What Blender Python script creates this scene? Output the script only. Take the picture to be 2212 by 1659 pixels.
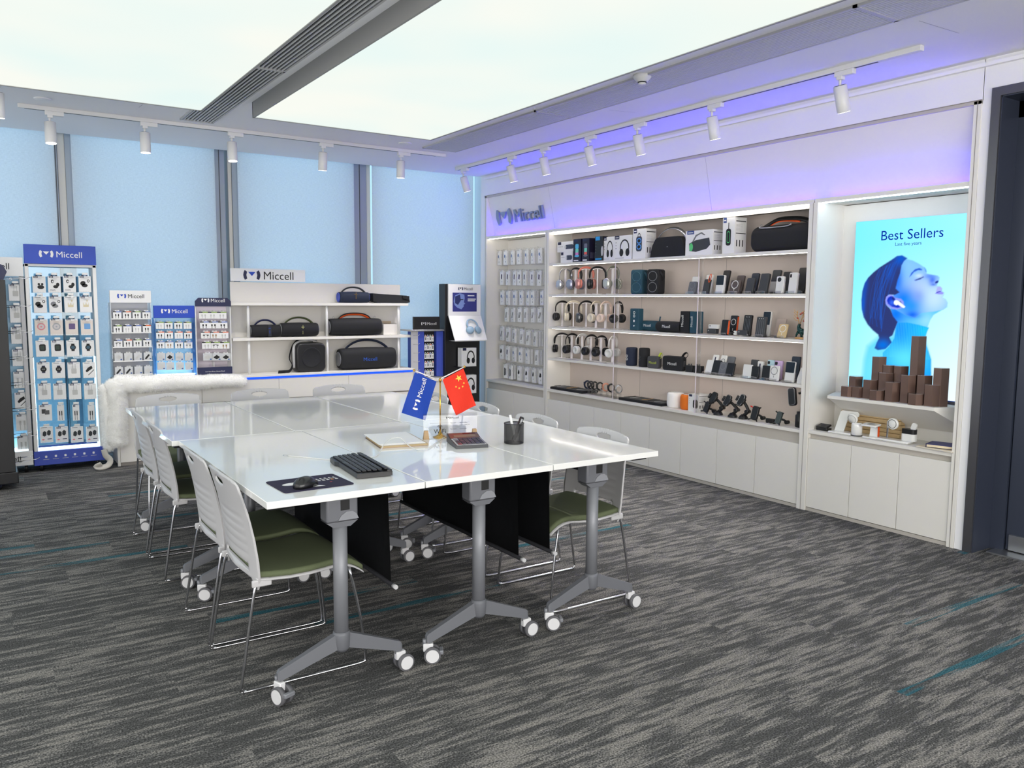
import bpy, bmesh, math, random
import numpy as np
from mathutils import Vector, Matrix, noise
from mathutils.geometry import delaunay_2d_cdt
random.seed(7)
PI = math.pi
S = bpy.context.scene
for o in list(bpy.data.objects): bpy.data.objects.remove(o)
C = S.collection
# ---------------- camera ----------------
H = 1.43; F = 1756.84; CX = 1106.0; CY = 829.5
YAW, PITCH, ROLL = math.radians(33.4974), math.radians(-5.9031), math.radians(0.4224)
fw = Vector((math.sin(YAW)*math.cos(PITCH), math.cos(YAW)*math.cos(PITCH), math.sin(PITCH)))
rt0 = Vector((math.cos(YAW), -math.sin(YAW), 0)); up0 = rt0.cross(fw)
rt = rt0*math.cos(ROLL) + up0*math.sin(ROLL); up = up0*math.cos(ROLL) - rt0*math.sin(ROLL)
cd = bpy.data.cameras.new('camera'); cam = bpy.data.objects.new('camera', cd); C.objects.link(cam)
cd.sensor_width = 36; cd.lens = F/2212*36; cd.clip_start = .05; cd.clip_end = 100
cam.matrix_world = Matrix(((rt.x, up.x, -fw.x, 0), (rt.y, up.y, -fw.y, 0), (rt.z, up.z, -fw.z, H), (0, 0, 0, 1)))
S.camera = cam
# ---------------- world, exposure ----------------
S.view_settings.view_transform = 'Standard'; S.view_settings.look = 'None'
S.view_settings.gamma = 1; S.view_settings.use_curve_mapping = False
S.view_settings.exposure = 0.62
W = bpy.data.worlds.new('sky'); S.world = W; W.use_nodes = True
bg = W.node_tree.nodes['Background']; bg.inputs[0].default_value = (.48, .74, 1.0, 1); bg.inputs[1].default_value = 1.0
FILL = 5.6  # strength of the fill panels added out of view, rear and left
PANEL = .665     # strength of the glowing ceiling panels
# measured pixel (2212 x 1659) -> point on a plane of the room, used to lay the room out
def ray(px, py): return rt*((px-CX)/F) - up*((py-CY)/F) + fw
def GX(px, py, X):
    d = ray(px, py); t = X/d.x; return Vector((X, d.y*t, H+d.z*t))
def GY(px, py, Y):
    d = ray(px, py); t = Y/d.y; return Vector((d.x*t, Y, H+d.z*t))
def GZ(px, py, Z=0.0):
    d = ray(px, py); t = (Z-H)/d.z; return Vector((d.x*t, d.y*t, Z))
# ---------------- materials ----------------
def lin(c): return tuple((v/255/12.92 if v/255 <= .04045 else ((v/255+.055)/1.055)**2.4) for v in c)
MATS = {}
def mat(name, rgb=(200,200,200), rough=.5, metal=0., spec=.5, var=.0, scale=40., bump=0., alpha=None, coat=0., sheen=0.):
    if name in MATS: return MATS[name]
    m = bpy.data.materials.new(name); m.use_nodes = True; nt = m.node_tree; N = nt.nodes; L = nt.links
    p = N['Principled BSDF']; c = lin(rgb)
    p.inputs['Base Color'].default_value = (*c, 1); p.inputs['Roughness'].default_value = rough
    p.inputs['Metallic'].default_value = metal; p.inputs['Specular IOR Level'].default_value = spec
    p.inputs['Coat Weight'].default_value = coat; p.inputs['Sheen Weight'].default_value = sheen
    tc = N.new('ShaderNodeTexCoord'); n = N.new('ShaderNodeTexNoise'); n.inputs['Scale'].default_value = scale
    n.inputs['Detail'].default_value = 3; L.new(tc.outputs['Object'], n.inputs['Vector'])
    if var:
        mx = N.new('ShaderNodeMix'); mx.data_type = 'RGBA'
        mx.inputs['A'].default_value = (*[v*(1-var) for v in c], 1); mx.inputs['B'].default_value = (*[min(1, v*(1+var)) for v in c], 1)
        L.new(n.outputs['Fac'], mx.inputs['Factor']); L.new(mx.outputs['Result'], p.inputs['Base Color'])
    else:
        mr = N.new('ShaderNodeMapRange'); mr.inputs[3].default_value = max(0, rough-.03); mr.inputs[4].default_value = min(1, rough+.03)
        L.new(n.outputs['Fac'], mr.inputs[0]); L.new(mr.outputs[0], p.inputs['Roughness'])
    if bump:
        b = N.new('ShaderNodeBump'); b.inputs['Strength'].default_value = bump; b.inputs['Distance'].default_value = .002
        L.new(n.outputs['Fac'], b.inputs['Height']); L.new(b.outputs[0], p.inputs['Normal'])
    MATS[name] = m; return m
def emit(name, rgb, s):
    if name in MATS: return MATS[name]
    m = bpy.data.materials.new(name); m.use_nodes = True; nt = m.node_tree; nt.nodes.remove(nt.nodes['Principled BSDF'])
    e = nt.nodes.new('ShaderNodeEmission'); e.inputs[0].default_value = (*rgb, 1); e.inputs[1].default_value = s
    nt.links.new(e.outputs[0], nt.nodes['Material Output'].inputs[0]); MATS[name] = m; return m
def clear(name, rgb=(1,1,1), gloss=.08, rough=.02, tint=.92):
    """thin clear sheet: mostly see-through with a Fresnel-like gloss, no refraction"""
    if name in MATS: return MATS[name]
    m = bpy.data.materials.new(name); m.use_nodes = True; nt = m.node_tree; N = nt.nodes; N.remove(N['Principled BSDF'])
    t = N.new('ShaderNodeBsdfTransparent'); t.inputs[0].default_value = (*[v*tint for v in rgb], 1)
    g = N.new('ShaderNodeBsdfGlossy'); g.inputs['Roughness'].default_value = rough
    lw = N.new('ShaderNodeLayerWeight'); lw.inputs[0].default_value = .25; mr = N.new('ShaderNodeMapRange')
    mr.inputs[3].default_value = gloss*.5; mr.inputs[4].default_value = min(1, gloss*5)
    mx = N.new('ShaderNodeMixShader'); nt.links.new(lw.outputs['Facing'], mr.inputs[0]); nt.links.new(mr.outputs[0], mx.inputs[0])
    nt.links.new(t.outputs[0], mx.inputs[1]); nt.links.new(g.outputs[0], mx.inputs[2])
    nt.links.new(mx.outputs[0], N['Material Output'].inputs[0]); MATS[name] = m; return m
plaster = mat('white_plaster', (238,238,241), .85, var=.015, scale=6)
ceilm = mat('ceiling_paint', (243,243,246), .9, var=.01, scale=5)
lam = mat('warm_grey_laminate', (232,229,223), .55, var=.015, scale=9)
lamb = mat('taupe_back_laminate', (204,192,184), .6, var=.02, scale=9)
trimg = mat('greige_trim', (190,184,176), .45)
whiteg = mat('white_gloss', (234,234,232), .07, coat=.2)
whitep = mat('white_plastic', (222,222,221), .35)
chairm = mat('chair_shell_white', (192,191,193), .38)
greenf = mat('green_seat_fabric', (96,105,76), .85, var=.12, scale=300, bump=.2)
chrome = mat('chrome', (210,210,214), .12, 1)
silver = mat('silver_metal', (186,188,192), .3, .9)
legg = mat('grey_table_leg', (128,130,136), .4, .15)
brkt = mat('grey_bracket', (104,106,112), .5, .05)
blackp = mat('black_plastic', (22,22,25), .35)
blackm = mat('black_matte', (16,17,24), .8)
darkg = mat('dark_grey_plastic', (58,60,64), .45)
midg = mat('mid_grey', (120,122,126), .5)
ltg = mat('light_grey', (188,188,190), .5)
navy = mat('navy', (24,30,70), .5)
blue = mat('brand_blue', (0,62,180), .45)
blued = mat('brand_blue_dark', (58,78,176), .5)
white = mat('print_white', (232,232,232), .6)
ink = mat('print_black', (18,18,20), .6)
teal = mat('teal_cloth', (28,70,88), .7, var=.1, scale=200, bump=.1)
navyc = mat('navy_cloth', (24,34,58), .75, var=.1, scale=200, bump=.1)
blackc = mat('black_cloth', (24,25,30), .8, var=.15, scale=250, bump=.15)
gold = mat('gold', (200,160,80), .25, 1)
brown = mat('bronze_brown', (122,98,88), .3, .6)
orange = mat('orange', (226,88,30), .5)
acry = clear('clear_acrylic', gloss=.12)
glass = clear('clear_glass', (.9,.97,.98), gloss=.08, tint=.85)
# ---------------- mesh builder ----------------
TXT = {}
def textgeo(s, font=None):
    if s in TXT: return TXT[s]
    cu = bpy.data.curves.new('t', 'FONT'); cu.body = s; cu.size = 1; cu.resolution_u = 3
    o = bpy.data.objects.new('t', cu); C.objects.link(o); bpy.context.view_layer.update()
    me = o.to_mesh(); v = [tuple(p.co)[:2] for p in me.vertices]; f = [tuple(p.vertices) for p in me.polygons]
    o.to_mesh_clear(); bpy.data.objects.remove(o); bpy.data.curves.remove(cu)
    x0 = min(p[0] for p in v); x1 = max(p[0] for p in v)
    TXT[s] = ([(p[0]-x0, p[1]) for p in v], f, x1-x0); return TXT[s]
def ell(cx, cy, a, b, n=20, r=0.):
    out = []
    for i in range(n):
        t = 2*PI*i/n; x, y = a*math.cos(t), b*math.sin(t); out.append((cx+x*math.cos(r)-y*math.sin(r), cy+x*math.sin(r)+y*math.cos(r)))
    return out
def rrect(w, h, r, n=4, cx=0, cy=0):
    out = []
    for qx, qy, a0 in ((1,-1,-PI/2), (1,1,0), (-1,1,PI/2), (-1,-1,PI)):
        for i in range(n+1):
            a = a0+PI/2*i/n; out.append((cx+qx*(w/2-r)+r*math.cos(a), cy+qy*(h/2-r)+r*math.sin(a)))
    return out
class B:
    def __init__(s): s.bm = bmesh.new(); s.mats = []; s.T = Matrix.Identity(4)
    def mi(s, m):
        if m not in s.mats: s.mats.append(m)
        return s.mats.index(m)
    def V(s, p): return s.bm.verts.new(s.T @ Vector(p))
    def face(s, vs, m, sm=False):
        try: f = s.bm.faces.new(vs)
        except ValueError: return None
        f.material_index = s.mi(m); f.smooth = sm; return f
    def poly(s, pts, m): return s.face([s.V(p) for p in pts], m)
    def box(s, x0, x1, y0, y1, z0, z1, m, bev=0., seg=2):
        n0 = len(s.bm.verts)
        v = [s.V((x, y, z)) for x in (x0, x1) for y in (y0, y1) for z in (z0, z1)]
        fs = [s.face([v[i] for i in q], m, False) for q in ((0,1,3,2), (4,6,7,5), (0,4,5,1), (2,3,7,6), (0,2,6,4), (1,5,7,3))]
        if bev:
            es = list({e for f in fs for e in f.edges})
            r = bmesh.ops.bevel(s.bm, geom=es, offset=bev, segments=seg, profile=.5, affect='EDGES', clamp_overlap=True)
            for f in r['faces']: f.smooth = True; f.material_index = s.mi(m)
        return s
    def loft(s, loops, m, cap=True, close=True, sm=True):
        rows = [[s.V(p) for p in lp] for lp in loops]; n = len(rows[0])
        for a, b in zip(rows, rows[1:]):
            for i in range(n if close else n-1): s.face([a[i], a[(i+1) % n], b[(i+1) % n], b[i]], m, sm)
        if cap: s.face(rows[0][::-1], m); s.face(rows[-1], m)
        return s
    def cyl(s, p0, p1, r0, m, r1=None, n=16, cap=True, sm=True):
        p0, p1 = Vector(p0), Vector(p1); r1 = r0 if r1 is None else r1; d = (p1-p0).normalized()
        a = d.orthogonal().normalized(); b = d.cross(a)
        return s.loft([[p+a*r*math.cos(2*PI*i/n)+b*r*math.sin(2*PI*i/n) for i in range(n)] for p, r in ((p0, r0), (p1, r1))], m, cap, sm=sm)
    def tube(s, pts, r, m, n=8, closed=False, rr=None):
        P = [Vector(p) for p in pts]
        if not closed and 4 <= len(P) <= 14 and n >= 8:      # smooth path through the given points
            if rr and not isinstance(rr[0], tuple): rr = [(q, q) for q in rr]
            Q, RR, m_ = [], [], len(P)-1
            for i in range(m_):
                a, c, d, e = P[max(0, i-1)], P[i], P[i+1], P[min(m_, i+2)]
                for j in range(4):
                    u = j/4; Q.append(.5*((2*c)+(d-a)*u+(2*a-5*c+4*d-e)*u*u+(3*c-a-3*d+e)*u**3))
                    if rr: RR.append(tuple(rr[i][z]*(1-u)+rr[i+1][z]*u for z in (0, 1)))
            Q.append(P[-1]); P = Q; rr = RR+[rr[-1]] if rr else None
        loops = []; k = len(P); ref = None
        for i, p in enumerate(P):
            q0 = P[i-1] if (i or closed) else p; q1 = P[(i+1) % k] if (i < k-1 or closed) else p
            d = (q1-q0).normalized()
            if ref is None: ref = d.orthogonal().normalized()
            a = (ref-d*ref.dot(d)); a = a.normalized() if a.length > 1e-5 else d.orthogonal().normalized(); ref = a; b = d.cross(a)
            R = rr[i] if rr else r
            ra, rb = R if isinstance(R, tuple) else (R, R)
            loops.append([p+a*ra*math.cos(2*PI*j/n)+b*rb*math.sin(2*PI*j/n) for j in range(n)])
        if closed: loops.append(loops[0])
        return s.loft(loops, m, not closed)
    def lathe(s, prof, m, c=(0,0,0), n=24, axis='z'):
        loops = []
        for r, z in prof:
            l = []
            for i in range(n):
                x, y = r*math.cos(2*PI*i/n), r*math.sin(2*PI*i/n)
                l.append(Vector(c)+(Vector((x, y, z)) if axis == 'z' else Vector((x, z, -y)) if axis == 'y' else Vector((z, x, y))))
            loops.append(l)
        return s.loft(loops, m)
    def prism(s, poly, m, a0, a1, ax='y', sm=False):
        f = {'y': lambda p, a: (p[0], a, p[1]), 'z': lambda p, a: (p[0], p[1], a), 'x': lambda p, a: (a, p[0], p[1])}[ax]
        return s.loft([[f(p, a) for p in poly] for a in (a0, a1)], m, sm=sm)
    def decal(s, poly, m, y=0.):       # flat print on the front (-Y) face; poly in (x, z)
        s.poly([(p[0], y, p[1]) for p in poly], m); return s
    def drect(s, x0, x1, z0, z1, m, y=0.): return s.decal([(x0, z0), (x1, z0), (x1, z1), (x0, z1)], m, y)
    def text(s, t, h, x, z, m, y=0., center=False, dep=0., right=False, sx=1., rot=0.):
        v, f, w = textgeo(t); k = h/.7; off = -w*k*sx/2 if center else (-w*k*sx if right else 0)
        c, sn = math.cos(rot), math.sin(rot)
        for yy in ([y] if not dep else [y, y-dep]):
            vs = []
            for p in v:
                a, b = off+p[0]*k*sx, p[1]*k; vs.append(s.V((x+a*c-b*sn, yy, z+a*sn+b*c)))
            for q in f: s.face([vs[i] for i in q], m)
            if dep and yy != y:
                cnt = {}
                for q in f:
                    for i in range(len(q)):
                        e = (q[i], q[(i+1) % len(q)]); cnt[e] = 1
                for e in list(cnt):
                    if (e[1], e[0]) not in cnt: s.face([vs[e[0]], vs[e[1]], prev[e[1]], prev[e[0]]], m)
            prev = vs
        return w*k*sx
    def logo(s, h, x, z, m, y=0., mt=None, dep=0., rot=0.):    # bracket-and-triangle mark, width about 1.75 h; (x, z) its lower left
        c, sn = math.cos(rot), math.sin(rot)
        def put(P, mm):
            Q = [(x+a*h*c-b*h*sn, z+a*h*sn+b*h*c) for a, b in P]
            if dep: s.prism(Q, mm, y, y-dep)
            else: s.decal(Q, mm, y)
        Lb = [(.0,.5), (.05,.78), (.16,1.0), (.40,.84), (.32,.5), (.40,.14), (.16,0), (.05,.24)]
        put(Lb[::-1], m); put([(1.75-a, b) for a, b in Lb], m)
        put([(.5,.83), (.88,.40), (1.25,.83)], mt or m)
        return 1.75*h
    def brand(s, h, x, z, m, y=0., mt=None, center=True, ml=None, dep=0., rot=0.):
        w = textgeo('Miccell')[2]*h*.82/.7+2.1*h; x0 = x-w/2*math.cos(rot) if center else x; z0 = z-(w/2*math.sin(rot) if center else 0)
        s.logo(h, x0, z0, ml or m, y, mt, dep, rot)
        s.text('Miccell', h*.82, x0+2.1*h*math.cos(rot)-.05*h*math.sin(rot), z0+2.1*h*math.sin(rot)+.08*h, m, y, dep=dep, rot=rot); return w
    def loops(s, h, x, z, m, y=0., vert=False):      # two linked rings, the small mark on the packs
        for k in (-1, 1):
            cx, cz = (x, z+k*h*.55) if vert else (x+k*h*.55, z); a, c = ell(cx, cz, h*.5, h*.5, 12), ell(cx, cz, h*.28, h*.28, 12)
            for i in range(12): s.decal([a[i], a[(i+1) % 12], c[(i+1) % 12], c[i]], m, y)
    def sheet(s, outline, holes, step, f, m, t=0., sm=True):
        pts = [Vector(p) for p in outline]; ed = [(i, (i+1) % len(outline)) for i in range(len(outline))]
        for h in holes:
            k = len(pts); pts += [Vector(p) for p in h]; ed += [(k+i, k+(i+1) % len(h)) for i in range(len(h))]
        def inside(p, P):
            c = False; j = len(P)-1
            for i in range(len(P)):
                if (P[i][1] > p[1]) != (P[j][1] > p[1]) and p[0] < (P[j][0]-P[i][0])*(p[1]-P[i][1])/(P[j][1]-P[i][1])+P[i][0]: c = not c
                j = i
            return c
        x0, x1 = min(p[0] for p in outline), max(p[0] for p in outline); y0, y1 = min(p[1] for p in outline), max(p[1] for p in outline)
        bnd = [Vector(p) for p in pts]
        for i in range(1, int((x1-x0)/step)+1):
            for j in range(1, int((y1-y0)/step)+1):
                p = Vector((x0+i*step, y0+j*step))
                if inside(p, outline) and not any(inside(p, h) for h in holes) and all((p-q).length > step*.45 for q in bnd): pts.append(p)
        v, _, fc, *_ = delaunay_2d_cdt(pts, ed, [], 1, 1e-6)
        tri = []
        for q in fc:
            c = sum((v[i] for i in q), Vector((0, 0)))/len(q)
            if not any(inside(c, h) for h in holes) and inside(c, outline): tri.append(tuple(q))
        P3 = [Vector(f(p[0], p[1])) for p in v]; vs = [s.V(p) for p in P3]
        for q in tri: s.face([vs[i] for i in q], m, sm)
        if t:
            e_ = 1e-3; bk = []
            for p, a in zip(v, P3):
                nn = (Vector(f(p[0]+e_, p[1]))-a).cross(Vector(f(p[0], p[1]+e_))-a).normalized(); bk.append(s.V(a-nn*t))
            for q in tri: s.face([bk[i] for i in q[::-1]], m, sm)
            es = {(q[i], q[(i+1) % len(q)]) for q in tri for i in range(len(q))}
            for a, c in es:
                if (c, a) not in es: s.face([vs[c], vs[a], bk[a], bk[c]], m, False)
            vs = vs+bk
        for q in vs:
            if not q.link_faces: s.bm.verts.remove(q)
        return s
    def build(s, name, parent=None, label=None, normals=True):
        bmesh.ops.remove_doubles(s.bm, verts=s.bm.verts[:], dist=1e-6) if normals == 'weld' else None
        me = bpy.data.meshes.new(name); s.bm.to_mesh(me); s.bm.free()
        for m in s.mats: me.materials.append(m)
        o = bpy.data.objects.new(name, me); C.objects.link(o)
        if parent: o.parent = parent
        if label: o['label'] = label
        return o
def fixn(b): bmesh.ops.recalc_face_normals(b.bm, faces=b.bm.faces[:]); return b
def tag(o, label, cat, group=None, kind=None):
    o['label'] = label; o['category'] = cat
    if group: o['group'] = group
    if kind: o['kind'] = kind
    return o
def thing(name, label, cat, loc=(0,0,0), rz=0., group=None, rot=None):
    o = bpy.data.objects.new(name, None); C.objects.link(o); o.empty_display_size = .05
    o.location = loc; o.rotation_euler = rot or (0, 0, rz); return tag(o, label, cat, group)
def struct(b, name, label, cat):
    o = b.build(name); return tag(o, label, cat, kind='structure')
def kids(o): return [c for c in bpy.data.objects if c.parent == o]
KC = {}
def dup(root, loc, rz=0., label=None, group=None, rot=None, scale=None):
    k = root.name
    if k not in KC: KC[k] = [(c, kids(c)) for c in kids(root)]
    r = root.copy(); C.objects.link(r); r.location = loc; r.rotation_euler = rot or (0, 0, rz)
    if scale: r.scale = scale
    if label: r['label'] = label
    if group: r['group'] = group
    for c, gs in KC[k]:
        d = c.copy(); C.objects.link(d); d.parent = r
        for g in gs:
            e = g.copy(); C.objects.link(e); e.parent = d
    return r
ORD = ['first','second','third','fourth','fifth','sixth','seventh','eighth','ninth','tenth','eleventh','twelfth']
RW = -PI/2      # things on the right-hand wall face the room (-X)
# ================= SETTING =================
def carpet():
    m = bpy.data.materials.new('carpet_planks'); m.use_nodes = True; nt = m.node_tree; N = nt.nodes; L = nt.links; p = N['Principled BSDF']
    p.inputs['Roughness'].default_value = .95; p.inputs['Specular IOR Level'].default_value = .1
    def nd(t, **k):
        n = N.new(t)
        for a, v in k.items(): setattr(n, a, v)
        return n
    def mth(op, a, b=None):
        n = nd('ShaderNodeMath', operation=op)
        for i, v in enumerate((a, b)):
            if v is None: continue
            if isinstance(v, (int, float)): n.inputs[i].default_value = v
            else: L.new(v, n.inputs[i])
        return n.outputs[0]
    tc = nd('ShaderNodeTexCoord'); sp = nd('ShaderNodeSeparateXYZ'); L.new(tc.outputs['Object'], sp.inputs[0])
    row = mth('FLOOR', mth('DIVIDE', sp.outputs['Y'], .25)); off = mth('MULTIPLY', mth('FRACT', mth('MULTIPLY', row, .37)), 1.0)
    col = mth('FLOOR', mth('ADD', sp.outputs['X'], off)); idv = nd('ShaderNodeCombineXYZ'); L.new(row, idv.inputs[0]); L.new(col, idv.inputs[1])
    wn = nd('ShaderNodeTexWhiteNoise', noise_dimensions='3D'); L.new(idv.outputs[0], wn.inputs['Vector'])
    def streak(sx, sy, det, zoff=0):
        c = nd('ShaderNodeCombineXYZ'); L.new(mth('MULTIPLY', sp.outputs['X'], sx), c.inputs[0]); L.new(mth('MULTIPLY', sp.outputs['Y'], sy), c.inputs[1])
        L.new(mth('ADD', mth('MULTIPLY', wn.outputs['Value'], 40), zoff), c.inputs[2])
        n = nd('ShaderNodeTexNoise'); n.inputs['Scale'].default_value = 1; n.inputs['Detail'].default_value = det; n.inputs['Roughness'].default_value = .62
        L.new(c.outputs[0], n.inputs['Vector']); return n.outputs['Fac']
    a = streak(4.0, 30, 5); b = streak(14, 150, 2, 5); yarn = nd('ShaderNodeTexNoise'); yarn.inputs['Scale'].default_value = 170; yarn.inputs['Detail'].default_value = 1
    L.new(tc.outputs['Object'], yarn.inputs['Vector'])
    s = mth('ADD', mth('MULTIPLY', a, .72), mth('ADD', mth('MULTIPLY', b, .2), mth('MULTIPLY', yarn.outputs['Fac'], .14)))
    s = mth('ADD', s, mth('MULTIPLY', mth('SUBTRACT', wn.outputs['Value'], .5), .05))
    cr = nd('ShaderNodeValToRGB'); e = cr.color_ramp.elements
    e[0].position = .46; e[0].color = (*lin((75, 75, 75)), 1); e[1].position = .62; e[1].color = (*lin((129, 126, 122)), 1)
    k = e.new(.515); k.color = (*lin((82, 82, 82)), 1); k = e.new(.54); k.color = (*lin((101, 100, 99)), 1)
    L.new(s, cr.inputs[0])
    # sparse teal yarn streaks on some planks
    w2 = nd('ShaderNodeTexWhiteNoise', noise_dimensions='3D'); ad = nd('ShaderNodeVectorMath', operation='ADD'); ad.inputs[1].default_value = (13.3, 7.1, 2.2)
    L.new(idv.outputs[0], ad.inputs[0]); L.new(ad.outputs[0], w2.inputs['Vector'])
    fy = mth('FRACT', mth('DIVIDE', sp.outputs['Y'], .25)); t1 = mth('LESS_THAN', mth('ABSOLUTE', mth('SUBTRACT', fy, mth('ADD', mth('MULTIPLY', wn.outputs['Value'], .6), .2))), .09)
    t2 = mth('LESS_THAN', w2.outputs['Value'], .17); t3 = nd('ShaderNodeMapRange'); t3.inputs[1].default_value = .42; t3.inputs[2].default_value = .5; L.new(streak(1.6, 30, 2, 9), t3.inputs[0])
    tf = mth('MULTIPLY', mth('MULTIPLY', t1, t2), mth('MULTIPLY', t3.outputs[0], .8))
    mx = nd('ShaderNodeMix', data_type='RGBA'); mx.inputs['B'].default_value = (*lin((36, 92, 104)), 1); L.new(tf, mx.inputs['Factor']); L.new(cr.outputs[0], mx.inputs['A'])
    mz = nd('ShaderNodeMix', data_type='RGBA', blend_type='MULTIPLY'); mz.inputs['Factor'].default_value = 1; yr = nd('ShaderNodeMapRange'); yr.inputs[1].default_value = .3; yr.inputs[2].default_value = .7
    yr.inputs[3].default_value = .42; yr.inputs[4].default_value = 1.5; L.new(yarn.outputs['Fac'], yr.inputs[0]); L.new(mx.outputs['Result'], mz.inputs['A']); L.new(yr.outputs[0], mz.inputs['B'])
    L.new(mz.outputs['Result'], p.inputs['Base Color'])
    bp = nd('ShaderNodeBump'); bp.inputs['Strength'].default_value = .6; bp.inputs['Distance'].default_value = .003; L.new(s, bp.inputs['Height']); L.new(bp.outputs[0], p.inputs['Normal'])
    return m
XW = 4.733; YW = 7.80; CZ = 2.77; YB = 7.97
b = B(); b.box(-4, 8.2, -3, 8.3, -.1, 0, carpet()); struct(b, 'floor', 'grey streaked carpet plank floor with sparse teal streaks', 'floor')
b = B(); b.box(-4, 4.733, -3, YW, CZ, CZ+.12, ceilm); b.box(-4, 4.733, YW, 8.3, 3.3, 3.4, ceilm); b.box(-4, 4.733, YW-.03, YW, CZ+.12, 3.3, ceilm)
b.box(4.9, 8.2, -3, 2.4, 2.77, 2.9, ceilm)
cg = mat('joint_line', (170,170,176), .8)
for (q0, q1) in (((1985, 45), (2072, 72)), ((1316, 238), (1372, 243)), ((300, 232), (308, 226))):
    a, c = GZ(*q0, CZ-.0006), GZ(*q1, CZ-.0006); d = (c-a).normalized()*.0015; nn = Vector((-d.y, d.x, 0)); b.poly([a-nn, c-nn, c+nn, a+nn], cg)
struct(b, 'ceiling', 'white painted ceiling around the light panels', 'ceiling')
b = B(); b.box(-4.12, -4, -3, 8.3, 0, 3.4, plaster); struct(b, 'wall_left', 'white wall at the far left', 'wall')
b = B(); b.box(-4.12, 8.3, -3.12, -3, 0, 3.4, plaster); struct(b, 'wall_rear', 'white wall behind the viewer', 'wall')
for i, (bx, lb) in enumerate((((-3.2, 3.6, -2.995, -2.98, .7, 2.5), 'added glowing fill panel on the rear wall, out of view'), ((-3.995, -3.98, -1.5, 6.5, .7, 2.5), 'added glowing fill panel on the left wall, out of view'))):
    b = B(); b.box(*bx, emit('fill_panel_%d' % i, (1.0, .97, .93), FILL*(1, .35)[i])); struct(b, 'window_%d' % (5+i), lb, 'window')  # unseen glowing panels, added to brighten walls and ceiling; not known windows
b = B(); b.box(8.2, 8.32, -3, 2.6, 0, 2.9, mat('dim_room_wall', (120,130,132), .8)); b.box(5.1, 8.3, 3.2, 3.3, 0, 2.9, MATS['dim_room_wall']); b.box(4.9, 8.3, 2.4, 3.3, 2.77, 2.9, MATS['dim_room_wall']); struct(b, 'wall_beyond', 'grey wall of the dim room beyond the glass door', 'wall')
b = B()   # plaster wall around the display niches and the door
b.box(XW, XW+.6, 2.44, YW, 2.55, 2.80, plaster); b.box(XW, XW+.25, 2.39, 2.443, 0, 2.80, plaster); b.box(XW, XW+.45, 7.705, YW, 0, 2.55, plaster)
b.box(XW, XW+.25, -3, 2.39, 2.603, 2.80, plaster); b.box(XW, XW+.25, -3, .9, 0, 2.603, plaster); b.box(XW+.335, XW+.6, 2.44, 7.8, 0, 2.55, plaster)
struct(b, 'wall_right', 'white wall holding the display niches and the door', 'wall')
b = B(); b.box(XW-.028, XW, -3, 7.69, 2.725, 2.745, ceilm); struct(b, 'trim_1', 'thin pale lip along the top of the display wall', 'trim')
# windows: posts, glass and blinds
fabric = bpy.data.materials.new('blind_fabric'); fabric.use_nodes = True
nt = fabric.node_tree; N = nt.nodes; L = nt.links; N.remove(N['Principled BSDF'])
tr = N.new('ShaderNodeBsdfTranslucent'); df = N.new('ShaderNodeBsdfDiffuse'); ms = N.new('ShaderNodeMixShader'); ms.inputs[0].default_value = .45
tc = N.new('ShaderNodeTexCoord'); mp = N.new('ShaderNodeMapping'); mp.inputs['Scale'].default_value = (260, 1, 40); n1 = N.new('ShaderNodeTexNoise'); n1.inputs['Scale'].default_value = 1; n1.inputs['Detail'].default_value = 4
n2 = N.new('ShaderNodeTexNoise'); mp2 = N.new('ShaderNodeMapping'); mp2.inputs['Scale'].default_value = (40, 1, 220); n2.inputs['Scale'].default_value = 1
L.new(tc.outputs['Object'], mp.inputs[0]); L.new(mp.outputs[0], n1.inputs[0]); L.new(tc.outputs['Object'], mp2.inputs[0]); L.new(mp2.outputs[0], n2.inputs[0])
ad = N.new('ShaderNodeMath'); ad.operation = 'ADD'; L.new(n1.outputs[0], ad.inputs[0]); L.new(n2.outputs[0], ad.inputs[1])
mr = N.new('ShaderNodeMapRange'); mr.inputs[1].default_value = .7; mr.inputs[2].default_value = 1.3; mr.inputs[3].default_value = .87; mr.inputs[4].default_value = 1.0; L.new(ad.outputs[0], mr.inputs[0])
mm = N.new('ShaderNodeMix'); mm.data_type = 'RGBA'; mm.blend_type = 'MULTIPLY'; mm.inputs['Factor'].default_value = 1; mm.inputs['A'].default_value = (.86, .9, .92, 1)
L.new(mr.outputs[0], mm.inputs['B']); L.new(mm.outputs['Result'], tr.inputs[0]); L.new(mm.outputs['Result'], df.inputs[0])
L.new(tr.outputs[0], ms.inputs[1]); L.new(df.outputs[0], ms.inputs[2]); L.new(ms.outputs[0], N['Material Output'].inputs[0])
mull = mat('mullion_grey', (150,160,172), .5, .2)
cream = mat('cream_post', (214,212,206), .5)
def gx(px, y=YB): return GY(px, 380, y).x
bl = [(-1.2, gx(119)), (gx(155.7), gx(464)), (gx(513), gx(764)), (gx(803), gx(1022.5))]
nm = ['left edge of the photo, behind the tall racks', 'second from the left, above the three small racks', 'behind the left half of the speaker rack', 'last before the corner with the display wall']
for i, (x0, x1) in enumerate(bl):
    t = thing('roller_blind', 'translucent pale blue roller blind, '+nm[i], 'blind', (x0, YB, 0), group='roller blinds over the windows')
    b = B(); n = int((x1-x0)/.25)+2
    for k in range(2): pass
    lo = []
    for z in (.06, 3.2): lo.append([(x, (.004*math.sin(x*3+i)), z) for x in [(x1-x0)*j/n for j in range(n+1)]])
    b.loft(lo, fabric, False, False, False); b.build('fabric', t)
    b = B(); b.cyl((0, 0, .05), (x1-x0, 0, .05), .012, whitep); b.build('bottom_bar', t)
    b = B(); b.cyl((0, .03, 3.22), (x1-x0, .03, 3.22), .03, whitep); b.build('roller', t)
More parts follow.
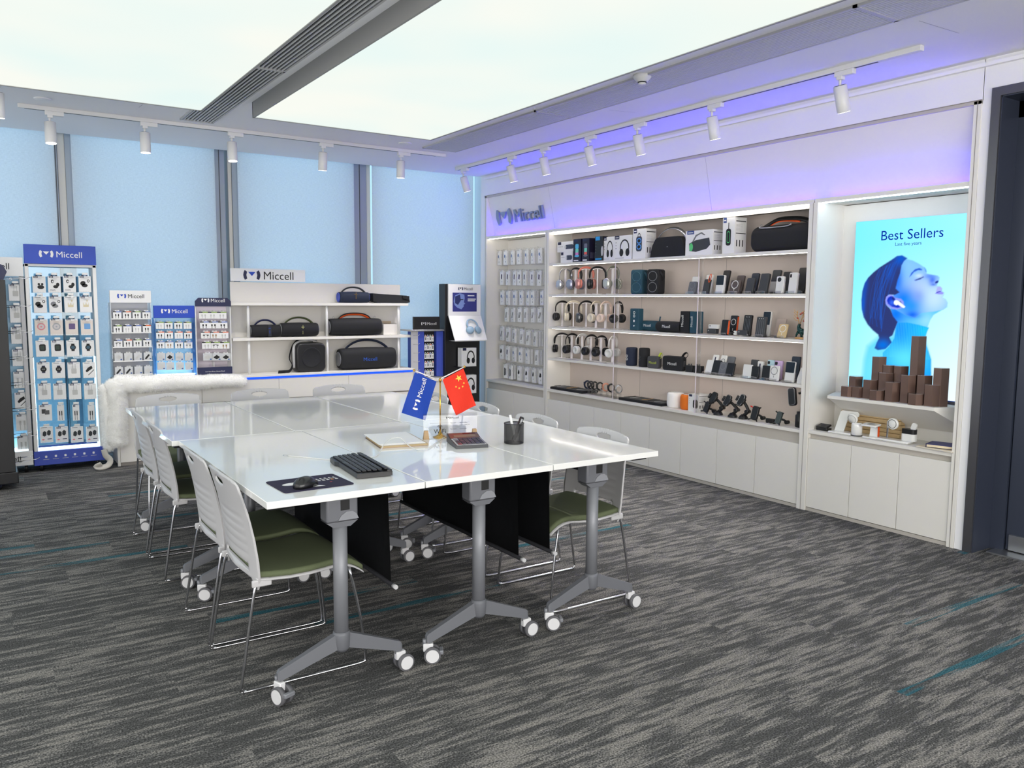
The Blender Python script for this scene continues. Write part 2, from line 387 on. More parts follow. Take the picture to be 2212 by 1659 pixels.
x = [gx(119), gx(124), gx(127), gx(143), gx(158)]
# posts between windows
ps = [(gx(118), gx(126), gx(127), gx(143.5), gx(158)), (gx(463), gx(487), gx(496), gx(504), gx(514)), (gx(763), gx(794), gx(797), gx(798), gx(804))]
for i, (a, c, d, e, g) in enumerate(ps):
    b = B(); b.box(a-.01, c, 8.0, 8.24, 0, 3.3, mull, .004); b.box((a+c)/2-.003, (a+c)/2+.003, 7.996, 8.0, 0, 3.3, darkg)
    if i == 0: b.box(d, e, 8.03, 8.2, 0, 3.3, cream, .004); b.box(e, g+.01, 8.02, 8.24, 0, 3.3, mull)
    if i == 1: b.box(d, e, 8.04, 8.2, 0, 3.3, cream, .004); b.box(e, g+.01, 8.02, 8.24, 0, 3.3, mull)
    if i == 2: b.box(e, g+.01, 8.05, 8.2, 0, 3.3, cream)
    struct(b, 'trim_%d' % (i+2), 'grey window post between two blinds', 'trim')
for i, (a, c) in enumerate(((-4, gx(119)), (gx(155), gx(464)), (gx(513), gx(764)), (gx(803), 4.95))):
    t = bpy.data.objects.new('window_%d' % (i+1), None); C.objects.link(t); t.location = (a, 8.26, 0); tag(t, 'floor-to-ceiling window behind a pale blue blind', 'window', kind='structure')
    b = B(); b.poly([(0, 0, 0), (c-a, 0, 0), (c-a, 0, 3.3), (0, 0, 3.3)], glass); b.build('pane', t)
    b = B(); b.box(0, c-a, -.03, .03, 1.08, 1.12, mull); b.box(0, c-a, -.03, .03, 0, .05, mull); b.build('window_frame', t)
b = B(); b.box(4.70, 4.733, 8.02, 8.24, 0, 3.3, mull); b.box(4.95, 5.1, YW, 8.3, 0, 3.4, plaster); struct(b, 'trim_5', 'narrow grey jamb where the window meets the display wall', 'trim')
# door
dk = mat('dark_door_metal', (60,66,82), .35, .2); dks = mat('door_frame_metal', (104,104,108), .35, .75)
b = B(); b.box(XW-.012, XW+.19, 2.342, 2.39, 0, 2.603, dks); b.box(XW-.012, XW+.19, .9, 2.342, 2.555, 2.603, dks); b.box(XW, XW+.185, 2.336, 2.342, 0, 2.555, dk)
b.box(XW, XW+.185, .9, 2.342, 2.549, 2.555, dk); b.box(XW+.185, XW+.25, 2.26, 2.342, 0, 2.555, dk); b.box(XW+.185, XW+.25, .9, 2.342, 2.46, 2.555, dk)
struct(b, 'trim_6', 'wide dark metal door surround', 'door frame')
t = bpy.data.objects.new('door_1', None); C.objects.link(t); t.location = (XW+.2, 2.255, 0); tag(t, 'dark framed glass door at the right edge with steel bottom rail', 'door', kind='structure')
b = B(); b.box(0, .045, -.17, 0, .012, 2.45, dk, .004); b.box(0, .045, -1.3, -1.14, .012, 2.45, dk, .004); b.box(0, .045, -1.14, -.17, 2.3, 2.45, dk); b.build('door_frame', t)
b = B(); b.poly([(.02, -1.14, .1), (.02, -.17, .1), (.02, -.17, 2.3), (.02, -1.14, 2.3)], glass); b.build('pane', t)
b = B(); b.box(-.012, .05, -1.3, -.02, .012, .105, silver, .003); b.build('bottom_rail', t)
b = B(); b.box(XW+.08, XW+.3, 1.9, 2.3, 0, .008, silver); tag(b.build('floor_hinge_plate'), 'small bright steel floor plate under the glass door', 'floor plate')
# ---------- ceiling things ----------
pm = bpy.data.materials.new('glowing_diffuser'); pm.use_nodes = True; nt = pm.node_tree; N = nt.nodes; N.remove(N['Principled BSDF'])
e = N.new('ShaderNodeEmission'); e.inputs[1].default_value = PANEL; nz = N.new('ShaderNodeTexNoise'); nz.inputs['Scale'].default_value = .7; cr = N.new('ShaderNodeValToRGB')
cr.color_ramp.elements[0].color = (.80, .93, .90, 1); cr.color_ramp.elements[1].color = (.93, .95, .88, 1); cr.color_ramp.elements[0].position = .35; cr.color_ramp.elements[1].position = .65
tc = N.new('ShaderNodeTexCoord'); nt.links.new(tc.outputs['Object'], nz.inputs[0]); nt.links.new(nz.outputs[0], cr.inputs[0]); nt.links.new(cr.outputs[0], e.inputs[0]); nt.links.new(e.outputs[0], N['Material Output'].inputs[0])
hous = mat('panel_housing_grey', (150,150,148), .6)
for x0, x1, lb in ((-2.2, 1.345, 'huge glowing ceiling panel left of the slotted air vent'), (1.678, 3.062, 'huge glowing ceiling panel between the slotted vent and the display wall')):
    t = thing('ceiling_light_panel', lb, 'light panel', (x0, 5.80, 2.665))
    w = x1-x0; b = B(); L_ = 8.2
    b.box(0, .012, -L_, 0, 0, .105, hous); b.box(w-.012, w, -L_, 0, 0, .105, hous); b.box(0, w, -.012, 0, 0, .105, hous); b.box(0, w, -L_, -L_+.012, 0, .105, hous); b.build('housing', t)
    b = B(); b.box(.012, w-.012, -L_+.012, -.012, .004, .02, pm); b.build('diffuser', t)
slat = mat('vent_slat', (206,207,210), .6); vdark = mat('vent_dark', (70,72,76), .8); vpale = mat('vent_pale', (150,152,158), .8)
def vent(x0, x1, segs, ns, lb, sw):
    for y0, y1, l2 in segs:
        t = thing('air_vent', lb+l2, 'air vent', (x0, y0, CZ), group='slotted ceiling air vents'); w = x1-x0; b = B()
        for a in ((0, .012, 0, y1-y0), (w-.012, w, 0, y1-y0), (0, w, 0, .012), (0, w, y1-y0-.012, y1-y0)): b.box(a[0], a[1], a[2], a[3], -.012, 0, ltg)
        b.build('frame', t); b = B(); b.box(.01, w-.01, .01, y1-y0-.01, -.001, 0, vdark if ns < 12 else vpale); b.build('backing', t)
        b = B()
        for k in range(ns):
            xx = .012+(w-.024)*(k+.5)/ns; b.box(xx-(w-.024)/ns*sw/2, xx+(w-.024)/ns*sw/2, .012, y1-y0-.012, -.010, -.003, slat)
        b.build('slats', t)
vent(1.375, 1.615, ((4.9, 6.63, 'beside the window track'), (3.2, 4.9, 'in the middle'), (1.2, 3.2, 'nearest the viewer')), 9, 'dark slotted air vent between the two light panels, ', .45)
vent(3.40, 3.735, ((4.87, 6.6, 'at the window end'), (2.35, 4.87, 'beside the smoke detector'), (-.5, 2.35, 'nearest the viewer')), 15, 'pale slotted air vent in front of the display wall, ', .72)
p = GZ(1408, 160, CZ); t = thing('smoke_detector', 'white smoke detector on the ceiling beside the right vent', 'smoke detector', (p.x-.03, p.y+.05, CZ))
b = B(); b.lathe([(.055, 0), (.055, -.012), (.05, -.02), (.035, -.035), (.03, -.04)], whitep); b.build('base', t)
b = B(); b.lathe([(.022, -.04), (.024, -.05), (.018, -.056), (.002, -.057)], whitep); b.build('sensor', t); b = B(); b.lathe([(.026, -.041), (.026, -.046)], ink); b.build('slot_ring', t)
for (px, py), lb in (((92, 213), 'small round flush ceiling cap near the first spotlight'), ((875, 309), 'small round flush ceiling cap near the corner of the right light panel')):
    p = GZ(px, py, CZ); b = B(); b.lathe([(.055, 0), (.056, -.004), (.05, -.007), (.001, -.008)], ceilm, n=28); o = b.build('ceiling_cap'); o.location = p; tag(o, lb, 'ceiling cap', 'round ceiling caps')
# lighting tracks
def track(name, p0, p1, lb):
    t = thing(name, lb, 'lighting track', p0); d = Vector(p1)-Vector(p0); b = B()
    ax = abs(d.x) > abs(d.y); l = d.length
    if ax: b.box(0, l, -.018, .018, -.028, 0, whitep, .002)
    else: b.box(-.018, .018, -l, 0, -.028, 0, whitep, .002)
    b.build('rail', t); b = B()
    if ax: b.box(.04, l-.1, -.006, .006, -.0288, -.028, ink)
    else: b.box(-.006, .006, -l+.25, -.03, -.0288, -.028, ink)
    b.build('slot', t); return t
track('lighting_track', (.335, 6.79, CZ), (3.73, 6.79, CZ), 'long white lighting track parallel to the windows')
track('lighting_track', (4.21, 7.42, CZ), (4.21, 2.5, CZ), 'long white lighting track in front of the display wall')
def spot(loc, tilt, rz, lb, grp, on=True):
    t = thing('track_spotlight', lb, 'spotlight', loc, rz, grp)
    b = B(); b.box(-.06, .06, -.017, .017, -.058, -.028, whitep, .003); b.box(-.045, -.01, -.017, .017, -.075, -.055, whitep, .003); b.build('adapter', t)
    b = B(); b.cyl((-.03, 0, -.07), (-.03, 0, -.112), .008, whitep, n=10); b.build('arm', t)
    R = Matrix.Translation((-.03, 0, -.105)) @ Matrix.Rotation(tilt, 4, 'X')
    b = B(); b.T = R; b.lathe([(.030, -.0), (.0375, -.002), (.0375, -.148), (.036, -.15)], whitep, n=28); h = b.build('lamp_head', t)
    b = B(); b.T = R; b.lathe([(.001, .0012), (.031, .001), (.031, 0)], ink, n=28); b.build('rear_cap', h)
    b = B(); b.T = R; b.lathe([(.0, -.1495), (.034, -.1505), (.034, -.151)], emit('spot_lens', (1, .95, .88), 4.0) , n=24); b.build('lens', h)
    return t
spots = []
for i, (px, py) in enumerate(((110, 240), (315, 263), (503, 288), (700, 312), (868, 333))):
    p = GY(px, py, 6.79); spots.append(spot((p.x+.02, 6.79, CZ), [-.12, -.05, -.1, .12, .05][i], 0, 'white cylindrical spotlight, %s from the left on the window track' % ORD[i], 'spotlights on the window track'))
for i, (px, py) in enumerate(((1004, 366), (1106, 340), (1178, 318), (1276, 291), (1383, 265), (1546, 222), (1826, 150))):
    p = GX(px, py, 4.21); spots.append(spot((4.21, p.y, CZ), .33-.03*(i % 3), PI/2*-1, 'white tilted spotlight, %s from the window on the display wall track' % ORD[i], 'spotlights on the display wall track'))
p = GZ(-4, 245, 2.54); spot((p.x+.03, p.y, CZ), .1, 0, 'white spotlight cut off by the left edge of the photo', 'spotlights on the window track')
def lamp(kind, loc, energy, col, rot=(0,0,0), **k):
    l = bpy.data.lights.new(kind.lower()+'_light', kind); l.energy = energy; l.color = col
    for a, v in k.items(): setattr(l, a, v)
    o = bpy.data.objects.new(l.name, l); C.objects.link(o); o.location = loc; o.rotation_euler = rot; return o
for i, y in enumerate((7.2, 6.4, 5.75, 5.1, 4.5, 3.75, 2.75)):      # the light of the seven spotlights aimed at the display wall
    lamp('SPOT', (4.30, y, 2.50), 52, (1, .95, .9), (0, math.radians(-24)*-1, 0), spot_size=math.radians(75), spot_blend=.8, shadow_soft_size=.03)
for x in (.55, 1.2, 1.87, 2.66, 3.43):
    lamp('SPOT', (x, 6.8, 2.49), 18, (1, .96, .92), (math.radians(14), 0, 0), spot_size=math.radians(80), spot_blend=.8, shadow_soft_size=.03)
# ================= DISPLAY WALL =================
XB = 5.012; ZS = [1.787, 1.487, 1.172, .863, .552]      # shelf tops, last = counter
bays = [('left', 6.571, 7.668, .552, 'hung with boxed cables beside the window'), ('wide', 3.538, 6.509, .552, 'in the middle of the display wall'), ('right', 2.486, 3.470, .560, 'around the lit poster')]
trimg2 = mat('trim_groove', (150,144,138), .6)
for nm_, y0, y1, zc, ds in bays:
    t = thing('display_niche', 'pale laminate %s display niche %s' % ({'left': 'narrow', 'wide': 'five-tier', 'right': 'tall'}[nm_], ds), 'display niche', (XW, (y0+y1)/2, 0), 0)
    yc = (y0+y1)/2; a, c = y0-yc, y1-yc; d = XB-XW
    bk = lamb if nm_ == 'wide' else lam
    b = B(); b.box(d, d+.03, a, c, zc-.02, 2.085, bk)
    for s in ((.66,) if nm_ == 'wide' else ()): pass
    if nm_ == 'wide':
        for yy in (4.50, 5.475): b.box(d-.001, d, yy-yc-.0015, yy-yc+.0015, zc, 2.08, trimg2)
    b.build('back_panel', t)
    for s, (q0, q1) in (('r', (a-.03, a)), ('l', (c, c+.03))):
        b = B(); b.box(.0, d+.03, q0, q1, zc-.022, 2.09, lam)
        b.build('side_panel', t)
    b = B(); b.box(0, d+.03, a-.03, c+.03, 2.09, 2.115, lam); b.box(-.001, 0, a-.03, c+.03, 2.088, 2.116, lam); b.box(.05, .062, a, c, 2.062, 2.09, lam) if nm_ == 'wide' else None; b.build('top_panel', t)
    b = B(); b.box(.020, .025, a+.01, c-.01, 2.083, 2.089, emit('white_led', (1, .93, .86) , 7) if nm_ != 'right' else emit('cool_led', (.70, .85, 1), 16)); b.build('light_strip', t)
    b = B(); b.box(-.004, d, a, c, zc-.022, zc, lam); b.build('countertop', t)
    if nm_ == 'wide':
        for z in ZS[:4]:
            b = B(); b.box(.0, d, a, c, z-.021, z, lam, .001, 1); s_ = b.build('shelf', t)
            b = B(); b.box(.03, .036, a+.02, c-.02, z-.0235, z-.021, emit('shelf_led', (1, .92, .85), 9)); b.build('light_strip', s_)
    lo = thing('base_cabinet', 'low pale base cabinet under the %s niche, handleless doors' % {'left': 'hanging box', 'wide': 'long shelf', 'right': 'lit poster'}[nm_], 'cabinet', (XW, yc, 0), 0)
    ztop = {'left': .455, 'wide': .452, 'right': .503}[nm_]
    b = B(); b.box(.024, d+.02, a, c, .03, zc-.023, trimg); b.box(0, d+.02, a-.029, a, 0, zc-.023, lam); b.box(0, d+.02, c, c+.029, 0, zc-.023, lam); b.build('body', lo); b = B(); b.box(.03, d, a, c, 0, .03, trimg2); b.box(.004, .03, a, c, .0, .022, trimg); b.build('plinth', lo)
    ys = {'left': [7.668, 7.12, 6.571], 'wide': [6.509, 6.144, 5.781, 5.407, 5.04, 4.672, 4.288, 3.918, 3.538], 'right': [3.470, 3.141, 2.809, 2.486]}[nm_]
    for q in range(len(ys)-1):
        b = B(); b.box(.0, .022, ys[q+1]-yc+.0018, ys[q]-yc-.0018, .026, ztop, lam, .0012, 1); b.build('door', lo)
# greige uprights between niches
for i, (y0, y1, z1) in enumerate(((6.509, 6.571, 2.09), (3.470, 3.538, 2.09), (2.443, 2.486, 2.55), (7.668, 7.705, 2.55))):
    b = B(); b.box(XW-.008, XW-.001, y0, y1, 0, z1, lam, .001, 1); b.box(XW-.009, XW-.008, (y0+y1)/2-.002, (y0+y1)/2+.002, 0, z1, trimg2)
    if i > 1: b.box(XW-.001, XW+.2, y0, y1, 2.116, z1, lam)
    struct(b, 'trim_%d' % (7+i), 'greige vertical trim strip of the display wall', 'trim')
b = B(); b.box(XW-.008, XW+.03, 2.443, 7.705, 2.532, 2.555, trimg); b.box(XW-.010, XW-.008, 2.443, 7.705, 2.55, 2.555, trimg2); struct(b, 'trim_11', 'greige horizontal trim along the top of the display wall', 'trim')
# sloping fascia panels + the blue strip that lights them
fz1, fz0, fx1, fx0 = 2.532, 2.118, XW+.012, XW+.105
fseg = [(7.668, 6.556, 'sloping white fascia panel carrying the metal brand lettering'), (6.556, 4.51, 'sloping white fascia panel over the speakers and headphones'), (4.51, 2.487, 'sloping white fascia panel over the power banks and the lit poster')]
for y1, y0, lb in fseg:
    t = thing('fascia_panel', lb, 'fascia panel', (fx0, (y0+y1)/2, fz0)); yc = (y0+y1)/2
    b = B(); dx = fx1-fx0; b.prism([(0, 0), (dx, fz1-fz0), (dx+.018, fz1-fz0), (.018, 0)], lam, 0, 1, 'y'); b.bm.free(); b = B()
    a, c = y0-yc+.0015, y1-yc-.0015
    b.loft([[(0, yy, 0), (dx, yy, fz1-fz0), (dx+.018, yy, fz1-fz0), (.018, yy, 0)] for yy in (a, c)], lam, sm=False); fixn(b); b.build('panel', t)
    if 'lettering' in lb:
        th = math.atan2(fx0-fx1, fz1-fz0)
        b = B(); yL = 7.41; b.T = Matrix.Translation((0, 0, 0)) @ Matrix.Rotation(-PI/2, 4, 'Z') @ Matrix.Rotation(-th*-1, 4, 'X')
        mt_ = mat('brushed_letter_metal', (146,156,172), .4, .4)
        b.brand(.165, -(7.11-yc), .115, mt_, y=-.004, dep=.022); fixn(b); b.build('lettering', t)
for y1, y0, lb in ((7.62, 6.60, 'blue light strip under the lettered fascia'), (6.50, 3.56, 'blue light strip over the wide shelf niche'), (3.45, 2.50, 'blue light strip over the lit poster')):
    b = B(); b.box(XW+.055, XW+.075, y0, y1, 2.117, 2.122, emit('blue_led', (.03, .01, 1.0), 28)); tag(b.build('light_strip'), lb, 'light strip', 'blue strips along the display wall')
# clear acrylic dividers
for px, lb in ((1331, 'beside the headphones'), (1511, 'beside the phone power banks')):
    y = GX(px, 640, XW+.02).y; t = thing('acrylic_divider', 'tall clear acrylic strip in front of the shelves, '+lb, 'divider', (XW+.004, y, .552), group='clear acrylic strips')
    for z0, z1 in ((.0, .288), (.311, .597), (.620, .912), (.935, 1.212)):
        b = B(); b.box(.002, .045, -.003, .003, z0, z1, acry); b.box(-.001, .002, -.004, .004, z0, z1, mat('acrylic_edge', (225,215,222), .15)); b.build('strip', t)
# ---------- poster ----------
XP = 4.975
def build_poster():
    t = thing('lit_poster', 'backlit blue poster of a head in profile wearing a white earbud', 'poster', (XP, 0, 0))
    c0 = GX(1852, 479, XP); c1 = GX(2093, 461, XP); zb = .835; y0, y1 = c1.y, c0.y; zt = (c0.z+c1.z)/2
    NY, NZ = 150, 250
    def P(px, py): v = GX(px, py, XP); return (v.y, v.z)
    def Q(l): return np.array([P(1840+a*.13864, 540+b_*.13864) for a, b_ in l])
    yy = np.linspace(y1, y0, NY); zz = np.linspace(zb, zt, NZ); Yg, Zg = np.meshgrid(yy, zz)
    u = (y1-Yg)/(y1-y0); v = (Zg-zb)/(zt-zb)
    col = np.zeros(Yg.shape+(3,))
    A, D, E_, G = [np.array(lin(c)) for c in ((120,228,255), (165,236,255), (228,246,255), (150,232,255))]
    top = A*(1-u[..., None])+G*u[..., None]*1.0; bot = D*(1-u[..., None])+E_*u[..., None]; k = np.clip(v*1.15, 0, 1)[..., None]; col = bot*(1-k)+top*k
    def sdf(poly):
        d = np.full(Yg.shape, 1e9); ins = np.zeros(Yg.shape, bool); n = len(poly)
        for i in range(n):
            a, b_ = poly[i], poly[(i+1) % n]; ab = b_-a; tt = np.clip(((Yg-a[0])*ab[0]+(Zg-a[1])*ab[1])/(ab@ab+1e-12), 0, 1)
            d = np.minimum(d, np.hypot(Yg-a[0]-tt*ab[0], Zg-a[1]-tt*ab[1])); cnd = (a[1] > Zg) != (b_[1] > Zg)
            with np.errstate(all='ignore'): xi = (b_[0]-a[0])*(Zg-a[1])/(b_[1]-a[1])+a[0]
            ins ^= cnd & (Yg < xi)
        return np.where(ins, -d, d)
    def paint(poly, c, soft=.004, op=1.):
        nonlocal col
        m = np.clip(.5-sdf(Q(poly) if not isinstance(poly, np.ndarray) else poly)/(2*soft), 0, 1)[..., None]*op
        c = np.array(lin(c)) if isinstance(c, tuple) else c; col = col*(1-m)+c*m
    def blob(cx, cy, r, c, op, mask=None, ry=None):
        nonlocal col
        p0 = P(1840+cx*.13864, 540+cy*.13864); k = r*.13864/1757*5.2; k2 = (ry or r)*.13864/1757*5.2
        m = np.exp(-(((Yg-p0[0])/k)**2+((Zg-p0[1])/k2)**2))*op
        if mask is not None: m = m*mask
        col = col*(1-m[..., None])+np.array(lin(c))*m[..., None]
    def msk(poly, soft=.004): return np.clip(.5-sdf(Q(poly))/(2*soft), 0, 1)
    shoulder = [(210,1700), (260,1500), (430,1360), (640,1330), (700,1200), (1150,1200), (1150,1400), (1230,1700), (1250,2300), (150,2300)]
    paint(shoulder, (60,190,255), .02, .85); blob(500, 1900, 500, (120,225,255), .7, msk(shoulder, .02)); blob(1150, 1700, 130, (170,225,250), .8, msk(shoulder, .02))
    neck = [(620,900), (1500,890), (1290,1010), (1235,1090), (1180,1240), (700,1240), (650,1060)]
    paint(neck, (90,190,255)); nm = msk(neck)
    blob(700, 1000, 190, (0,110,250), .95, nm); blob(1180, 1100, 130, (150,215,255), .8, nm); blob(980, 1020, 120, (0,105,235), .7, nm, 50)
    face = [(850,140), (960,165), (1060,215), (1150,275), (1180,330), (1180,370), (1260,385), (1350,400), (1380,425), (1378,465), (1350,520), (1340,560), (1395,570), (1420,600), (1415,640), (1450,665), (1450,700), (1425,740),
            (1480,770), (1508,820), (1500,880), (1440,930), (1290,960), (1100,980), (1000,1060), (850,1010), (700,930), (640,800), (700,560), (750,300), (780,170)]
    paint(face, (110,180,255), .003); fm = msk(face, .003)
    blob(1050, 620, 260, (175,195,255), .85, fm); blob(1300, 750, 240, (190,220,255), .9, fm); blob(900, 260, 160, (130,190,255), .8, fm); blob(820, 760, 190, (0,115,240), .95, fm)
    blob(950, 870, 170, (0,140,255), .85, fm); blob(960, 1010, 110, (0,95,225), .9, fm, 60); blob(730, 480, 90, (20,110,240), .9, fm, 240); blob(1050, 720, 90, (120,150,250), .6, fm)
    blob(1270, 470, 60, (40,90,220), .8, fm, 70); blob(1220, 410, 90, (60,110,225), .6, fm, 40)
    paint([(915,420), (940,360), (1000,300), (1070,280), (1110,300), (1110,318), (1050,315), (985,345), (940,400)], (40,90,200), .004)
    paint([(1145,275), (1170,300), (1178,340), (1165,335), (1155,300)], (60,120,220), .004)
    paint([(990,470), (1060,440), (1130,410), (1140,425), (1080,460), (1010,480)], (30,50,130), .004); blob(1060, 400, 60, (200,225,255), .7, fm, 30)
    paint(np.array(Q(ell(1340, 500, 32, 18, 14, -.6))), (30,50,140), .003); blob(1290, 540, 45, (40,90,210), .7, fm, 18)
    paint([(1335,620), (1350,575), (1395,570), (1422,600), (1420,625), (1390,630), (1325,665)], (165,170,250), .003); paint([(1320,680), (1330,660), (1400,640), (1450,668), (1430,690), (1370,690)], (140,140,240), .003)
    paint([(1320,678), (1345,650), (1415,632), (1400,648), (1340,672)], (70,70,180), .002)
    hair = [(880,130), (800,85), (720,95), (640,150), (560,200), (450,270), (350,350), (270,430), (215,520), (180,640), (165,780), (170,920), (200,1050), (260,1160), (340,1250), (425,1320), (440,1370), (400,1450), (370,1530), (420,1560),
            (540,1540), (600,1480), (640,1440), (600,1360), (650,1330), (690,1230), (730,1120), (660,1030), (620,920), (560,860), (545,780), (590,700), (690,700), (760,660), (700,600), (730,470), (770,360), (790,240), (830,170)]
    paint(hair, (44,56,112), .004); hm = msk(hair, .004)
    blob(780, 130, 120, (0,90,210), .8, hm); blob(230, 500, 50, (0,80,200), .5, hm, 200); blob(190, 850, 40, (0,90,210), .7, hm, 260); blob(500, 1480, 130, (0,110,220), .9, hm, 90); blob(620, 350, 70, (10,90,210), .35, hm, 150)
    rs = np.random.RandomState(3)
    for k in range(16):
        a0, a1 = rs.uniform(0, 1), rs.uniform(.15, 1); X0_, Y0_ = 430+a0*330, 300-a0*150; X1_, Y1_ = 230+a1*330, 1150+rs.uniform(-150, 150); mx_, my_ = (X0_+X1_)/2-120+a0*60, (Y0_+Y1_)/2-60; q_ = []
        for s_ in range(9): u_ = s_/8; q_.append(((1-u_)**2*X0_+2*u_*(1-u_)*mx_+u_*u_*X1_, (1-u_)**2*Y0_+2*u_*(1-u_)*my_+u_*u_*Y1_))
        wd_ = rs.uniform(4, 9); poly_ = q_+[(a_+wd_, b__) for a_, b__ in q_[::-1]]; m = np.clip(.5-sdf(Q(poly_))/.006, 0, 1)*hm*rs.uniform(.25, .55)
        col = col*(1-m[..., None])+np.array(lin((24,100,220)))*m[..., None]
    collar = [(735,1135), (880,1130), (1050,1165), (1215,1210), (1180,1290), (1150,1400), (1250,1700), (1250,2200), (500,2200), (500,1600), (600,1500), (680,1370), (700,1230)]
    paint(collar, (0,150,255), .003); km = msk(collar); blob(1150, 1260, 120, (0,190,250), .8, km); blob(850, 1700, 330, (90,215,255), .95, km, 230); blob(760, 1230, 110, (0,110,255), .7, km, 200)
    rib = (np.sin(Yg*700)*.5+.5)*km*.35*(Zg > P(1900, 770)[1]); col = col*(1-rib[..., None])+np.array(lin((90,215,255)))*rib[..., None]
    ear = [(690,745), (650,700), (600,695), (555,725), (538,780), (545,840), (590,890), (650,920), (720,925), (800,905), (830,870), (820,800), (780,760)]
    paint(ear, (140,150,245), .003); paint([(680,750), (630,715), (580,740), (560,790), (580,840), (640,885), (730,905), (780,890), (740,850), (700,800)], (20,50,190), .004); paint([(650,720), (690,760), (670,800), (640,770)], (15,30,120), .004)
    blob(640, 820, 40, (60,110,240), .8, msk(ear)); paint(np.array(Q(ell(772, 812, 22, 10, 12, .7))), (15,30,120), .002)
    paint([(668,820), (680,790), (715,782), (750,800), (845,880), (840,900), (815,903), (735,850), (715,862), (680,850)], (235,250,255), .002)
    me = bpy.data.meshes.new('artwork'); co = np.zeros((NY*NZ, 3)); co[:, 0] = -.011; co[:, 1] = Yg.ravel(); co[:, 2] = Zg.ravel()
    idx = np.arange(NY*NZ).reshape(NZ, NY); fc = np.stack([idx[:-1, :-1], idx[:-1, 1:], idx[1:, 1:], idx[1:, :-1]], -1).reshape(-1, 4)
    me.from_pydata(co.tolist(), [], fc.tolist()); ca = me.color_attributes.new('paint', 'FLOAT_COLOR', 'POINT')
    ca.data.foreach_set('color', np.concatenate([col.reshape(-1, 3), np.ones((NY*NZ, 1))], 1).ravel())
    m = bpy.data.materials.new('backlit_print'); m.use_nodes = True; nt = m.node_tree; N = nt.nodes; N.remove(N['Principled BSDF']); e = N.new('ShaderNodeEmission'); a = N.new('ShaderNodeAttribute'); a.attribute_name = 'paint'
    e.inputs[1].default_value = .80; nt.links.new(a.outputs['Color'], e.inputs[0]); nt.links.new(e.outputs[0], N['Material Output'].inputs[0]); me.materials.append(m)
    o = bpy.data.objects.new('artwork', me); C.objects.link(o); o.parent = t
    b = B(); b.box(-.01, .036, y0, y1, zb-.006, zt, mat('poster_case_blue', (60,90,190), .4)); b.build('light_box', t)
    wr = emit('poster_ink', lin((0,40,150)), .8)
    b = B(); b.T = Matrix.Translation((-.0125, 0, 0)) @ Matrix.Rotation(-PI/2, 4, 'Z')
    for s, p0, p1, hgt in (('Best Sellers', (1906, 518), (2040, 512), .062), ('Last five years', (1936, 531), (1993, 527), .021)):
        a, c = P(*p0), P(*p1); w = textgeo(s)[2]*hgt/.7; b.text(s, hgt, -a[0], (a[1]+c[1])/2-.002, wr, sx=(a[0]-c[0])/w)
    b.build('lettering', t)
build_poster()
# trapezoid shelf in the poster niche
zt = GX(1806, 862, XW+.0).z
def PG(px, py, x): v = GX(px, py, x); return v.y
ya, yb = 3.40, 2.487
XS = 4.80
t = thing('bracket_shelf', 'white floating shelf with sloping underside below the lit poster', 'shelf', (XW, 0, 0))
f0 = GX(1787, 857, XW); f1 = GX(2018, 886, XW); zt = (f0.z+f1.z)/2+.012; y0_, y1_ = f1.y, f0.y
b = B(); b.prism([(0, y1_), (0, y0_), (.278, yb), (.278, 3.46)], lam, zt-.02, zt, 'z'); fixn(b); b.build('top_board', t)
b = B()
P8 = [(.004, y1_-.004, zt-.02), (.004, y0_+.004, zt-.02), (.276, yb+.003, zt-.02), (.276, 3.455, zt-.02)]; P4 = [(.27, 3.30, zt-.175), (.27, yb+.003, zt-.175), (.276, yb+.003, zt-.175), (.276, 3.30, zt-.175)]
b.loft([P8, P4], lam, sm=False); fixn(b); b.build('sloping_underside', t)
ZSH = zt
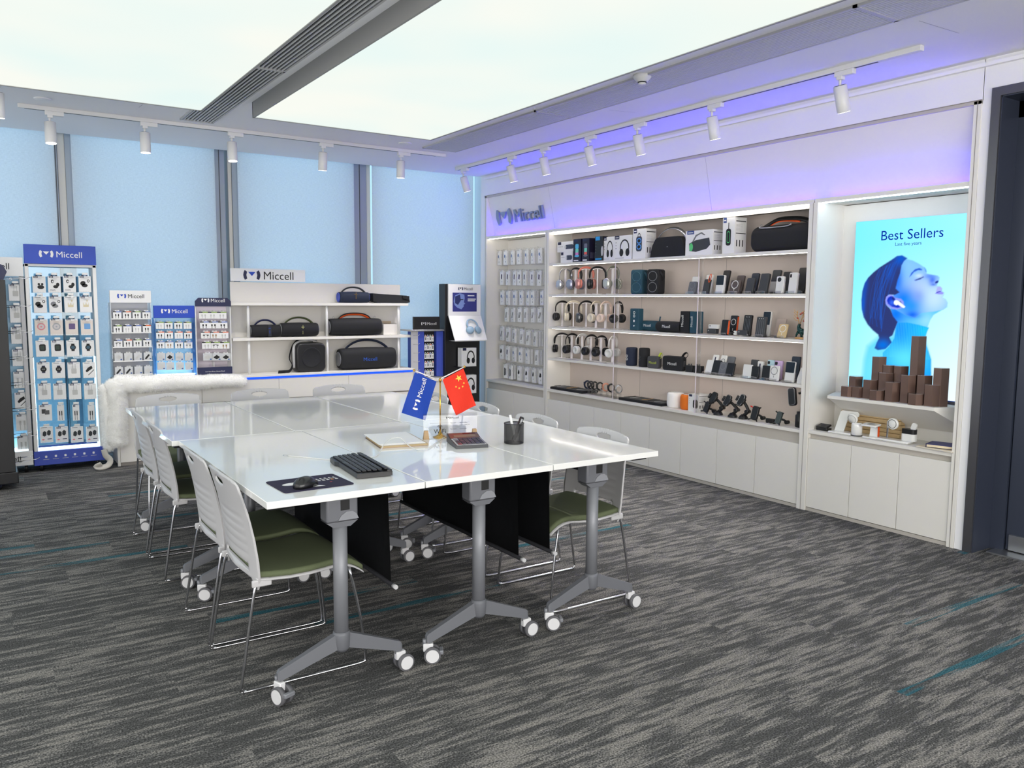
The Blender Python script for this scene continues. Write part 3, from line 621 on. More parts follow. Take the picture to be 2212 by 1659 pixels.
# ================= TABLES =================
TZ = .755; TW = .590; TL = 1.383
wheelw = mat('caster_white', (214,214,216), .4); tyre = mat('caster_grey', (92,92,96), .5)
def caster(p, ang, nm='caster', par=None, brake=False):
    b = B(); b.T = Matrix.Translation(p) @ Matrix.Rotation(ang, 4, 'Z')
    b.box(-.012, .012, -.022, .018, .045, .078, wheelw, .004); b.cyl((0, .012, .07), (0, .012, .095), .008, legg, n=10)
    for s in (-1, 1):
        b.cyl((s*.008, -.018, .033), (s*.026, -.018, .033), .033, tyre, n=24); b.cyl((s*.026, -.018, .033), (s*.029, -.018, .033), .026, wheelw, n=24)
    if brake: b.box(-.022, .022, -.062, -.045, .035, .052, legg, .004)
    return fixn(b).build(nm, par)
def make_table(lb, loc, mod=1, lead=False):
    t = thing('folding_table', lb, 'table', loc, 0, 'tables pushed together into one block')
    b = B(); b.box(.0008, TW-.0008, .0008, TL-.0008, TZ-.025, TZ, whiteg, .0015, 1); b.build('tabletop', t)
    b = B(); b.box(TW/2-.16, TW/2+.16, .06, .11, TZ-.037, TZ-.025, brkt, .002); b.box(TW/2-.16, TW/2+.16, TL-.11, TL-.06, TZ-.037, TZ-.025, brkt, .002); b.box(.06, TW-.06, .15, TL-.15, TZ-.034, TZ-.025, blackm); b.build('underside_plate', t)
    b = B(); b.box(TW/2-.03, TW/2+.03, .12, TL-.12, TZ-.085, TZ-.045, blackm, .004); b.build('cross_beam', t)
    b = B(); b.box(TW-.11 if mod < 0 else .02, TW-.02 if mod < 0 else .11, .055, .085, TZ-.045, TZ-.031, blackp, .005); b.build('release_lever', t)
    for q, y in enumerate((.105, TL-.105)):
        s = 1 if q == 0 else -1; cx = TW/2
        b = B(); b.box(cx-.062, cx+.058, y-.035, y+.035, TZ-.125, TZ-.037, brkt, .008); b.box(cx-.01, cx+.025, y-s*.0365, y-s*.033, TZ-.083, TZ-.045, ink, .003)
        b.prism([(cx-.02, TZ-.118), (cx+.058, TZ-.118), (cx+.05, TZ-.1), (cx+.034, TZ-.088), (cx+.012, TZ-.088), (cx-.008, TZ-.1)], mat('knob_grey', (138,140,146), .4), y-s*.0385, y-s*.034, 'y')
        b.prism([(cx-.062, TZ-.125), (cx+.058, TZ-.125), (cx+.03, TZ-.145), (cx-.035, TZ-.145)], brkt, y-.03, y+.03, 'y'); b.build('fold_bracket', t)
        b = B(); b.cyl((cx, y, .19), (cx, y, TZ-.13), .0265, legg, n=24); lg = b.build('leg', t)
        b = B(); b.lathe([(.001, .135), (.022, .136), (.030, .15), (.032, .2), (.0295, .212), (.028, .212)], brkt, (cx, y, 0), 24)
        for d in (-1, 1):
            L_ = []
            for k, (xx, zt_, zb_, hw) in enumerate(((.015, .208, .150, .018), (.235, .118, .080, .014), (.242, .108, .084, .010))):
                L_.append([(cx+d*xx, y+hw*a, zt_ if c else zb_) for a, c in ((-1, 0), (1, 0), (.75, 1), (-.75, 1))])
            b.loft(L_, brkt, sm=False)
        fixn(b).build('foot', t)
        for d in (-1, 1): caster((cx+d*.235, y, 0), (.35 if (lead and d < 0 and q == 0) else PI/2+.25*d-.2), 'caster', t, brake=(d == -1))
    x = TW*(.845 if mod > 0 else .12)
    b = B(); z0, z1 = .34, TZ-.05; n = 14
    lo = [[(x+.004*math.sin(k*1.1)+.01*(1-f), y_, z0+(z1-z0)*f) for f in (0, .3, .6, 1)] for k, y_ in ((k, .13+(TL-.26)*k/n) for k in range(n+1))]
    b.loft(lo, blackm, False, False); 
    b2 = b; fs = b2.bm.faces[:]; r = bmesh.ops.solidify(b2.bm, geom=fs, thickness=.003)
    b.build('modesty_panel', t)
    b = B(); b.cyl((x+.01, .11, z0), (x+.01, TL-.11, z0), .009, blackm, n=12); b.cyl((x+.01, .085, z0), (x+.01, .11, z0), .0085, ltg, n=12); b.build('panel_rod', t)
    return t
tl = [('near left white folding table holding the keyboard and mouse mat', .782, 2.652, 1), ('near middle white folding table holding the flags and calculator', 1.376, 2.656, 1), ('near right white folding table with the pen cup at its left edge', 1.970, 2.660, -1),
      ('far left white folding table below the fur-draped cabinet', .752, 4.042, 1), ('far middle white folding table facing the speaker rack', 1.346, 4.042, 1), ('far right white folding table nearest the corner', 1.950, 4.046, -1)]
make_table(tl[0][0], tl[0][1:3]+(0,), 1, True)
T1 = make_table(tl[1][0], tl[1][1:3]+(0,), 1)
for lb, x, y, md in tl[2:]:
    if md > 0: dup(T1, (x, y, 0), 0, lb)
T3 = make_table(tl[2][0], (tl[2][1], tl[2][2], 0), -1); dup(T3, (tl[5][1], tl[5][2], 0), 0, tl[5][0])
# ================= CHAIRS =================
def make_chair(lb, loc, rz):
    t = thing('stacking_chair', lb, 'chair', loc, rz, 'white chairs around the meeting tables')
    def bf(x, v):      # v height 0.37..0.79
        k = (v-.37)/.42; y = .185+.055*k**1.6+.035*max(0, k-.62)**1.2
        y -= .9*x*x*(.55-.1*k)
        if .42 < v < .66: y -= .0035*math.sin((v-.42)/.24*PI*14)*max(0, 1-abs(x)/.17)**.5*(1 if x*x < .03 else 0)
        return (x, y, v)
    O = []
    for i in range(17):
        u = -1+2*i/16; O.append((u*.185, .775+.016*(1-u*u)))
    O += [(.2, .762), (.203, .74), (.212, .66), (.222, .56), (.226, .48), (.222, .42), (.212, .385), (.205, .372), (.19, .372), (.178, .392), (.165, .408)]
    O += [(x, .413) for x in (.11, .05, 0, -.05, -.11)] + [(-.165, .408), (-.178, .392), (-.19, .372), (-.205, .372), (-.212, .385), (-.222, .42), (-.226, .48), (-.222, .56), (-.212, .66), (-.203, .74), (-.2, .762)]
    b = B(); b.sheet(O, [ell(0, .752, .054, .0155, 20), rrect(.30, .022, .009, 3, 0, .447)], .011, bf, chairm, .007); fixn(b).build('backrest', t)
    def sp(y):         # seat top profile
        if y > -.13: return .432-.012*math.sin((y+.13)/.3*PI)
        k = (-.13-y)/.11; return .432-.045*k**2.2
    yy = [.175, .172, .12, .05, -.02, -.08, -.13, -.165, -.195, -.222, -.238, -.242]
    def pad(o, w, m, th, nm_):
        b = B(); lo = []
        for i, y in enumerate(yy):
            zc = sp(y)+o; e = .94 if i in (0, len(yy)-1) else 1; lo.append([(x*e, y, zc-(th if s else 0)+(.006*(-(x/w)**4) if not s else 0)) for s, xs in ((0, [-w, -w*.93, -w*.6, 0, w*.6, w*.93, w]), (1, [w, w*.6, 0, -w*.6, -w])) for x in xs])
        b.loft(lo, m); return fixn(b).build(nm_, t)
    pad(.012, .208, greenf, .024, 'seat_cushion'); pad(-.010, .218, chairm, .012, 'seat_shell')
    for s in (-1, 1): b = B(); b.box(min(s*.203, s*.217), max(s*.203, s*.217), .12, .192, .385, .412, chairm, .005); b.build('seat_mount', t)
    for s in (-1, 1):
        X = s*.222; Pp = [(X*.92, .165, .40), (X*.95, .185, .36), (X, .238, .05), (X, .241, .022), (X, .236, .010), (X, .222, .0065), (X, .05, .0065), (X, -.15, .0065), (X, -.222, .008), (X, -.238, .014), (X, -.240, .03), (X*.97, -.222, .2), (X*.9, -.185, .395)]
        b = B(); b.tube(Pp, .0058, chrome, 10); fixn(b).build('sled_leg', t)
    b = B(); b.tube([(-.2, -.17, .392), (.2, -.17, .392)], .0055, chrome); b.tube([(-.2, .12, .396), (.2, .12, .396)], .0055, chrome); b.build('cross_bar', t)
    return t
ch = [(.985, 3.105, 'left', 'nearest the viewer'), (.985, 3.585, 'left', 'second from the viewer'), (.985, 4.50, 'left', 'third from the viewer'), (.985, 5.02, 'left', 'last before the fur-draped cabinet')]
C0 = make_chair('white chair with green seat, left of the tables, nearest the viewer', (ch[0][0], ch[0][1], 0), PI/2)
for x, y, sd, w in ch[1:]: dup(C0, (x, y, 0), PI/2, 'white chair with green seat, left of the tables, '+w)
for x, y, w in ((2.375, 3.115, 'nearest the viewer'), (2.385, 3.70, 'second from the viewer'), (2.39, 4.30, 'third one, behind the red flag'), (2.39, 4.93, 'last one behind the flags')): dup(C0, (x, y, 0), -PI/2, 'white chair with green seat, right of the tables, '+w)
for x, w in ((1.065, 'below the small product racks'), (1.675, 'middle one of the far row'), (2.265, 'rightmost one of the far row')): dup(C0, (x, 5.545, 0), 0, 'white chair back showing over the far table edge, '+w)
# ================= ON THE TABLE =================
Z = TZ
# mouse mat
m1, m2, m3, m4 = [GZ(*q, Z) for q in ((575, 1043), (613, 1066), (764, 1046), (712, 1024))]
t = thing('mouse_mat', 'dark navy mouse mat with white print at the near table corner', 'mouse mat', ((m1.x+m3.x)/2, (m1.y+m3.y)/2, Z), math.radians(2))
b = B(); b.prism(rrect(.262, .205, .012), mat('mat_navy', (32,28,56), .9), .0005, .0035, 'z'); b.build('pad', t)
b = B(); zz = .0038
def flat(P, m): b.poly([(p[0], p[1], zz) for p in P], m)
flat(ell(-.055, .01, .045, .022), white); flat([(-.05, -.075), (.03, -.075), (.0, -.045), (-.03, -.05)], white)
for k in range(5):
    flat([(.035+k*.017, .026), (.047+k*.017, .026), (.047+k*.017, .030), (.035+k*.017, .030)], white); flat([(.035+k*.017, .036), (.045+k*.017, .036), (.043+k*.017, .047), (.037+k*.017, .045)], white)
    flat([(.035+k*.017, .006), (.046+k*.017, .004), (.045+k*.017, .016), (.036+k*.017, .018)], mat('print_orange', (230,150,60), .6) if k == 3 else white)
flat(ell(.07, -.03, .005, .003, 8), mat('print_red', (190,50,60), .6)); b.build('print', t)
# mouse
p = GZ(655, 1054, Z); t = thing('computer_mouse', 'black wireless mouse resting on the navy mat', 'mouse', (p.x+.01, p.y, Z+.0042), math.radians(-62))
b = B(); lo = []
for k in range(15):
    u = -1+2*k/14; w = .031*math.sqrt(max(0, 1-abs(u)**2.6))*(1-.06*u)+.0008; h = .037*max(0, 1-abs(u+.12)**2.4/1.35)*.98+.002
    lo.append([(w*math.cos(a)*(.88 if math.sin(a) < .2 else 1), u*.054, max(0, h*max(0, math.sin(a))**.75)) for a in [PI*j/14 for j in range(15)]])
b.loft(lo, mat('mouse_black', (26,26,28), .25), close=True); fixn(b).build('shell', t)
b = B(); b.cyl((-.003, -.032, .030), (.003, -.032, .030), .009, darkg, n=14); b.build('scroll_wheel', t)
# keyboard
k1, k2, k3, k4 = [GZ(*q, Z+.012) for q in ((713, 990), (773, 982), (842, 1021), (783, 1036))]
kc = (k1+k2+k3+k4)/4; ang = math.atan2(k3.y-k2.y, k3.x-k2.x)
t = thing('keyboard', 'compact black keyboard lying beside the table seam', 'keyboard', (kc.x, kc.y, Z), ang)
KL, KW = .375, .145
b = B(); out = [(-KL/2, KW/2), (-KL/2, -KW/2+.012), (-KL/2+.02, -KW/2), (-KL/2+.1, -KW/2-.004), (-KL/2+.13, -KW/2+.006), (KL/2, -KW/2+.006), (KL/2, KW/2)]
b.prism(out, blackp, .003, .02, 'z'); b.box(-KL/2+.004, KL/2-.004, KW/2-.02, KW/2, .016, .026, blackp, .002); fixn(b).build('case', t)
b = B(); km = mat('keycap_black', (34,35,40), .35)
for r in range(6):
    n = 17; x = -KL/2+.01; 
    while x < KL/2-.018:
        w = .0185
        if r == 0 and -.05 < x < .03: w = .08
        if r in (1, 2) and x < -KL/2+.012: w = .028
        if x+w > KL/2-.008: break
        y = -KW/2+.014+r*.0195+(.006 if r == 5 else 0); z = .02+.0012*r
        b.T = Matrix.Identity(4); b.box(x+.001, x+w-.001, y, y+.0165, z, z+.006, km, .0015, 1); x += w
    
b.build('keys', t)
b = B()
for r in range(6):
    for q in range(15): x = -KL/2+.018+q*.0195; y = -KW/2+.026+r*.0195; b.poly([(x, y, .0265+.0012*r), (x+.004, y, .0265+.0012*r), (x+.004, y+.002, .0265+.0012*r), (x, y+.002, .0265+.0012*r)], ltg)
b.build('key_legends', t)
# network cable
P = [GZ(x, y, Z+.003) for x, y in ((622, 985), (650, 987), (690, 991), (715, 993))]; b = B(); b.tube(P, .0022, mat('cable_white', (214,214,212), .4)); b.cyl(P[0], GZ(612, 984, Z+.003), .004, acry)
P = [GZ(x, y, Z+.004) for x, y in ((790, 988), (806, 987), (818, 981), (828, 972), (838, 965), (850, 961), (866, 960), (884, 966), (905, 972), (925, 968), (942, 956), (956, 947), (966, 943))]; P[3].z += .02; P[4].z += .028; P[5].z += .032; P[6].z += .03; P[7].z += .006
b.tube(P, .0022, MATS['cable_white']); o = b.build('network_cable'); tag(o, 'thin white network cable looping from the keyboard to the calculator', 'cable')
# paper stack
q1, q2, q3, q4 = [GZ(*q, Z+.012) for q in ((782, 940), (868, 935), (930, 955), (838, 966))]
ang = math.atan2(q2.y-q1.y, q2.x-q1.x); c = (q1+q2+q3+q4)/4
t = thing('clipboard_stack', 'stack of papers in a brown folder beside the acrylic sign', 'papers', (c.x, c.y, Z), ang)
b = B(); b.prism(rrect(.225, .31, .004), brown, 0, .002, 'z'); b.prism([(p[0]+.004, p[1]-.003) for p in rrect(.222, .308, .004)], mat('card_tan', (176,156,120), .8), .002, .010, 'z'); b.build('folder', t)
b = B()
for k in range(5): b.prism([(p[0]-.003*k+.002, p[1]+.002*k) for p in rrect(.212, .297, .002)], white, .0105+k*.0014, .0115+k*.0014, 'z')
b.build('paper', t)
# flags
fp = GZ(951, 945, Z)
t = thing('flag_stand', 'brass desk flag stand between the folder and the calculator', 'flag stand', fp)
hp_ = GY(948, 820, fp.y).z-Z
b = B(); b.lathe([(.036, 0), (.036, .004), (.030, .006), (.012, .014), (.006, .03), (.0045, .04)], gold); b.build('base', t); b = B(); b.cyl((0, 0, .03), (0, 0, hp_), .0038, gold, n=12); b.lathe([(.007, hp_-.008), (.008, hp_), (.004, hp_+.006), (.001, hp_+.009)], gold); b.build('pole', t)
def FP(px, py, dy=0): v = GY(px, py, fp.y+dy); return v
def flag(cs, rod, m, lb, deco, nm_):
    t2 = thing('desk_flag', lb, 'flag', rod[0]); A = Vector(rod[0]); b = B(); d = Vector(rod[1])-A; b.cyl((0, 0, 0), d, .0028, mat('flag_sleeve', (232,226,226), .7), n=10); b.cyl(d, d*1.04, .003, gold, n=10); b.lathe([(.001, -.006), (.006, -.002), (.006, .003), (.001, .007)], gold, d*1.05, 12); b.build('rod', t2)
    def f(u, v):
        p = (Vector(cs[0])*(1-u)+Vector(cs[1])*u)*(1-v)+(Vector(cs[3])*(1-u)+Vector(cs[2])*u)*v; p.y += .006*math.sin(u*5+v*4)*v; return p-A
    b = B(); n = 10
    for i in range(n):
        for j in range(n): b.poly([f(i/n, j/n), f((i+1)/n, j/n), f((i+1)/n, (j+1)/n), f(i/n, (j+1)/n)], m)
    sl = mat('flag_sleeve'); b.build('cloth', t2, normals='weld')
    b = B(); deco(b, f); b.build('emblem', t2)
flb = mat('flag_blue', (0,58,160), .7); flr = mat('flag_red', (226,44,14), .7); yel = mat('flag_yellow', (236,206,80), .7)
def starp(cx, cy, r, r0=0): return [(cx+(r if k % 2 == 0 else r*.4)*math.cos(r0+PI/2+k*PI/5), cy+(r if k % 2 == 0 else r*.4)*math.sin(r0+PI/2+k*PI/5)) for k in range(10)]
def decoR(b, f):
    for px, py, r in ((991, 817, 8), (1002, 827.5, 2.6), (999.5, 835, 2.6), (992, 838.5, 2.6), (985, 835.5, 2.6)):
        b.poly([FP(x, y, -.004)-Vector(R0) for x, y in starp(px, py, r, .1)], yel)
R0 = tuple(FP(952, 818)); R1 = tuple(FP(1001, 793.5))
flag([FP(956, 820), FP(1001, 796), FP(1029, 876), FP(984, 897)], (R0, R1), flr, 'red flag with one large and four small yellow stars', decoR, 'r')
L0 = tuple(FP(946, 821)); L1 = tuple(FP(897, 801))
def decoB(b, f):
    R = (Vector(FP(913, 835, -.004))-Vector(FP(898, 884, -.004))); an = math.atan2(R.z, R.x); p = FP(902, 887.5, -.004)-Vector(L0)
    b.T = Matrix.Translation(p); b.brand(.030, 0, 0, white, 0, center=False, rot=an)
flag([FP(943, 824), FP(896, 804), FP(868, 892), FP(918, 908)], (L0, L1), flb, 'blue flag with white brand lettering running upward', decoB, 'b')
# acrylic sign
a0, a1 = GZ(919, 949, Z), GZ(1026, 944, Z); ang = math.atan2(a1.y-a0.y, a1.x-a0.x); c = (a0+a1)/2; wd = (a1-a0).length+.02
t = thing('acrylic_sign', 'clear acrylic wifi sign standing in two small wooden feet', 'sign', (c.x, c.y, Z), ang)
hh = GY(965, 893, c.y).z-Z
b = B(); b.box(-wd/2, wd/2, -.0015, .0015, .004, hh, clear('sign_acrylic', gloss=.1, tint=.97)); b.build('panel', t)
for s in (-1, 1):
    b = B(); x = s*(wd/2-.013); wood = mat('light_wood', (176,146,108), .6, var=.1, scale=60)
    b.loft([[(x-.014, -.012, 0), (x+.014, -.012, 0), (x+.014, .012, 0), (x-.014, .012, 0)], [(x-.009, -.007, .042), (x+.009, -.007, .042), (x+.009, .007, .042), (x-.009, .007, .042)]], wood, sm=False); fixn(b).build('wooden_foot', t)
b = B(); y = -.002
b.brand(.012, .01, hh-.028, ink, y); b.text('WiFi', .022, -wd*.31, .026, ink, y)
for r in (.006, .011, .016):
    pts = [(-wd*.20+r*math.cos(a), .052+r*math.sin(a)*.8) for a in [PI*.22+PI*.56*k/8 for k in range(9)]]; qs = [(-wd*.20+(r+.0022)*math.cos(a), .052+(r+.0022)*math.sin(a)*.8) for a in [PI*.22+PI*.56*k/8 for k in range(9)]]
    b.decal(pts+qs[::-1], ink, y)
for s, x, z in (('Account:', .0, .073), ('veaqee-office', .045, .073), ('veaqee-office_5G', .045, .062), ('Password:', .0, .043), ('veaqee5999', .045, .043)): b.text(s, .0052, x, z, darkg, y)
b.drect(-wd*.38, wd*.36, hh-.047, hh-.0465, midg, y); b.build('lettering', t)
# calculator
c1, c2, c3, c4 = [GZ(*q, Z+.01) for q in ((962, 950), (1020, 942), (1057, 964), (997, 971))]; ang = math.atan2(c2.y-c1.y, c2.x-c1.x); c = (c1+c2+c3+c4)/4
CWd, CH_ = .15, .19; ang = math.atan2(c2.y-c3.y, c2.x-c3.x)-PI/2
t = thing('desk_calculator', 'grey desk calculator with dark keys in front of the acrylic sign', 'calculator', (c.x, c.y, Z), ang)
b = B(); b.loft([[(x, -CH_/2, z) for x, z in ((-CWd/2, 0), (CWd/2, 0), (CWd/2, .014), (-CWd/2, .014))], [(x, .03, z) for x, z in ((-CWd/2, 0), (CWd/2, 0), (CWd/2, .026), (-CWd/2, .026))], [(x, CH_/2, z) for x, z in ((-CWd/2, .004), (CWd/2, .004), (CWd/2, .042), (-CWd/2, .042))]], darkg, sm=False); fixn(b).build('case', t)
def cz(y): return .0145+(y+CH_/2)*(.012/(.03+CH_/2)) if y < .03 else .0265+(y-.03)*(.016/(CH_/2-.03))
b = B()
def slab(x0, x1, y0, y1, m, h=.001):
    v = [(x0, y0, cz(y0)+h), (x1, y0, cz(y0)+h), (x1, y1, cz(y1)+h), (x0, y1, cz(y1)+h)]; b.loft([[(q[0], q[1], q[2]-h+.0001) for q in v], v], m, sm=False)
slab(-CWd/2+.005, CWd/2-.005, -CH_/2+.006, .028, ltg); slab(-CWd/2+.005, CWd/2-.005, .032, CH_/2-.006, brown, .001); b.build('faceplate', t); b = B()
slab(-.05, .055, .045, .066, mat('lcd', (120,104,90), .3), .0025); b.build('display', t); b = B(); slab(-.0, .062, .074, .088, mat('solar_cell', (60,22,22), .2), .0022); b.build('solar_cell', t)
b = B()
for r in range(5):
    for q in range(6):
        x = -.062+q*.0215; y = -.082+r*.0215
        slab(x, x+.017, y, y+.016, mat('key_red', (96,26,34), .4) if (q == 0 and r == 0) else (midg if q == 0 and r > 2 else mat('calc_key', (40,42,56), .4)), .006)
b.build('keys', t)
# pen cup
p = GZ(1110, 957, Z); r = .5*(GY(1128, 957, p.y).x-GY(1092.5, 957, p.y).x); zt2 = GY(1110, 914, p.y).z-Z
mesh_m = bpy.data.materials.new('wire_mesh_black'); mesh_m.use_nodes = True; nt = mesh_m.node_tree; N = nt.nodes; pr = N['Principled BSDF']; pr.inputs['Base Color'].default_value = (.012, .012, .014, 1); pr.inputs['Roughness'].default_value = .4
tcn = N.new('ShaderNodeTexCoord'); wv = N.new('ShaderNodeTexChecker'); wv.inputs['Scale'].default_value = 700; nt.links.new(tcn.outputs['Object'], wv.inputs[0]); trn = N.new('ShaderNodeBsdfTransparent'); mxs = N.new('ShaderNodeMixShader'); mul = N.new('ShaderNodeMath'); mul.operation = 'MULTIPLY'; mul.inputs[1].default_value = .5
nt.links.new(wv.outputs['Fac'], mul.inputs[0]); nt.links.new(mul.outputs[0], mxs.inputs[0]); nt.links.new(pr.outputs[0], mxs.inputs[1]); nt.links.new(trn.outputs[0], mxs.inputs[2]); nt.links.new(mxs.outputs[0], N['Material Output'].inputs[0])
t = thing('pen_cup', 'round black wire mesh pen cup near the right table seam', 'pen cup', p)
b = B(); b.loft([[(r*math.cos(a), r*math.sin(a), z) for a in [2*PI*k/32 for k in range(32)]] for z in (.004, zt2)], mesh_m, cap=False); b.build('mesh_wall', t)
b = B(); b.tube([(r*math.cos(2*PI*k/32), r*math.sin(2*PI*k/32), zt2) for k in range(32)], .0022, blackp, closed=True); b.build('rim', t)
b = B(); b.lathe([(.001, .002), (r, .002), (r, .005), (.001, .005)], blackp); b.build('base', t)
o = B().cyl((.01, 0, .008), (-.020, .004, .135), .006, white, n=10).build('marker_pen'); o.location = p; tag(o, 'white marker pen leaning left in the mesh cup', 'pen')
t = thing('box_cutter', 'black box cutter leaning right in the mesh cup', 'box cutter', p); b = B(); b.T = Matrix.Rotation(.42, 4, 'Y'); b.box(-.017, .003, -.006, .006, .012, .13, blackp, .003); b.build('handle', t); b = B(); b.T = Matrix.Rotation(.42, 4, 'Y'); b.box(-.012, -.002, -.0075, -.006, .09, .12, silver, .001); b.build('slider', t)
# ================= LOW CABINET ALONG THE WINDOWS =================
CY0, CTOP = 7.50, .724
t = thing('window_cabinet', 'long pale low cabinet under the windows with drawer fronts', 'cabinet', (.965, CY0, 0)); w = 3.745-.965
b = B(); b.box(.0, w, .03, .30, .02, CTOP-.035, lam); b.box(.0, .02, 0, .03, 0, CTOP-.035, lam); b.build('body', t)
b = B(); b.box(-.01, w+.012, -.012, .31, CTOP-.016, CTOP, lam, .001, 1); b.build('countertop', t)
b = B(); b.box(.0, w, .012, .03, CTOP-.038, CTOP-.016, lam); b.build('recess', t)
b = B(); b.box(.01, w-.002, .006, .011, CTOP-.036, CTOP-.018, emit('counter_blue_led', (.01, .06, 1.0), 1.5)); b.build('light_strip', t)
xs = [.022, .700, 1.392, 2.08, 2.78]
for i in range(4):
    b = B(); b.box(xs[i], xs[i+1]-.003, .0, .02, .50, CTOP-.04, lam, .001, 1); b.build('drawer_front', t)
    b = B(); b.box(xs[i], xs[i+1]-.003, .0, .02, .03, .485, lam, .001, 1); b.build('door', t)
b = B(); b.box(.02, w, .012, .03, .485, .50, trimg2); b.box(.02, w, .012, .03, 0, .03, trimg2); b.build('plinth', t)
t = thing('side_cabinet', 'small pale low cabinet under the rotating accessory rack', 'cabinet', (3.765, 7.44, 0))
b = B(); b.box(0, .345, .02, .36, .0, .585, lam); b.build('body', t); b = B(); b.box(-.005, .35, -.005, .37, .585, .603, lam); b.build('countertop', t); b = B(); b.box(.0, .17, .0, .02, .32, .575, lam, .001, 1); b.build('drawer_front', t); b = B(); b.box(.174, .345, .0, .02, .32, .575, lam, .001, 1); b.build('drawer_front', t)
b = B(); b.box(.0, .345, .0, .02, .02, .31, lam, .001, 1); b.build('door', t)
# ---- white fur throw ----
fur = mat('white_fur', (250,249,246), 1.0, spec=.05, var=.05, scale=120, sheen=.4)
def furry(b, lo, hairs, ln):
    rows = [[b.V(Vector(p)+Vector(p).normalized()*0+Vector([(noise.noise(Vector(p)*22+Vector((k*9, 0, 0)))*.012+noise.noise(Vector(p)*60+Vector((k*5, 3, 0)))*.006) for k in range(3)])) for p in l] for l in lo]; n = len(rows[0]); fs = []
    for a, c in zip(rows, rows[1:]):
        for i in range(n): fs.append(b.face([a[i], a[(i+1) % n], c[(i+1) % n], c[i]], fur, True))
    b.face(rows[0][::-1], fur); b.face(rows[-1], fur); bmesh.ops.recalc_face_normals(b.bm, faces=b.bm.faces[:])
    fs = [(f.calc_center_median(), f.normal.copy(), [v.co.copy() for v in f.verts], f.calc_area()) for f in fs]; tot = sum(f[3] for f in fs)
    for c, nn, vs, ar in fs:
        for _ in range(int(hairs*ar/tot+random.random())):
            u, v = random.random(), random.random(); p = vs[0]*(1-u)*(1-v)+vs[1]*u*(1-v)+vs[2]*u*v+vs[3]*(1-u)*v
            r = Vector((random.gauss(0, .45), random.gauss(0, .45), random.gauss(-.25, .4))); q = p+(nn+r).normalized()*ln*random.uniform(.6, 1.3); s = Vector((random.gauss(0, 1), random.gauss(0, 1), random.gauss(0, 1))).normalized()*.0013
            b.bm.faces.new([b.bm.verts.new(p-s-nn*.002), b.bm.verts.new(p+s-nn*.002), b.bm.verts.new(q)]).material_index = b.mi(fur)
t = thing('fur_throw', 'white fluffy fur throw draped over the left end of the window cabinet', 'fur throw', (0, 0, 0))
b = B(); lo = []
for k in range(45):
    u = k/44; x = .93+u*(2.05-.93); e = min(1, min(u, 1-u)*14+.35); zc = .722-.02*u+.004*math.sin(u*17); hz = (.078-.028*u)*e; lo.append([(x, 7.475+.052*e*math.cos(a)-.0, zc-.02+hz*math.sin(a)) for a in [2*PI*j/14 for j in range(14)]])
furry(b, lo, 15000, .017); b.build('horizontal_roll', t)
b = B(); lo = []
for k in range(34):
    u = k/33; z = .745-u*(.745-.175); e = min(1, min(u, 1-u)*12+.4); xc = .925+.012*math.sin(u*5)+.02*u; lo.append([(xc+.03+.075*e*math.cos(a), 7.455+.055*e*math.sin(a)*(1+.2*math.sin(3*a)), z) for a in [2*PI*j/16 for j in range(16)]])
furry(b, lo, 15000, .017); b.build('hanging_fall', t)
b = B(); lo = []
for k in range(30):
    u = k/29; z = .71-u*(.71-.14); e = min(1, min(u, 1-u)*12+.4); lo.append([(.885+.02*u+.042*e*math.cos(a), 7.50+.06*e*math.sin(a), z) for a in [2*PI*j/14 for j in range(14)]])
furry(b, lo, 8000, .017); b.build('hanging_fall', t)
b = B(); b.tube([(.86, 7.48, .16), (.87, 7.47, .11), (.90, 7.45, .07), (.88, 7.44, .03), (.82, 7.43, .018), (.79, 7.43, .03), (.83, 7.42, .05)], .01, mat('fur_lining', (196,192,184), .8), 8, rr=[(.012, .03)]*7); b.build('lining_end', t)
# ================= SPEAKER RACK =================
RY = 7.785
t = thing('speaker_rack', 'pale open shelf rack for boombox speakers with brand sign on the cabinet', 'rack', (2.0, RY, CTOP))
pb = mat('panel_ivory', (218,214,208), .5)
x0, x1 = GY(497, 620, RY).x, GY(864, 620, RY).x; zt_ = GY(680, 612, RY).z; O = Vector((2.0, RY, CTOP))
b = B(); b.box(x0-2, x1-2, 0, .012, .0, zt_-CTOP, pb); b.build('back_panel', t)
b = B(); s0, s1 = GY(496.5, 579, RY), GY(658, 583, RY); b.box(s0.x-2, s1.x-2, -.014, 0, GY(570, 608, RY).z-CTOP, s0.z-CTOP, white); sg = b.build('sign_board', t)
b = B(); l0, l1 = GY(525, 594, RY), GY(632, 594, RY); W0 = l1.x-l0.x; b.brand(W0/5.15, (l0.x+l1.x)/2-2, l0.z-CTOP-.045, ink, -.0155, ml=navy, mt=blue); b.build('lettering', sg)
for (a, c, z) in ((498, 882, 657), (503, 888, 729.5)):
    p, q = GY(a, z, 7.60), GY(c, z, 7.60); b = B(); b.box(p.x-2, q.x-2, -.185, 0, (p.z+q.z)/2-CTOP-.014, (p.z+q.z)/2-CTOP+.012, lam, .001, 1); b.build('shelf', t)
ZR = [GY(700, 655.5, 7.6).z+.004, GY(700, 727.5, 7.6).z+.004]
for px in (536.5, 706, 860.5):
    p = GY(px, 700, 7.63); 
    for (za, zb_) in ((0, ZR[1]-CTOP-.028), (ZR[1]-CTOP+.0, ZR[0]-CTOP-.03)):
        b = B(); b.cyl((p.x-2, 7.63-RY, za), (p.x-2, 7.63-RY, zb_), .013, whitep, n=16); b.build('post', t)
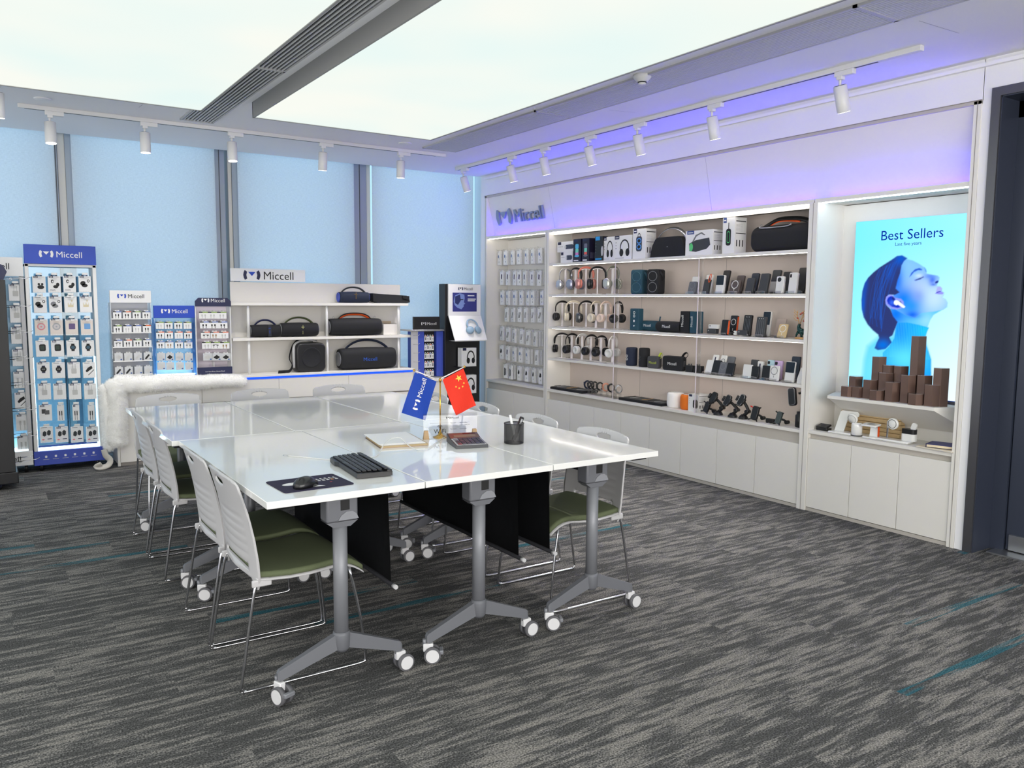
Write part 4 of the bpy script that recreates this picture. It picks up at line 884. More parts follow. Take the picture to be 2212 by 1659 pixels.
# ---- boombox speakers ----
ringm = mat('ring_grey', (120,122,126), .4, .3)
def srrect(w, h, r, n=5): return rrect(w, h, r, n)
def boombox(t, w, h, d, m, trim, ends='grey', slot=False, capm=None):
    b = B(); lo = []
    for u, s in ((-1, .80), (-.985, .90), (-.93, .97), (-.8, .985), (-.4, 1.03), (0, 1.05), (.4, 1.03), (.8, .985), (.93, .97), (.985, .90), (1, .80)):
        lo.append([(u*w/2, p[0]*s, h/2*1.0+p[1]*s) for p in rrect(d, h*.95, min(d, h)*.42, 5)])
    b.loft(lo, m); fixn(b).build('body', t)
    for s in (-1, 1):
        b = B(); b.lathe([(.001, 0), (.40*min(h, d), 0), (.42*min(h, d), s*.006), (.33*min(h, d), s*.010), (.30*min(h, d), s*.006), (.001, s*.008)], trim, (s*w/2*.995, 0, h/2), 24, 'x'); b.build('bass_cap', t)
def arch(t, w, hz, top, r, m, d=0., k=2.0, flat=None, name='handle'):
    b = B(); P = []
    for i in range(21):
        u = -1+2*i/20; P.append((u*w/2, d, hz+(top-hz)*(max(0, 1-abs(u)**k))**.8))
    b.tube(P, r, m, 8, rr=[flat or (r, r)]*21); return fixn(b).build(name, t)
YS = 7.685
def span(p0, p1, pt, zb, Y=YS):
    a, c = GY(p0, pt, Y), GY(p1, pt, Y); return (a.x+c.x)/2, c.x-a.x, GY((p0+p1)/2, pt, Y).z-zb
x, w_, h_ = span(731, 794, 630, ZR[0]); t = thing('boombox_speaker', 'blue boombox speaker with slim handle on the top rack board', 'speaker', (x, YS, ZR[0]))
boombox(t, w_, h_, .13, navyc, blued); arch(t, w_*.86, h_*.8, h_*1.38, .006, darkg, k=2.4, flat=(.011, .005)); b = B(); b.drect(-.002, .002, h_*.35, h_*.95, gold, -.0735); b.drect(-.02, .02, h_*.76, h_*.79, gold, -.0735); b.build('emblem', t)
x, w_, h_ = span(540, 604, 701, ZR[1]); t = thing('boombox_speaker', 'smallest black boombox speaker at the left of the middle board', 'speaker', (x, YS, ZR[1]))
boombox(t, w_, h_, .12, blackc, ringm); arch(t, w_*.8, h_*.75, h_*1.36, .007, navy, k=2.2, flat=(.011, .006)); b = B(); b.drect(.01, .04, h_*.06, h_*.98, mat('strap_navy', (30,34,46), .6), -.0672); b.drect(.022, .026, h_*.3, h_*.55, blue, -.068); b.drect(.014, .034, h_*.7, h_*.74, blue, -.068); b.build('emblem', t)
x, w_, h_ = span(605, 684, 696.5, ZR[1]); t = thing('boombox_speaker', 'black boombox speaker with pale cross emblem on the middle board', 'speaker', (x, YS, ZR[1]))
boombox(t, w_, h_, .14, blackc, ringm); arch(t, w_*.84, h_*.78, h_*1.36, .006, mat('olive', (70,78,50), .5), k=2.2, flat=(.012, .005)); b = B(); yl = mat('pale_gold', (190,190,120), .5)
b.drect(.014, .018, h_*.55, h_*.82, yl, -.0785); b.drect(.001, .03, h_*.66, h_*.70, yl, -.0785); b.drect(.013, .016, h_*.18, h_*.42, yl, -.0785); b.build('emblem', t)
x, w_, h_ = span(709, 820, 684, ZR[1]); t = thing('boombox_speaker', 'widest black boombox speaker with orange-lined handle on the middle board', 'speaker', (x, YS, ZR[1]))
boombox(t, w_, h_*.93, .16, blackc, ringm); arch(t, w_*.62, h_*.85, h_*1.16, .008, blackp, k=3, flat=(.014, .007)); arch(t, w_*.56, h_*.88, h_*1.12, .005, orange, k=3, flat=(.013, .003), name='handle_lining')
for s in (-1, 1): b = B(); b.tube([(s*w_*.40+.009*math.cos(a), 0, h_*.96+.012*math.sin(a)) for a in [2*PI*k/12 for k in range(12)]], .002, silver, 6, closed=True); b.build('strap_ring', t)
x, w_, h_ = span(731, 850, 744+6, CTOP, 7.66); t = thing('boombox_speaker', 'large dark boombox speaker with blue brand lettering on the countertop', 'speaker', (x, 7.66, CTOP))
boombox(t, w_, h_, .17, blackc, ringm); arch(t, w_*.80, h_*.86, h_*1.34, .008, navyc, k=2.2, flat=(.014, .008)); b = B(); b.text('Miccell', .036, 0, h_*.40, mat('letter_blue', (40,90,190), .5), -.0955, center=True, sx=1.05); b.build('lettering', t)
x, w_, h_ = span(634, 697, 740, CTOP, 7.66); t = thing('boombox_speaker', 'square black cube speaker with shoulder strap on the countertop', 'speaker', (x, 7.66, CTOP))
b = B(); lo = [[(p[0]*s, y, h_/2+p[1]*s) for p in rrect(w_, h_, .05, 6)] for y, s in ((-.085, .9), (-.078, .97), (-.06, 1), (.07, 1), (.08, .96))]; b.loft(lo, blackp); fixn(b).build('body', t)
b = B(); b.lathe([(.001, .0), (.085, 0), (.095, -.004), (.098, 0), (.098, .004)], blackc, (0, -.086, h_/2), 32, 'y'); b.build('grille', t)
b = B(); b.tube([(-w_/2-.005, -.02, h_*.15), (-w_/2-.012, -.03, h_*.5), (-w_/2-.002, -.02, h_*.9), (-w_*.3, 0, h_*1.05), (0, .0, h_*1.09), (w_*.3, 0, h_*1.04)], .01, ltg, 8, rr=[(.004, .014)]*6); b.build('carry_handle', t)
b = B(); b.tube([(w_*.2, .02, h_*1.06), (-w_*.2, .03, h_*1.10), (-w_*.48, .02, h_*.95), (-w_*.66, -.01, h_*.5), (-w_*.60, -.04, h_*.25), (-w_*.72, -.06, h_*.06), (-w_*.95, -.08, .012), (-w_*1.12, -.085, .012)], .01, blackm, 8, rr=[(.002, .018)]*8); b.build('strap', t)
# folded black bag and marble box
x, w_, h_ = span(801, 880, 634, ZR[0], 7.68); t = thing('folded_bag', 'flat folded black shopping bag lying on the top rack board', 'bag', (x, 7.68, ZR[0]))
b = B(); b.loft([[(-w_/2, y, z) for y, z in ((-.06, .02), (.06, .02), (.05, h_), (-.05, h_))], [(-w_*.3, y, z) for y, z in ((-.06, .002), (.06, .002), (.05, h_*.9), (-.05, h_*.94))], [(w_*.42, y, z) for y, z in ((-.06, .002), (.06, .002), (.05, h_*.8), (-.05, h_*.8))], [(w_/2, y, z) for y, z in ((-.06, .01), (.06, .01), (.05, .035), (-.05, .04))]], blackm, sm=False)
b.loft([[(w_*.30, y, z) for y, z in ((-.062, h_*.5), (.0, h_*.5), (.0, h_*.8), (-.062, h_*.8))], [(w_*.48, y, z) for y, z in ((-.062, h_*.35), (.0, h_*.35), (.0, h_*.75), (-.062, h_*.75))]], blackm, sm=False); fixn(b).build('body', t)
b = B(); b.tube([(-w_*.5, -.03, .03), (-w_*.62, -.05, .012), (-w_*.5, -.07, .004), (-w_*.3, -.06, .004)], .003, blackm); b.build('cord', t)
x, w_, h_ = span(824, 857, 700, ZR[1], 7.69); t = thing('napkin_box', 'small white marble-patterned box at the right of the middle board', 'box', (x, 7.69, ZR[1]))
b = B(); b.box(-w_/2, w_/2, -.05, .05, .0, h_, mat('white_marble', (232,228,222), .3, var=.05, scale=12), .002); b.build('body', t); b = B(); b.box(-w_*.4, w_*.4, -.03, .01, h_, h_+.012, acry, .003); b.build('clear_lid', t)
o = B().box(-.065, .065, 0, .01, 0, h_*1.25, mat('kraft', (196,176,150), .8)).build('cardboard_sheet'); o.location = (x-.01, 7.765, ZR[1]); tag(o, 'kraft cardboard sheet leaning behind the marble box', 'cardboard')
# ================= RETAIL PACKS =================
def art(b, kind, w, h, y):
    pk = lambda n, c: mat('print_'+n, c, .6)
    cx, cz = 0, h*.47; s = w
    if kind == 'earbuds': b.decal(ell(.12*s, .34*h, .26*s, .12*h), ink, y); b.decal(ell(-.02*s, .52*h, .09*s, .07*h), ink, y); b.decal(ell(.24*s, .52*h, .09*s, .07*h), ink, y)
    elif kind == 'hook_buds': b.decal(ell(.1*s, .36*h, .2*s, .10*h), ink, y); b.decal(ell(.26*s, .49*h, .13*s, .12*h), ink, y-.0001); b.decal(ell(-.15*s, .68*h, .11*s, .11*h), ink, y); b.decal(ell(-.13*s, .67*h, .06*s, .06*h), white, y-.0001); b.text('OWS', .09*h, -.36*s, .10*h, navy, y)
    elif kind == 'case_buds': b.decal(ell(-.16*s, .56*h, .22*s, .13*h, r=.5), ink, y); b.decal(ell(-.02*s, .42*h, .24*s, .11*h), ink, y); b.decal(ell(.28*s, .70*h, .11*s, .09*h), ink, y); b.decal(ell(.28*s, .70*h, .06*s, .05*h), white, y-.0001)
    elif kind == 'case_buds_grey': b.decal(ell(-.16*s, .56*h, .22*s, .13*h, r=.5), midg, y); b.decal(ell(-.02*s, .42*h, .24*s, .11*h), midg, y); b.decal(ell(.28*s, .70*h, .11*s, .09*h), ink, y); b.decal(ell(.28*s, .70*h, .06*s, .05*h), white, y-.0001)
    elif kind == 'cream_buds': b.decal(rrect(.44*s, .26*h, .04*s, 3, 0, .48*h), pk('cream', (214,202,170)), y); b.decal(ell(-.1*s, .55*h, .08*s, .06*h), white, y-.0001); b.decal(ell(.12*s, .55*h, .08*s, .06*h), white, y-.0001); b.decal(ell(.1*s, .74*h, .06*s, .07*h), pk('cream', (214,202,170)), y)
    elif kind in ('pink_disc', 'grey_disc'): c = pk('pink', (214,140,146)) if kind == 'pink_disc' else pk('gr', (168,170,174)); b.drect(-.49*s, .49*s, .08*h, .92*h, pk('tan', (222,212,204)), y); b.decal(ell(0, .55*h, .32*s, .22*h), c, y-.0001); b.decal(ell(0, .55*h, .22*s, .15*h), pk('lg', (200,196,196)), y-.0002); b.decal(ell(0, .55*h, .08*s, .055*h), c, y-.0003)
    elif kind in ('purple_case', 'blue_case'): c = pk('purple', (100,84,128)) if kind == 'purple_case' else pk('sky', (110,160,214)); b.drect(-.49*s, .49*s, .08*h, .92*h, pk('tan', (222,212,204)), y); b.decal(rrect(.5*s, .36*h, .05*s, 3, .02*s, .55*h), c, y-.0001)
    elif kind == 'square_watch': b.decal(rrect(.5*s, .42*h, .12*s, 4, .02*s, .56*h), ink, y); b.decal(rrect(.32*s, .26*h, .05*s, 3, 0, .56*h), pk('gw', (50,66,60)), y-.0001)
    elif kind == 'round_watch': b.drect(-.12*s, .14*s, .34*h, .80*h, ink, y); b.decal(ell(.01*s, .57*h, .24*s, .16*h), ink, y-.0001); b.decal(ell(.01*s, .57*h, .16*s, .10*h), pk('wf', (60,90,110)), y-.0002)
    elif kind == 'time_watch': b.drect(-.12*s, .14*s, .34*h, .80*h, navy, y); b.decal(ell(.01*s, .57*h, .24*s, .16*h), ink, y-.0001); b.text('10:20', .055*h, 0, .55*h, white, y-.0003, center=True)
    elif kind in ('charger', 'disc_grey'): b.decal(rrect(.42*s, .32*h, .06*s, 3, -.0*s, .45*h), pk('shade', (190,190,188)), y); b.poly([(-.12*s, y, .60*h), (-.1*s, y, .60*h), (-.08*s, y, .9*h), (-.1*s, y, .9*h)], midg); b.poly([(.1*s, y, .60*h), (.12*s, y, .60*h), (.12*s, y, .9*h), (.1*s, y, .9*h)], midg)
    elif kind == 'two_squares': b.drect(-.3*s, .02*s, .46*h, .74*h, pk('dk', (70,70,72)), y); b.drect(-.06*s, .3*s, .40*h, .66*h, pk('dk2', (96,96,98)), y-.0001)
    elif kind == 'puffs':
        for q, cxx in ((0, -.16), (1, .18)): b.decal([(cxx*s+a*s, (.56+.05*q)*h+c*h) for a, c in ((-.16, -.1), (-.13, .1), (0, .18), (.15, .1), (.13, -.1), (0, -.18))], pk('cush', (44,50,54)), y-.0001*q)
        b.drect(.05*s, .38*s, .20*h, .245*h, navy, y)
        if w > .0725: b.decal(ell(-.28*s, .20*h, .1*s, .05*h), pk('rose', (232,140,150)), y)
    elif kind in ('cable', 'cable_white', 'cable_gold'):
        c = {'cable': ink, 'cable_white': pk('shade', (180,180,178)), 'cable_gold': pk('brs', (150,120,80))}[kind]
        for cxx in (-.16, .16): b.drect(cxx*s-.09*s, cxx*s+.05*s, .34*h, .62*h, c, y); b.drect(cxx*s-.05*s, cxx*s+.01*s, 0.05*h, .36*h, c, y)
    elif kind == 'diag_cable':
        for cxx in (-.2, .08): b.poly([(cxx*s-.12*s, y, .30*h), (cxx*s-.02*s, y, .26*h), (cxx*s+.26*s, y, .66*h), (cxx*s+.18*s, y, .72*h)], ink)
        b.drect(-.1*s, .2*s, .14*h, .18*h, ltg, y)
    elif kind == 'earphones':
        b.drect(-.3*s, .3*s, .62*h, .67*h, ink, y)
        for cxx in (-.2, .2): b.decal(ell(cxx*s, .48*h, .13*s, .06*h), ink, y); b.drect(cxx*s-.02*s, cxx*s+.02*s, .1*h, .46*h, ink, y)
    elif kind in ('plug', 'plug_dark'): c = pk('shade', (196,196,196)) if kind == 'plug' else ink; b.decal([(0, .78*h), (-.36*s, .46*h), (.0, .16*h), (.36*s, .48*h)], c, y); b.decal(ell(.3*s, .18*h, .11*s, .09*h), pk('badge', (70,96,150)), y-.0001)
    elif kind in ('stick', 'stick_dark'): c = pk('shade', (196,196,196)) if kind == 'stick' else ink; b.decal([(-.38*s, .14*h), (-.2*s, .10*h), (.26*s, .66*h), (.1*s, .80*h), (-.3*s, .34*h)], c, y); b.decal(ell(.3*s, .18*h, .11*s, .09*h), pk('badge', (70,96,150)), y-.0001)
    elif kind == 'car_charger': b.decal([(-.3*s, .46*h), (-.2*s, .36*h), (.28*s, .62*h), (.2*s, .78*h), (-.1*s, .66*h)], ink, y); b.poly([(-.1*s, y, .2*h), (-.06*s, y, .18*h), (.4*s, y, .5*h), (.38*s, y, .54*h)], ink)
    elif kind == 'ball_cable': b.decal(ell(-.12*s, .62*h, .2*s, .12*h), pk('bl', (110,130,170)), y); b.poly([(.05*s, y, .38*h), (.08*s, y, .36*h), (.34*s, y, .58*h), (.32*s, y, .62*h)], midg); b.drect(.02*s, .16*s, .18*h, .28*h, midg, y)
    elif kind == 'usb_block': b.decal([(-.16*s, .46*h), (.14*s, .40*h), (.22*s, .74*h), (-.1*s, .78*h)], pk('plum', (78,68,96)), y); b.drect(.1*s, .22*s, .2*h, .28*h, midg, y)
    elif kind == 'bar': b.decal([(-.3*s, .2*h), (-.02*s, .2*h), (-.02*s, .75*h), (-.3*s, .75*h)], pk('dk', (70,70,72)), y); b.drect(.05*s, .3*s, .25*h, .7*h, pk('dk2', (96,96,98)), y)
    elif kind == 'blackblob': b.decal([(-.3*s, .5*h), (-.05*s, .42*h), (.24*s, .52*h), (.2*s, .68*h), (-.1*s, .78*h)], ink, y); b.drect(-.05*s, .2*s, .2*h, .3*h, ltg, y)
PK = {}
def pack(loc, rz, w, h, d, kind, lb, grp, top='none', topm=None, clearp=False, cat='boxed accessory', name='product_box', rot=None):
    key = (round(w, 3), round(h, 3), round(d, 3), kind, top, topm.name if topm else '', clearp)
    if key in PK: return dup(PK[key], loc, rz, lb, grp, rot)
    t = thing(name, lb, cat, loc, rz, grp, rot)
    bm_ = mat('blister_grey', (196,198,200), .25) if clearp else white
    b = B(); b.box(-w/2, w/2, -d/2, d/2, 0, h, bm_, .0012 if w > .05 else 0, 1); b.build('box', t)
    b = B(); y = -d/2-.0006
    if top == 'logo': b.drect(-w/2+.1*w, -w/2+.42*w, h*.89, h*1.0, navy, y); b.loops(w*.11, -w*.24, h*.945, white, y-.0002); b.drect(.2*w, .42*w, h*.93, h*.95, ltg, y)
    if top == 'name': b.drect(-w*.4, w*.05, h*.94, h*.965, midg, y); b.drect(.2*w, .4*w, h*.94, h*.955, ltg, y)
    if top == 'band': b.drect(-w/2, w/2, h*.86, h, topm, y); b.drect(-w/2, -w*.12, h*.86, h, ink, y-.0001)
    art(b, kind, w, h, y-.0003)
    if h > .08:
        for k in range(4): b.drect(-w*.38+k*w*.2, -w*.28+k*w*.2, h*.035, h*.045, ltg, y)
    for k in range(4):
        if d > .012: b.poly([(w/2+.0005, -d*.2, h*(.8-.08*k)), (w/2+.0005, d*.2, h*(.8-.08*k)), (w/2+.0005, d*.2, h*(.78-.08*k)), (w/2+.0005, -d*.2, h*(.78-.08*k))], ltg)
    b.build('print', t)
    b = B(); tm = {'logo': navy}.get(top, whitep); hw, hh_ = w*.26, h*.085 if h > .08 else h*.16
    b.sheet([(-hw, 0), (hw, 0), (hw, hh_*.7), (hw*.8, hh_), (-hw*.8, hh_), (-hw, hh_*.7)], [ell(0, hh_*.55, hw*.5, hh_*.22, 8)], .02, lambda u, v: (u, 0, h+v), tm, .001, False); b.build('hang_tab', t)
    PK[key] = t; return t
def rackhooks(t, pts, ln, m=None, tagm=None):
    for (x, y, z) in pts:
        b = B()
        for s in (-.008, .008): b.tube([(x+s, y, z), (x+s, y-ln+.01, z), (x, y-ln, z+.004)] if s < 0 else [(x+s, y, z), (x+s, y-ln+.01, z), (x, y-ln, z+.004)], .0016, m or chrome, 6)
        if tagm: b.box(x-.021, x+.021, y-ln-.006, y-ln, z-.002, z+.016, tagm, .005)
        b.build('hook', t)
bk_light = emit('backlight_glow', (.62, .88, 1.0), 4.0)
frost = mat('frosted_panel_blue', (150,196,224), .3)
# ---- tall blue rack ----
AY = 7.60; a0, a1 = GY(55, 571, AY), GY(206, 571, AY); bl_, br_ = GY(75, 975, AY), GY(226, 965, AY)
ax0, ax1 = (GY(53, 600, AY).x+GY(74, 960, AY).x)/2, (GY(207, 600, AY).x+GY(226, 960, AY).x)/2; AW = ax1-ax0; zTop = GY(128, 530, AY).z; zh = GY(128, 571, AY).z; zp1 = GY(150, 970, AY).z; zp0 = GY(150, 1000, AY).z
t = thing('display_rack', 'tall white display rack with blue brand header at the windows', 'rack', (ax0, AY, 0))
TA = t; D_ = .30
b = B(); b.box(0, AW, -.02, .03, zh, zTop, blue, .002); hd = b.build('header', t); b = B(); b.brand(AW*.115, AW/2, zh+(zTop-zh)*.33, white, -.022); b.build('lettering', hd)
for x in (0, AW-.028): b = B(); b.box(x, x+.028, 0, D_, zp1, zh, whitep, .003); b.build('side_frame', t)
b = B(); b.box(0, AW, 0, D_, zh-.02, zh, whitep); b.build('top_board', t)
b = B(); b.box(.028, AW-.028, .13, .135, zp1+.03, zh-.02, clear('rack_back_clear', (.75,.92,1), gloss=.1, tint=.9)); b.build('clear_back', t)
b = B(); b.box(-.004, AW+.004, -.006, D_, zp0, zp1, blued, .003); bp = b.build('base_panel', t)
b = B()
for k in range(6):
    x = AW*(.16+k*.136); zc = (zp0+zp1)/2+.012; b.decal(rrect(.016, .018, .004, 2, x, zc), white, -.0075); b.drect(x-.022, x+.022, zc-.024, zc-.021, ltg, -.0075)
b.build('icon_row', bp)
b = B(); b.box(.03, AW-.03, .02, .12, zp1+.001, zp1+.012, bk_light); b.build('light_strip', t)
b = B()
for x in (.03, AW-.036): b.box(x, x+.006, .10, .115, zp1+.02, (zp1+zh)*.5, bk_light)
b.build('light_strip', t)
for x, y in ((.05, .04), (AW-.05, .04), (.05, D_-.05), (AW-.05, D_-.05)):
    b = B(); b.box(x-.022, x+.022, y-.02, y+.02, .07, zp0, blackp, .003); b.cyl((x-.012, y+.01, .034), (x+.012, y+.01, .034), .034, blackp, n=20); b.cyl((x-.0125, y+.01, .034), (x+.0125, y+.01, .034), .014, silver, n=14); b.build('caster', t)
rows = [590, 634, 683, 729, 776, 822, 868, 915]; cols = [83, 116, 149, 182]
kinds = [['earbuds', 'hook_buds', 'hook_buds', 'case_buds'], ['case_buds', 'case_buds_grey', 'cream_buds', 'cream_buds'], ['pink_disc', 'grey_disc', 'purple_case', 'blue_case'], ['square_watch', 'square_watch', 'round_watch', 'round_watch'],
         ['time_watch', 'time_watch', 'charger', 'car_charger'], ['charger', 'disc_grey', 'charger', 'disc_grey'], ['two_squares', 'cable', 'cable', 'cable'], ['puffs', 'puffs', 'puffs', 'puffs']]
kn = {'earbuds': 'black earbud case', 'hook_buds': 'ear-hook buds', 'case_buds': 'black open case', 'case_buds_grey': 'grey open case', 'cream_buds': 'cream earbuds', 'pink_disc': 'pink round disc', 'grey_disc': 'grey round disc', 'purple_case': 'purple square case', 'blue_case': 'blue square case',
      'square_watch': 'black square watch', 'round_watch': 'black round watch', 'time_watch': 'time-showing watch', 'charger': 'pale wall charger', 'disc_grey': 'grey charger', 'car_charger': 'black car charger', 'two_squares': 'two dark squares', 'cable': 'two cable plugs', 'puffs': 'two dark folding earbuds',
      'cable_white': 'white cable plugs', 'cable_gold': 'brass cable plugs', 'diag_cable': 'slanting cables', 'earphones': 'wired earphones', 'plug': 'white wall plug', 'plug_dark': 'black wall plug', 'stick': 'white car charger', 'stick_dark': 'black car charger', 'ball_cable': 'blue charger and cable', 'usb_block': 'plum charging block', 'bar': 'grey battery bars', 'blackblob': 'black clip'}
hp = []
for r, py in enumerate(rows):
    for c in range(4):
        px = cols[c]+r*2.35; Y = AY+.03; p = GY(px, py, Y); nar = r == 6 and c > 0; w = .052 if nar else (.0735 if (r == 7 and c in (1, 3)) else .072) if r in (7,) else .088 if r == 0 and False else .098*.9
        w = .05 if nar else .092; h = GY(px, py+9, Y).z-GY(px, py+46.5, Y).z; h = min(h, .132)
        z0 = p.z-.025-h
        pack((p.x, Y, z0), 0, w, h, .016, kinds[r][c], 'box printed with %s, %s from left, row %d of tall blue rack' % (kn[kinds[r][c]], ORD[c], r+1), 'boxes on the tall blue rack', 'logo' if (r+c) % 2 == 0 or r in (0, 2, 5) else 'name')
        hp.append((p.x-ax0, .13, p.z-.014))
rackhooks(t, hp, .135, acry, whitep)
# ---- white rack cut by the left edge ----
LY = 7.60; lx1 = GY(50, 600, LY).x; lx1b = GY(72, 980, LY).x; lx = (lx1+lx1b)/2; t = thing('display_rack', 'white display rack at the far left, mostly hidden by the black stand', 'rack', (lx-.46, LY, 0)); WL = .46
z1, z0 = GY(30, 556, LY).z, GY(30, 597, LY).z; zb1, zb0 = GY(50, 975, LY).z, GY(50, 1006, LY).z
b = B(); b.box(0, WL, -.02, .03, z0, z1, white, .002); hd = b.build('header', t); b = B(); b.brand(WL*.13, WL/2-.02, z0+(z1-z0)*.33, ink, -.022); b.build('lettering', hd)
b = B(); b.box(WL-.03, WL, 0, .30, zb1, z0, ltg, .003); b.build('side_frame', t); b = B(); b.box(0, .03, 0, .30, zb1, z0, ltg, .003); b.build('side_frame', t)
b = B(); b.box(.03, WL-.03, .13, .135, zb1, z0, frost); b.build('back_panel', t)
b = B(); b.box(-.002, WL, -.006, .30, zb0, zb1, white, .003); bp = b.build('base_panel', t); b = B(); b.brand(WL*.12, WL/2, zb0+.03, ink, -.008); b.build('lettering', bp)
b = B(); b.box(.03, WL-.03, .02, .12, zb1+.001, zb1+.012, bk_light); b.build('light_strip', t)
for x in (.05, WL-.05): b = B(); b.box(x-.022, x+.022, .02, .06, .07, zb0, blackp, .003); b.cyl((x-.012, .05, .034), (x+.012, .05, .034), .034, blackp, n=20); b.cyl((x-.0125, .05, .034), (x+.0125, .05, .034), .014, silver, n=14); b.build('caster', t)
hp = []
for r, py in enumerate([608, 655, 701, 749, 797, 842, 889, 935]):
    px = 32+r*2.6; Y = LY+.03; p = GY(px, py, Y); pack((p.x, Y, p.z-.155), 0, .092, .132, .016, ['charger', 'charger', 'disc_grey', 'disc_grey', 'cable_white', 'car_charger', 'cable_white', 'cable_white'][r], '%s box from the top on the white rack at the far left' % ORD[r], 'boxes on the white left rack', 'logo'); hp.append((p.x-(lx-.46), .13, p.z-.014))
rackhooks(t, hp, .135, chrome, whitep)
# ---- black perforated stand at the left edge ----
by = 7.12; t = thing('hook_stand', 'tall black perforated floor stand with wire hooks at the left photo edge', 'rack', (-.2, by, 0))
perf = bpy.data.materials.new('perforated_black'); perf.use_nodes = True; nt = perf.node_tree; N = nt.nodes; pr = N['Principled BSDF']; tc = N.new('ShaderNodeTexCoord'); vm = N.new('ShaderNodeVectorMath'); vm.operation = 'FRACTION'; sc = N.new('ShaderNodeVectorMath'); sc.operation = 'SCALE'; sc.inputs['Scale'].default_value = 40
nt.links.new(tc.outputs['Object'], sc.inputs[0]); nt.links.new(sc.outputs[0], vm.inputs[0]); s2 = N.new('ShaderNodeVectorMath'); s2.operation = 'DISTANCE'; mk = N.new('ShaderNodeVectorMath'); mk.operation = 'MULTIPLY'; mk.inputs[1].default_value = (0, 1, 1); nt.links.new(vm.outputs[0], mk.inputs[0]); nt.links.new(mk.outputs[0], s2.inputs[0]); s2.inputs[1].default_value = (0, .5, .5)
cr = N.new('ShaderNodeValToRGB'); cr.color_ramp.elements[0].position = .12; cr.color_ramp.elements[0].color = (.002, .002, .003, 1); cr.color_ramp.elements[1].position = .16; cr.color_ramp.elements[1].color = (.012, .012, .014, 1); nt.links.new(s2.outputs['Value'], cr.inputs[0]); nt.links.new(cr.outputs[0], pr.inputs['Base Color']); pr.inputs['Roughness'].default_value = .5
xr = GY(21, 800, by).x; b = B(); b.box(-.25, xr+.2, -.12, .12, .13, GY(15, 605, by).z, perf, .003); b.build('panel_column', t)
b = B(); xa = GY(6, 570, by).x+.2; zt1, zt0 = GY(5, 568, by).z, GY(5, 606, by).z; b.loft([[(xr+.2-.01, y, zt0), (-.25, y, zt0), (-.25, y, zt1), (xa-.03, y, zt1), (xa, y, zt1-.02), (xa+.022, y, (zt0+zt1)/2)] for y in (-.02, .02)], navy, sm=False); fixn(b).build('header', t)
b = B(); b.box(-.25, xr+.215, -.14, .14, .045, .13, blackp, .006); b.build('plinth', t); b = B(); b.lathe([(.001, 0), (.30, 0), (.30, .02), (.27, .045), (.001, .046)], blackp, (.02, 0, 0), 40); b.build('base_disc', t)
b = B(); b.T = Matrix.Translation((xr+.2165, .0, .062)) @ Matrix.Rotation(PI/2, 4, 'Z'); b.text('Miccell', .04, -.09, 0, white, 0); b.build('lettering', t)
for k, py in enumerate((600, 660, 716, 772, 828, 884, 940, 992)):
    z = GY(30, py, by).z; b = B(); b.tube([(xr+.2, -.06, z-.012), (xr+.34, -.06, z-.004), (xr+.36, -.06, z+.006)], .0022, chrome); b.tube([(xr+.2, .05, z-.002), (xr+.31, .05, z+.003), (xr+.325, .05, z+.012)], .0022, chrome)
    b.tube([(xr+.235+.008*math.cos(a), -.06, z-.012+.01*math.sin(a)) for a in [2*PI*j/8 for j in range(8)]], .0018, chrome, 5, closed=True); b.build('hook', t)
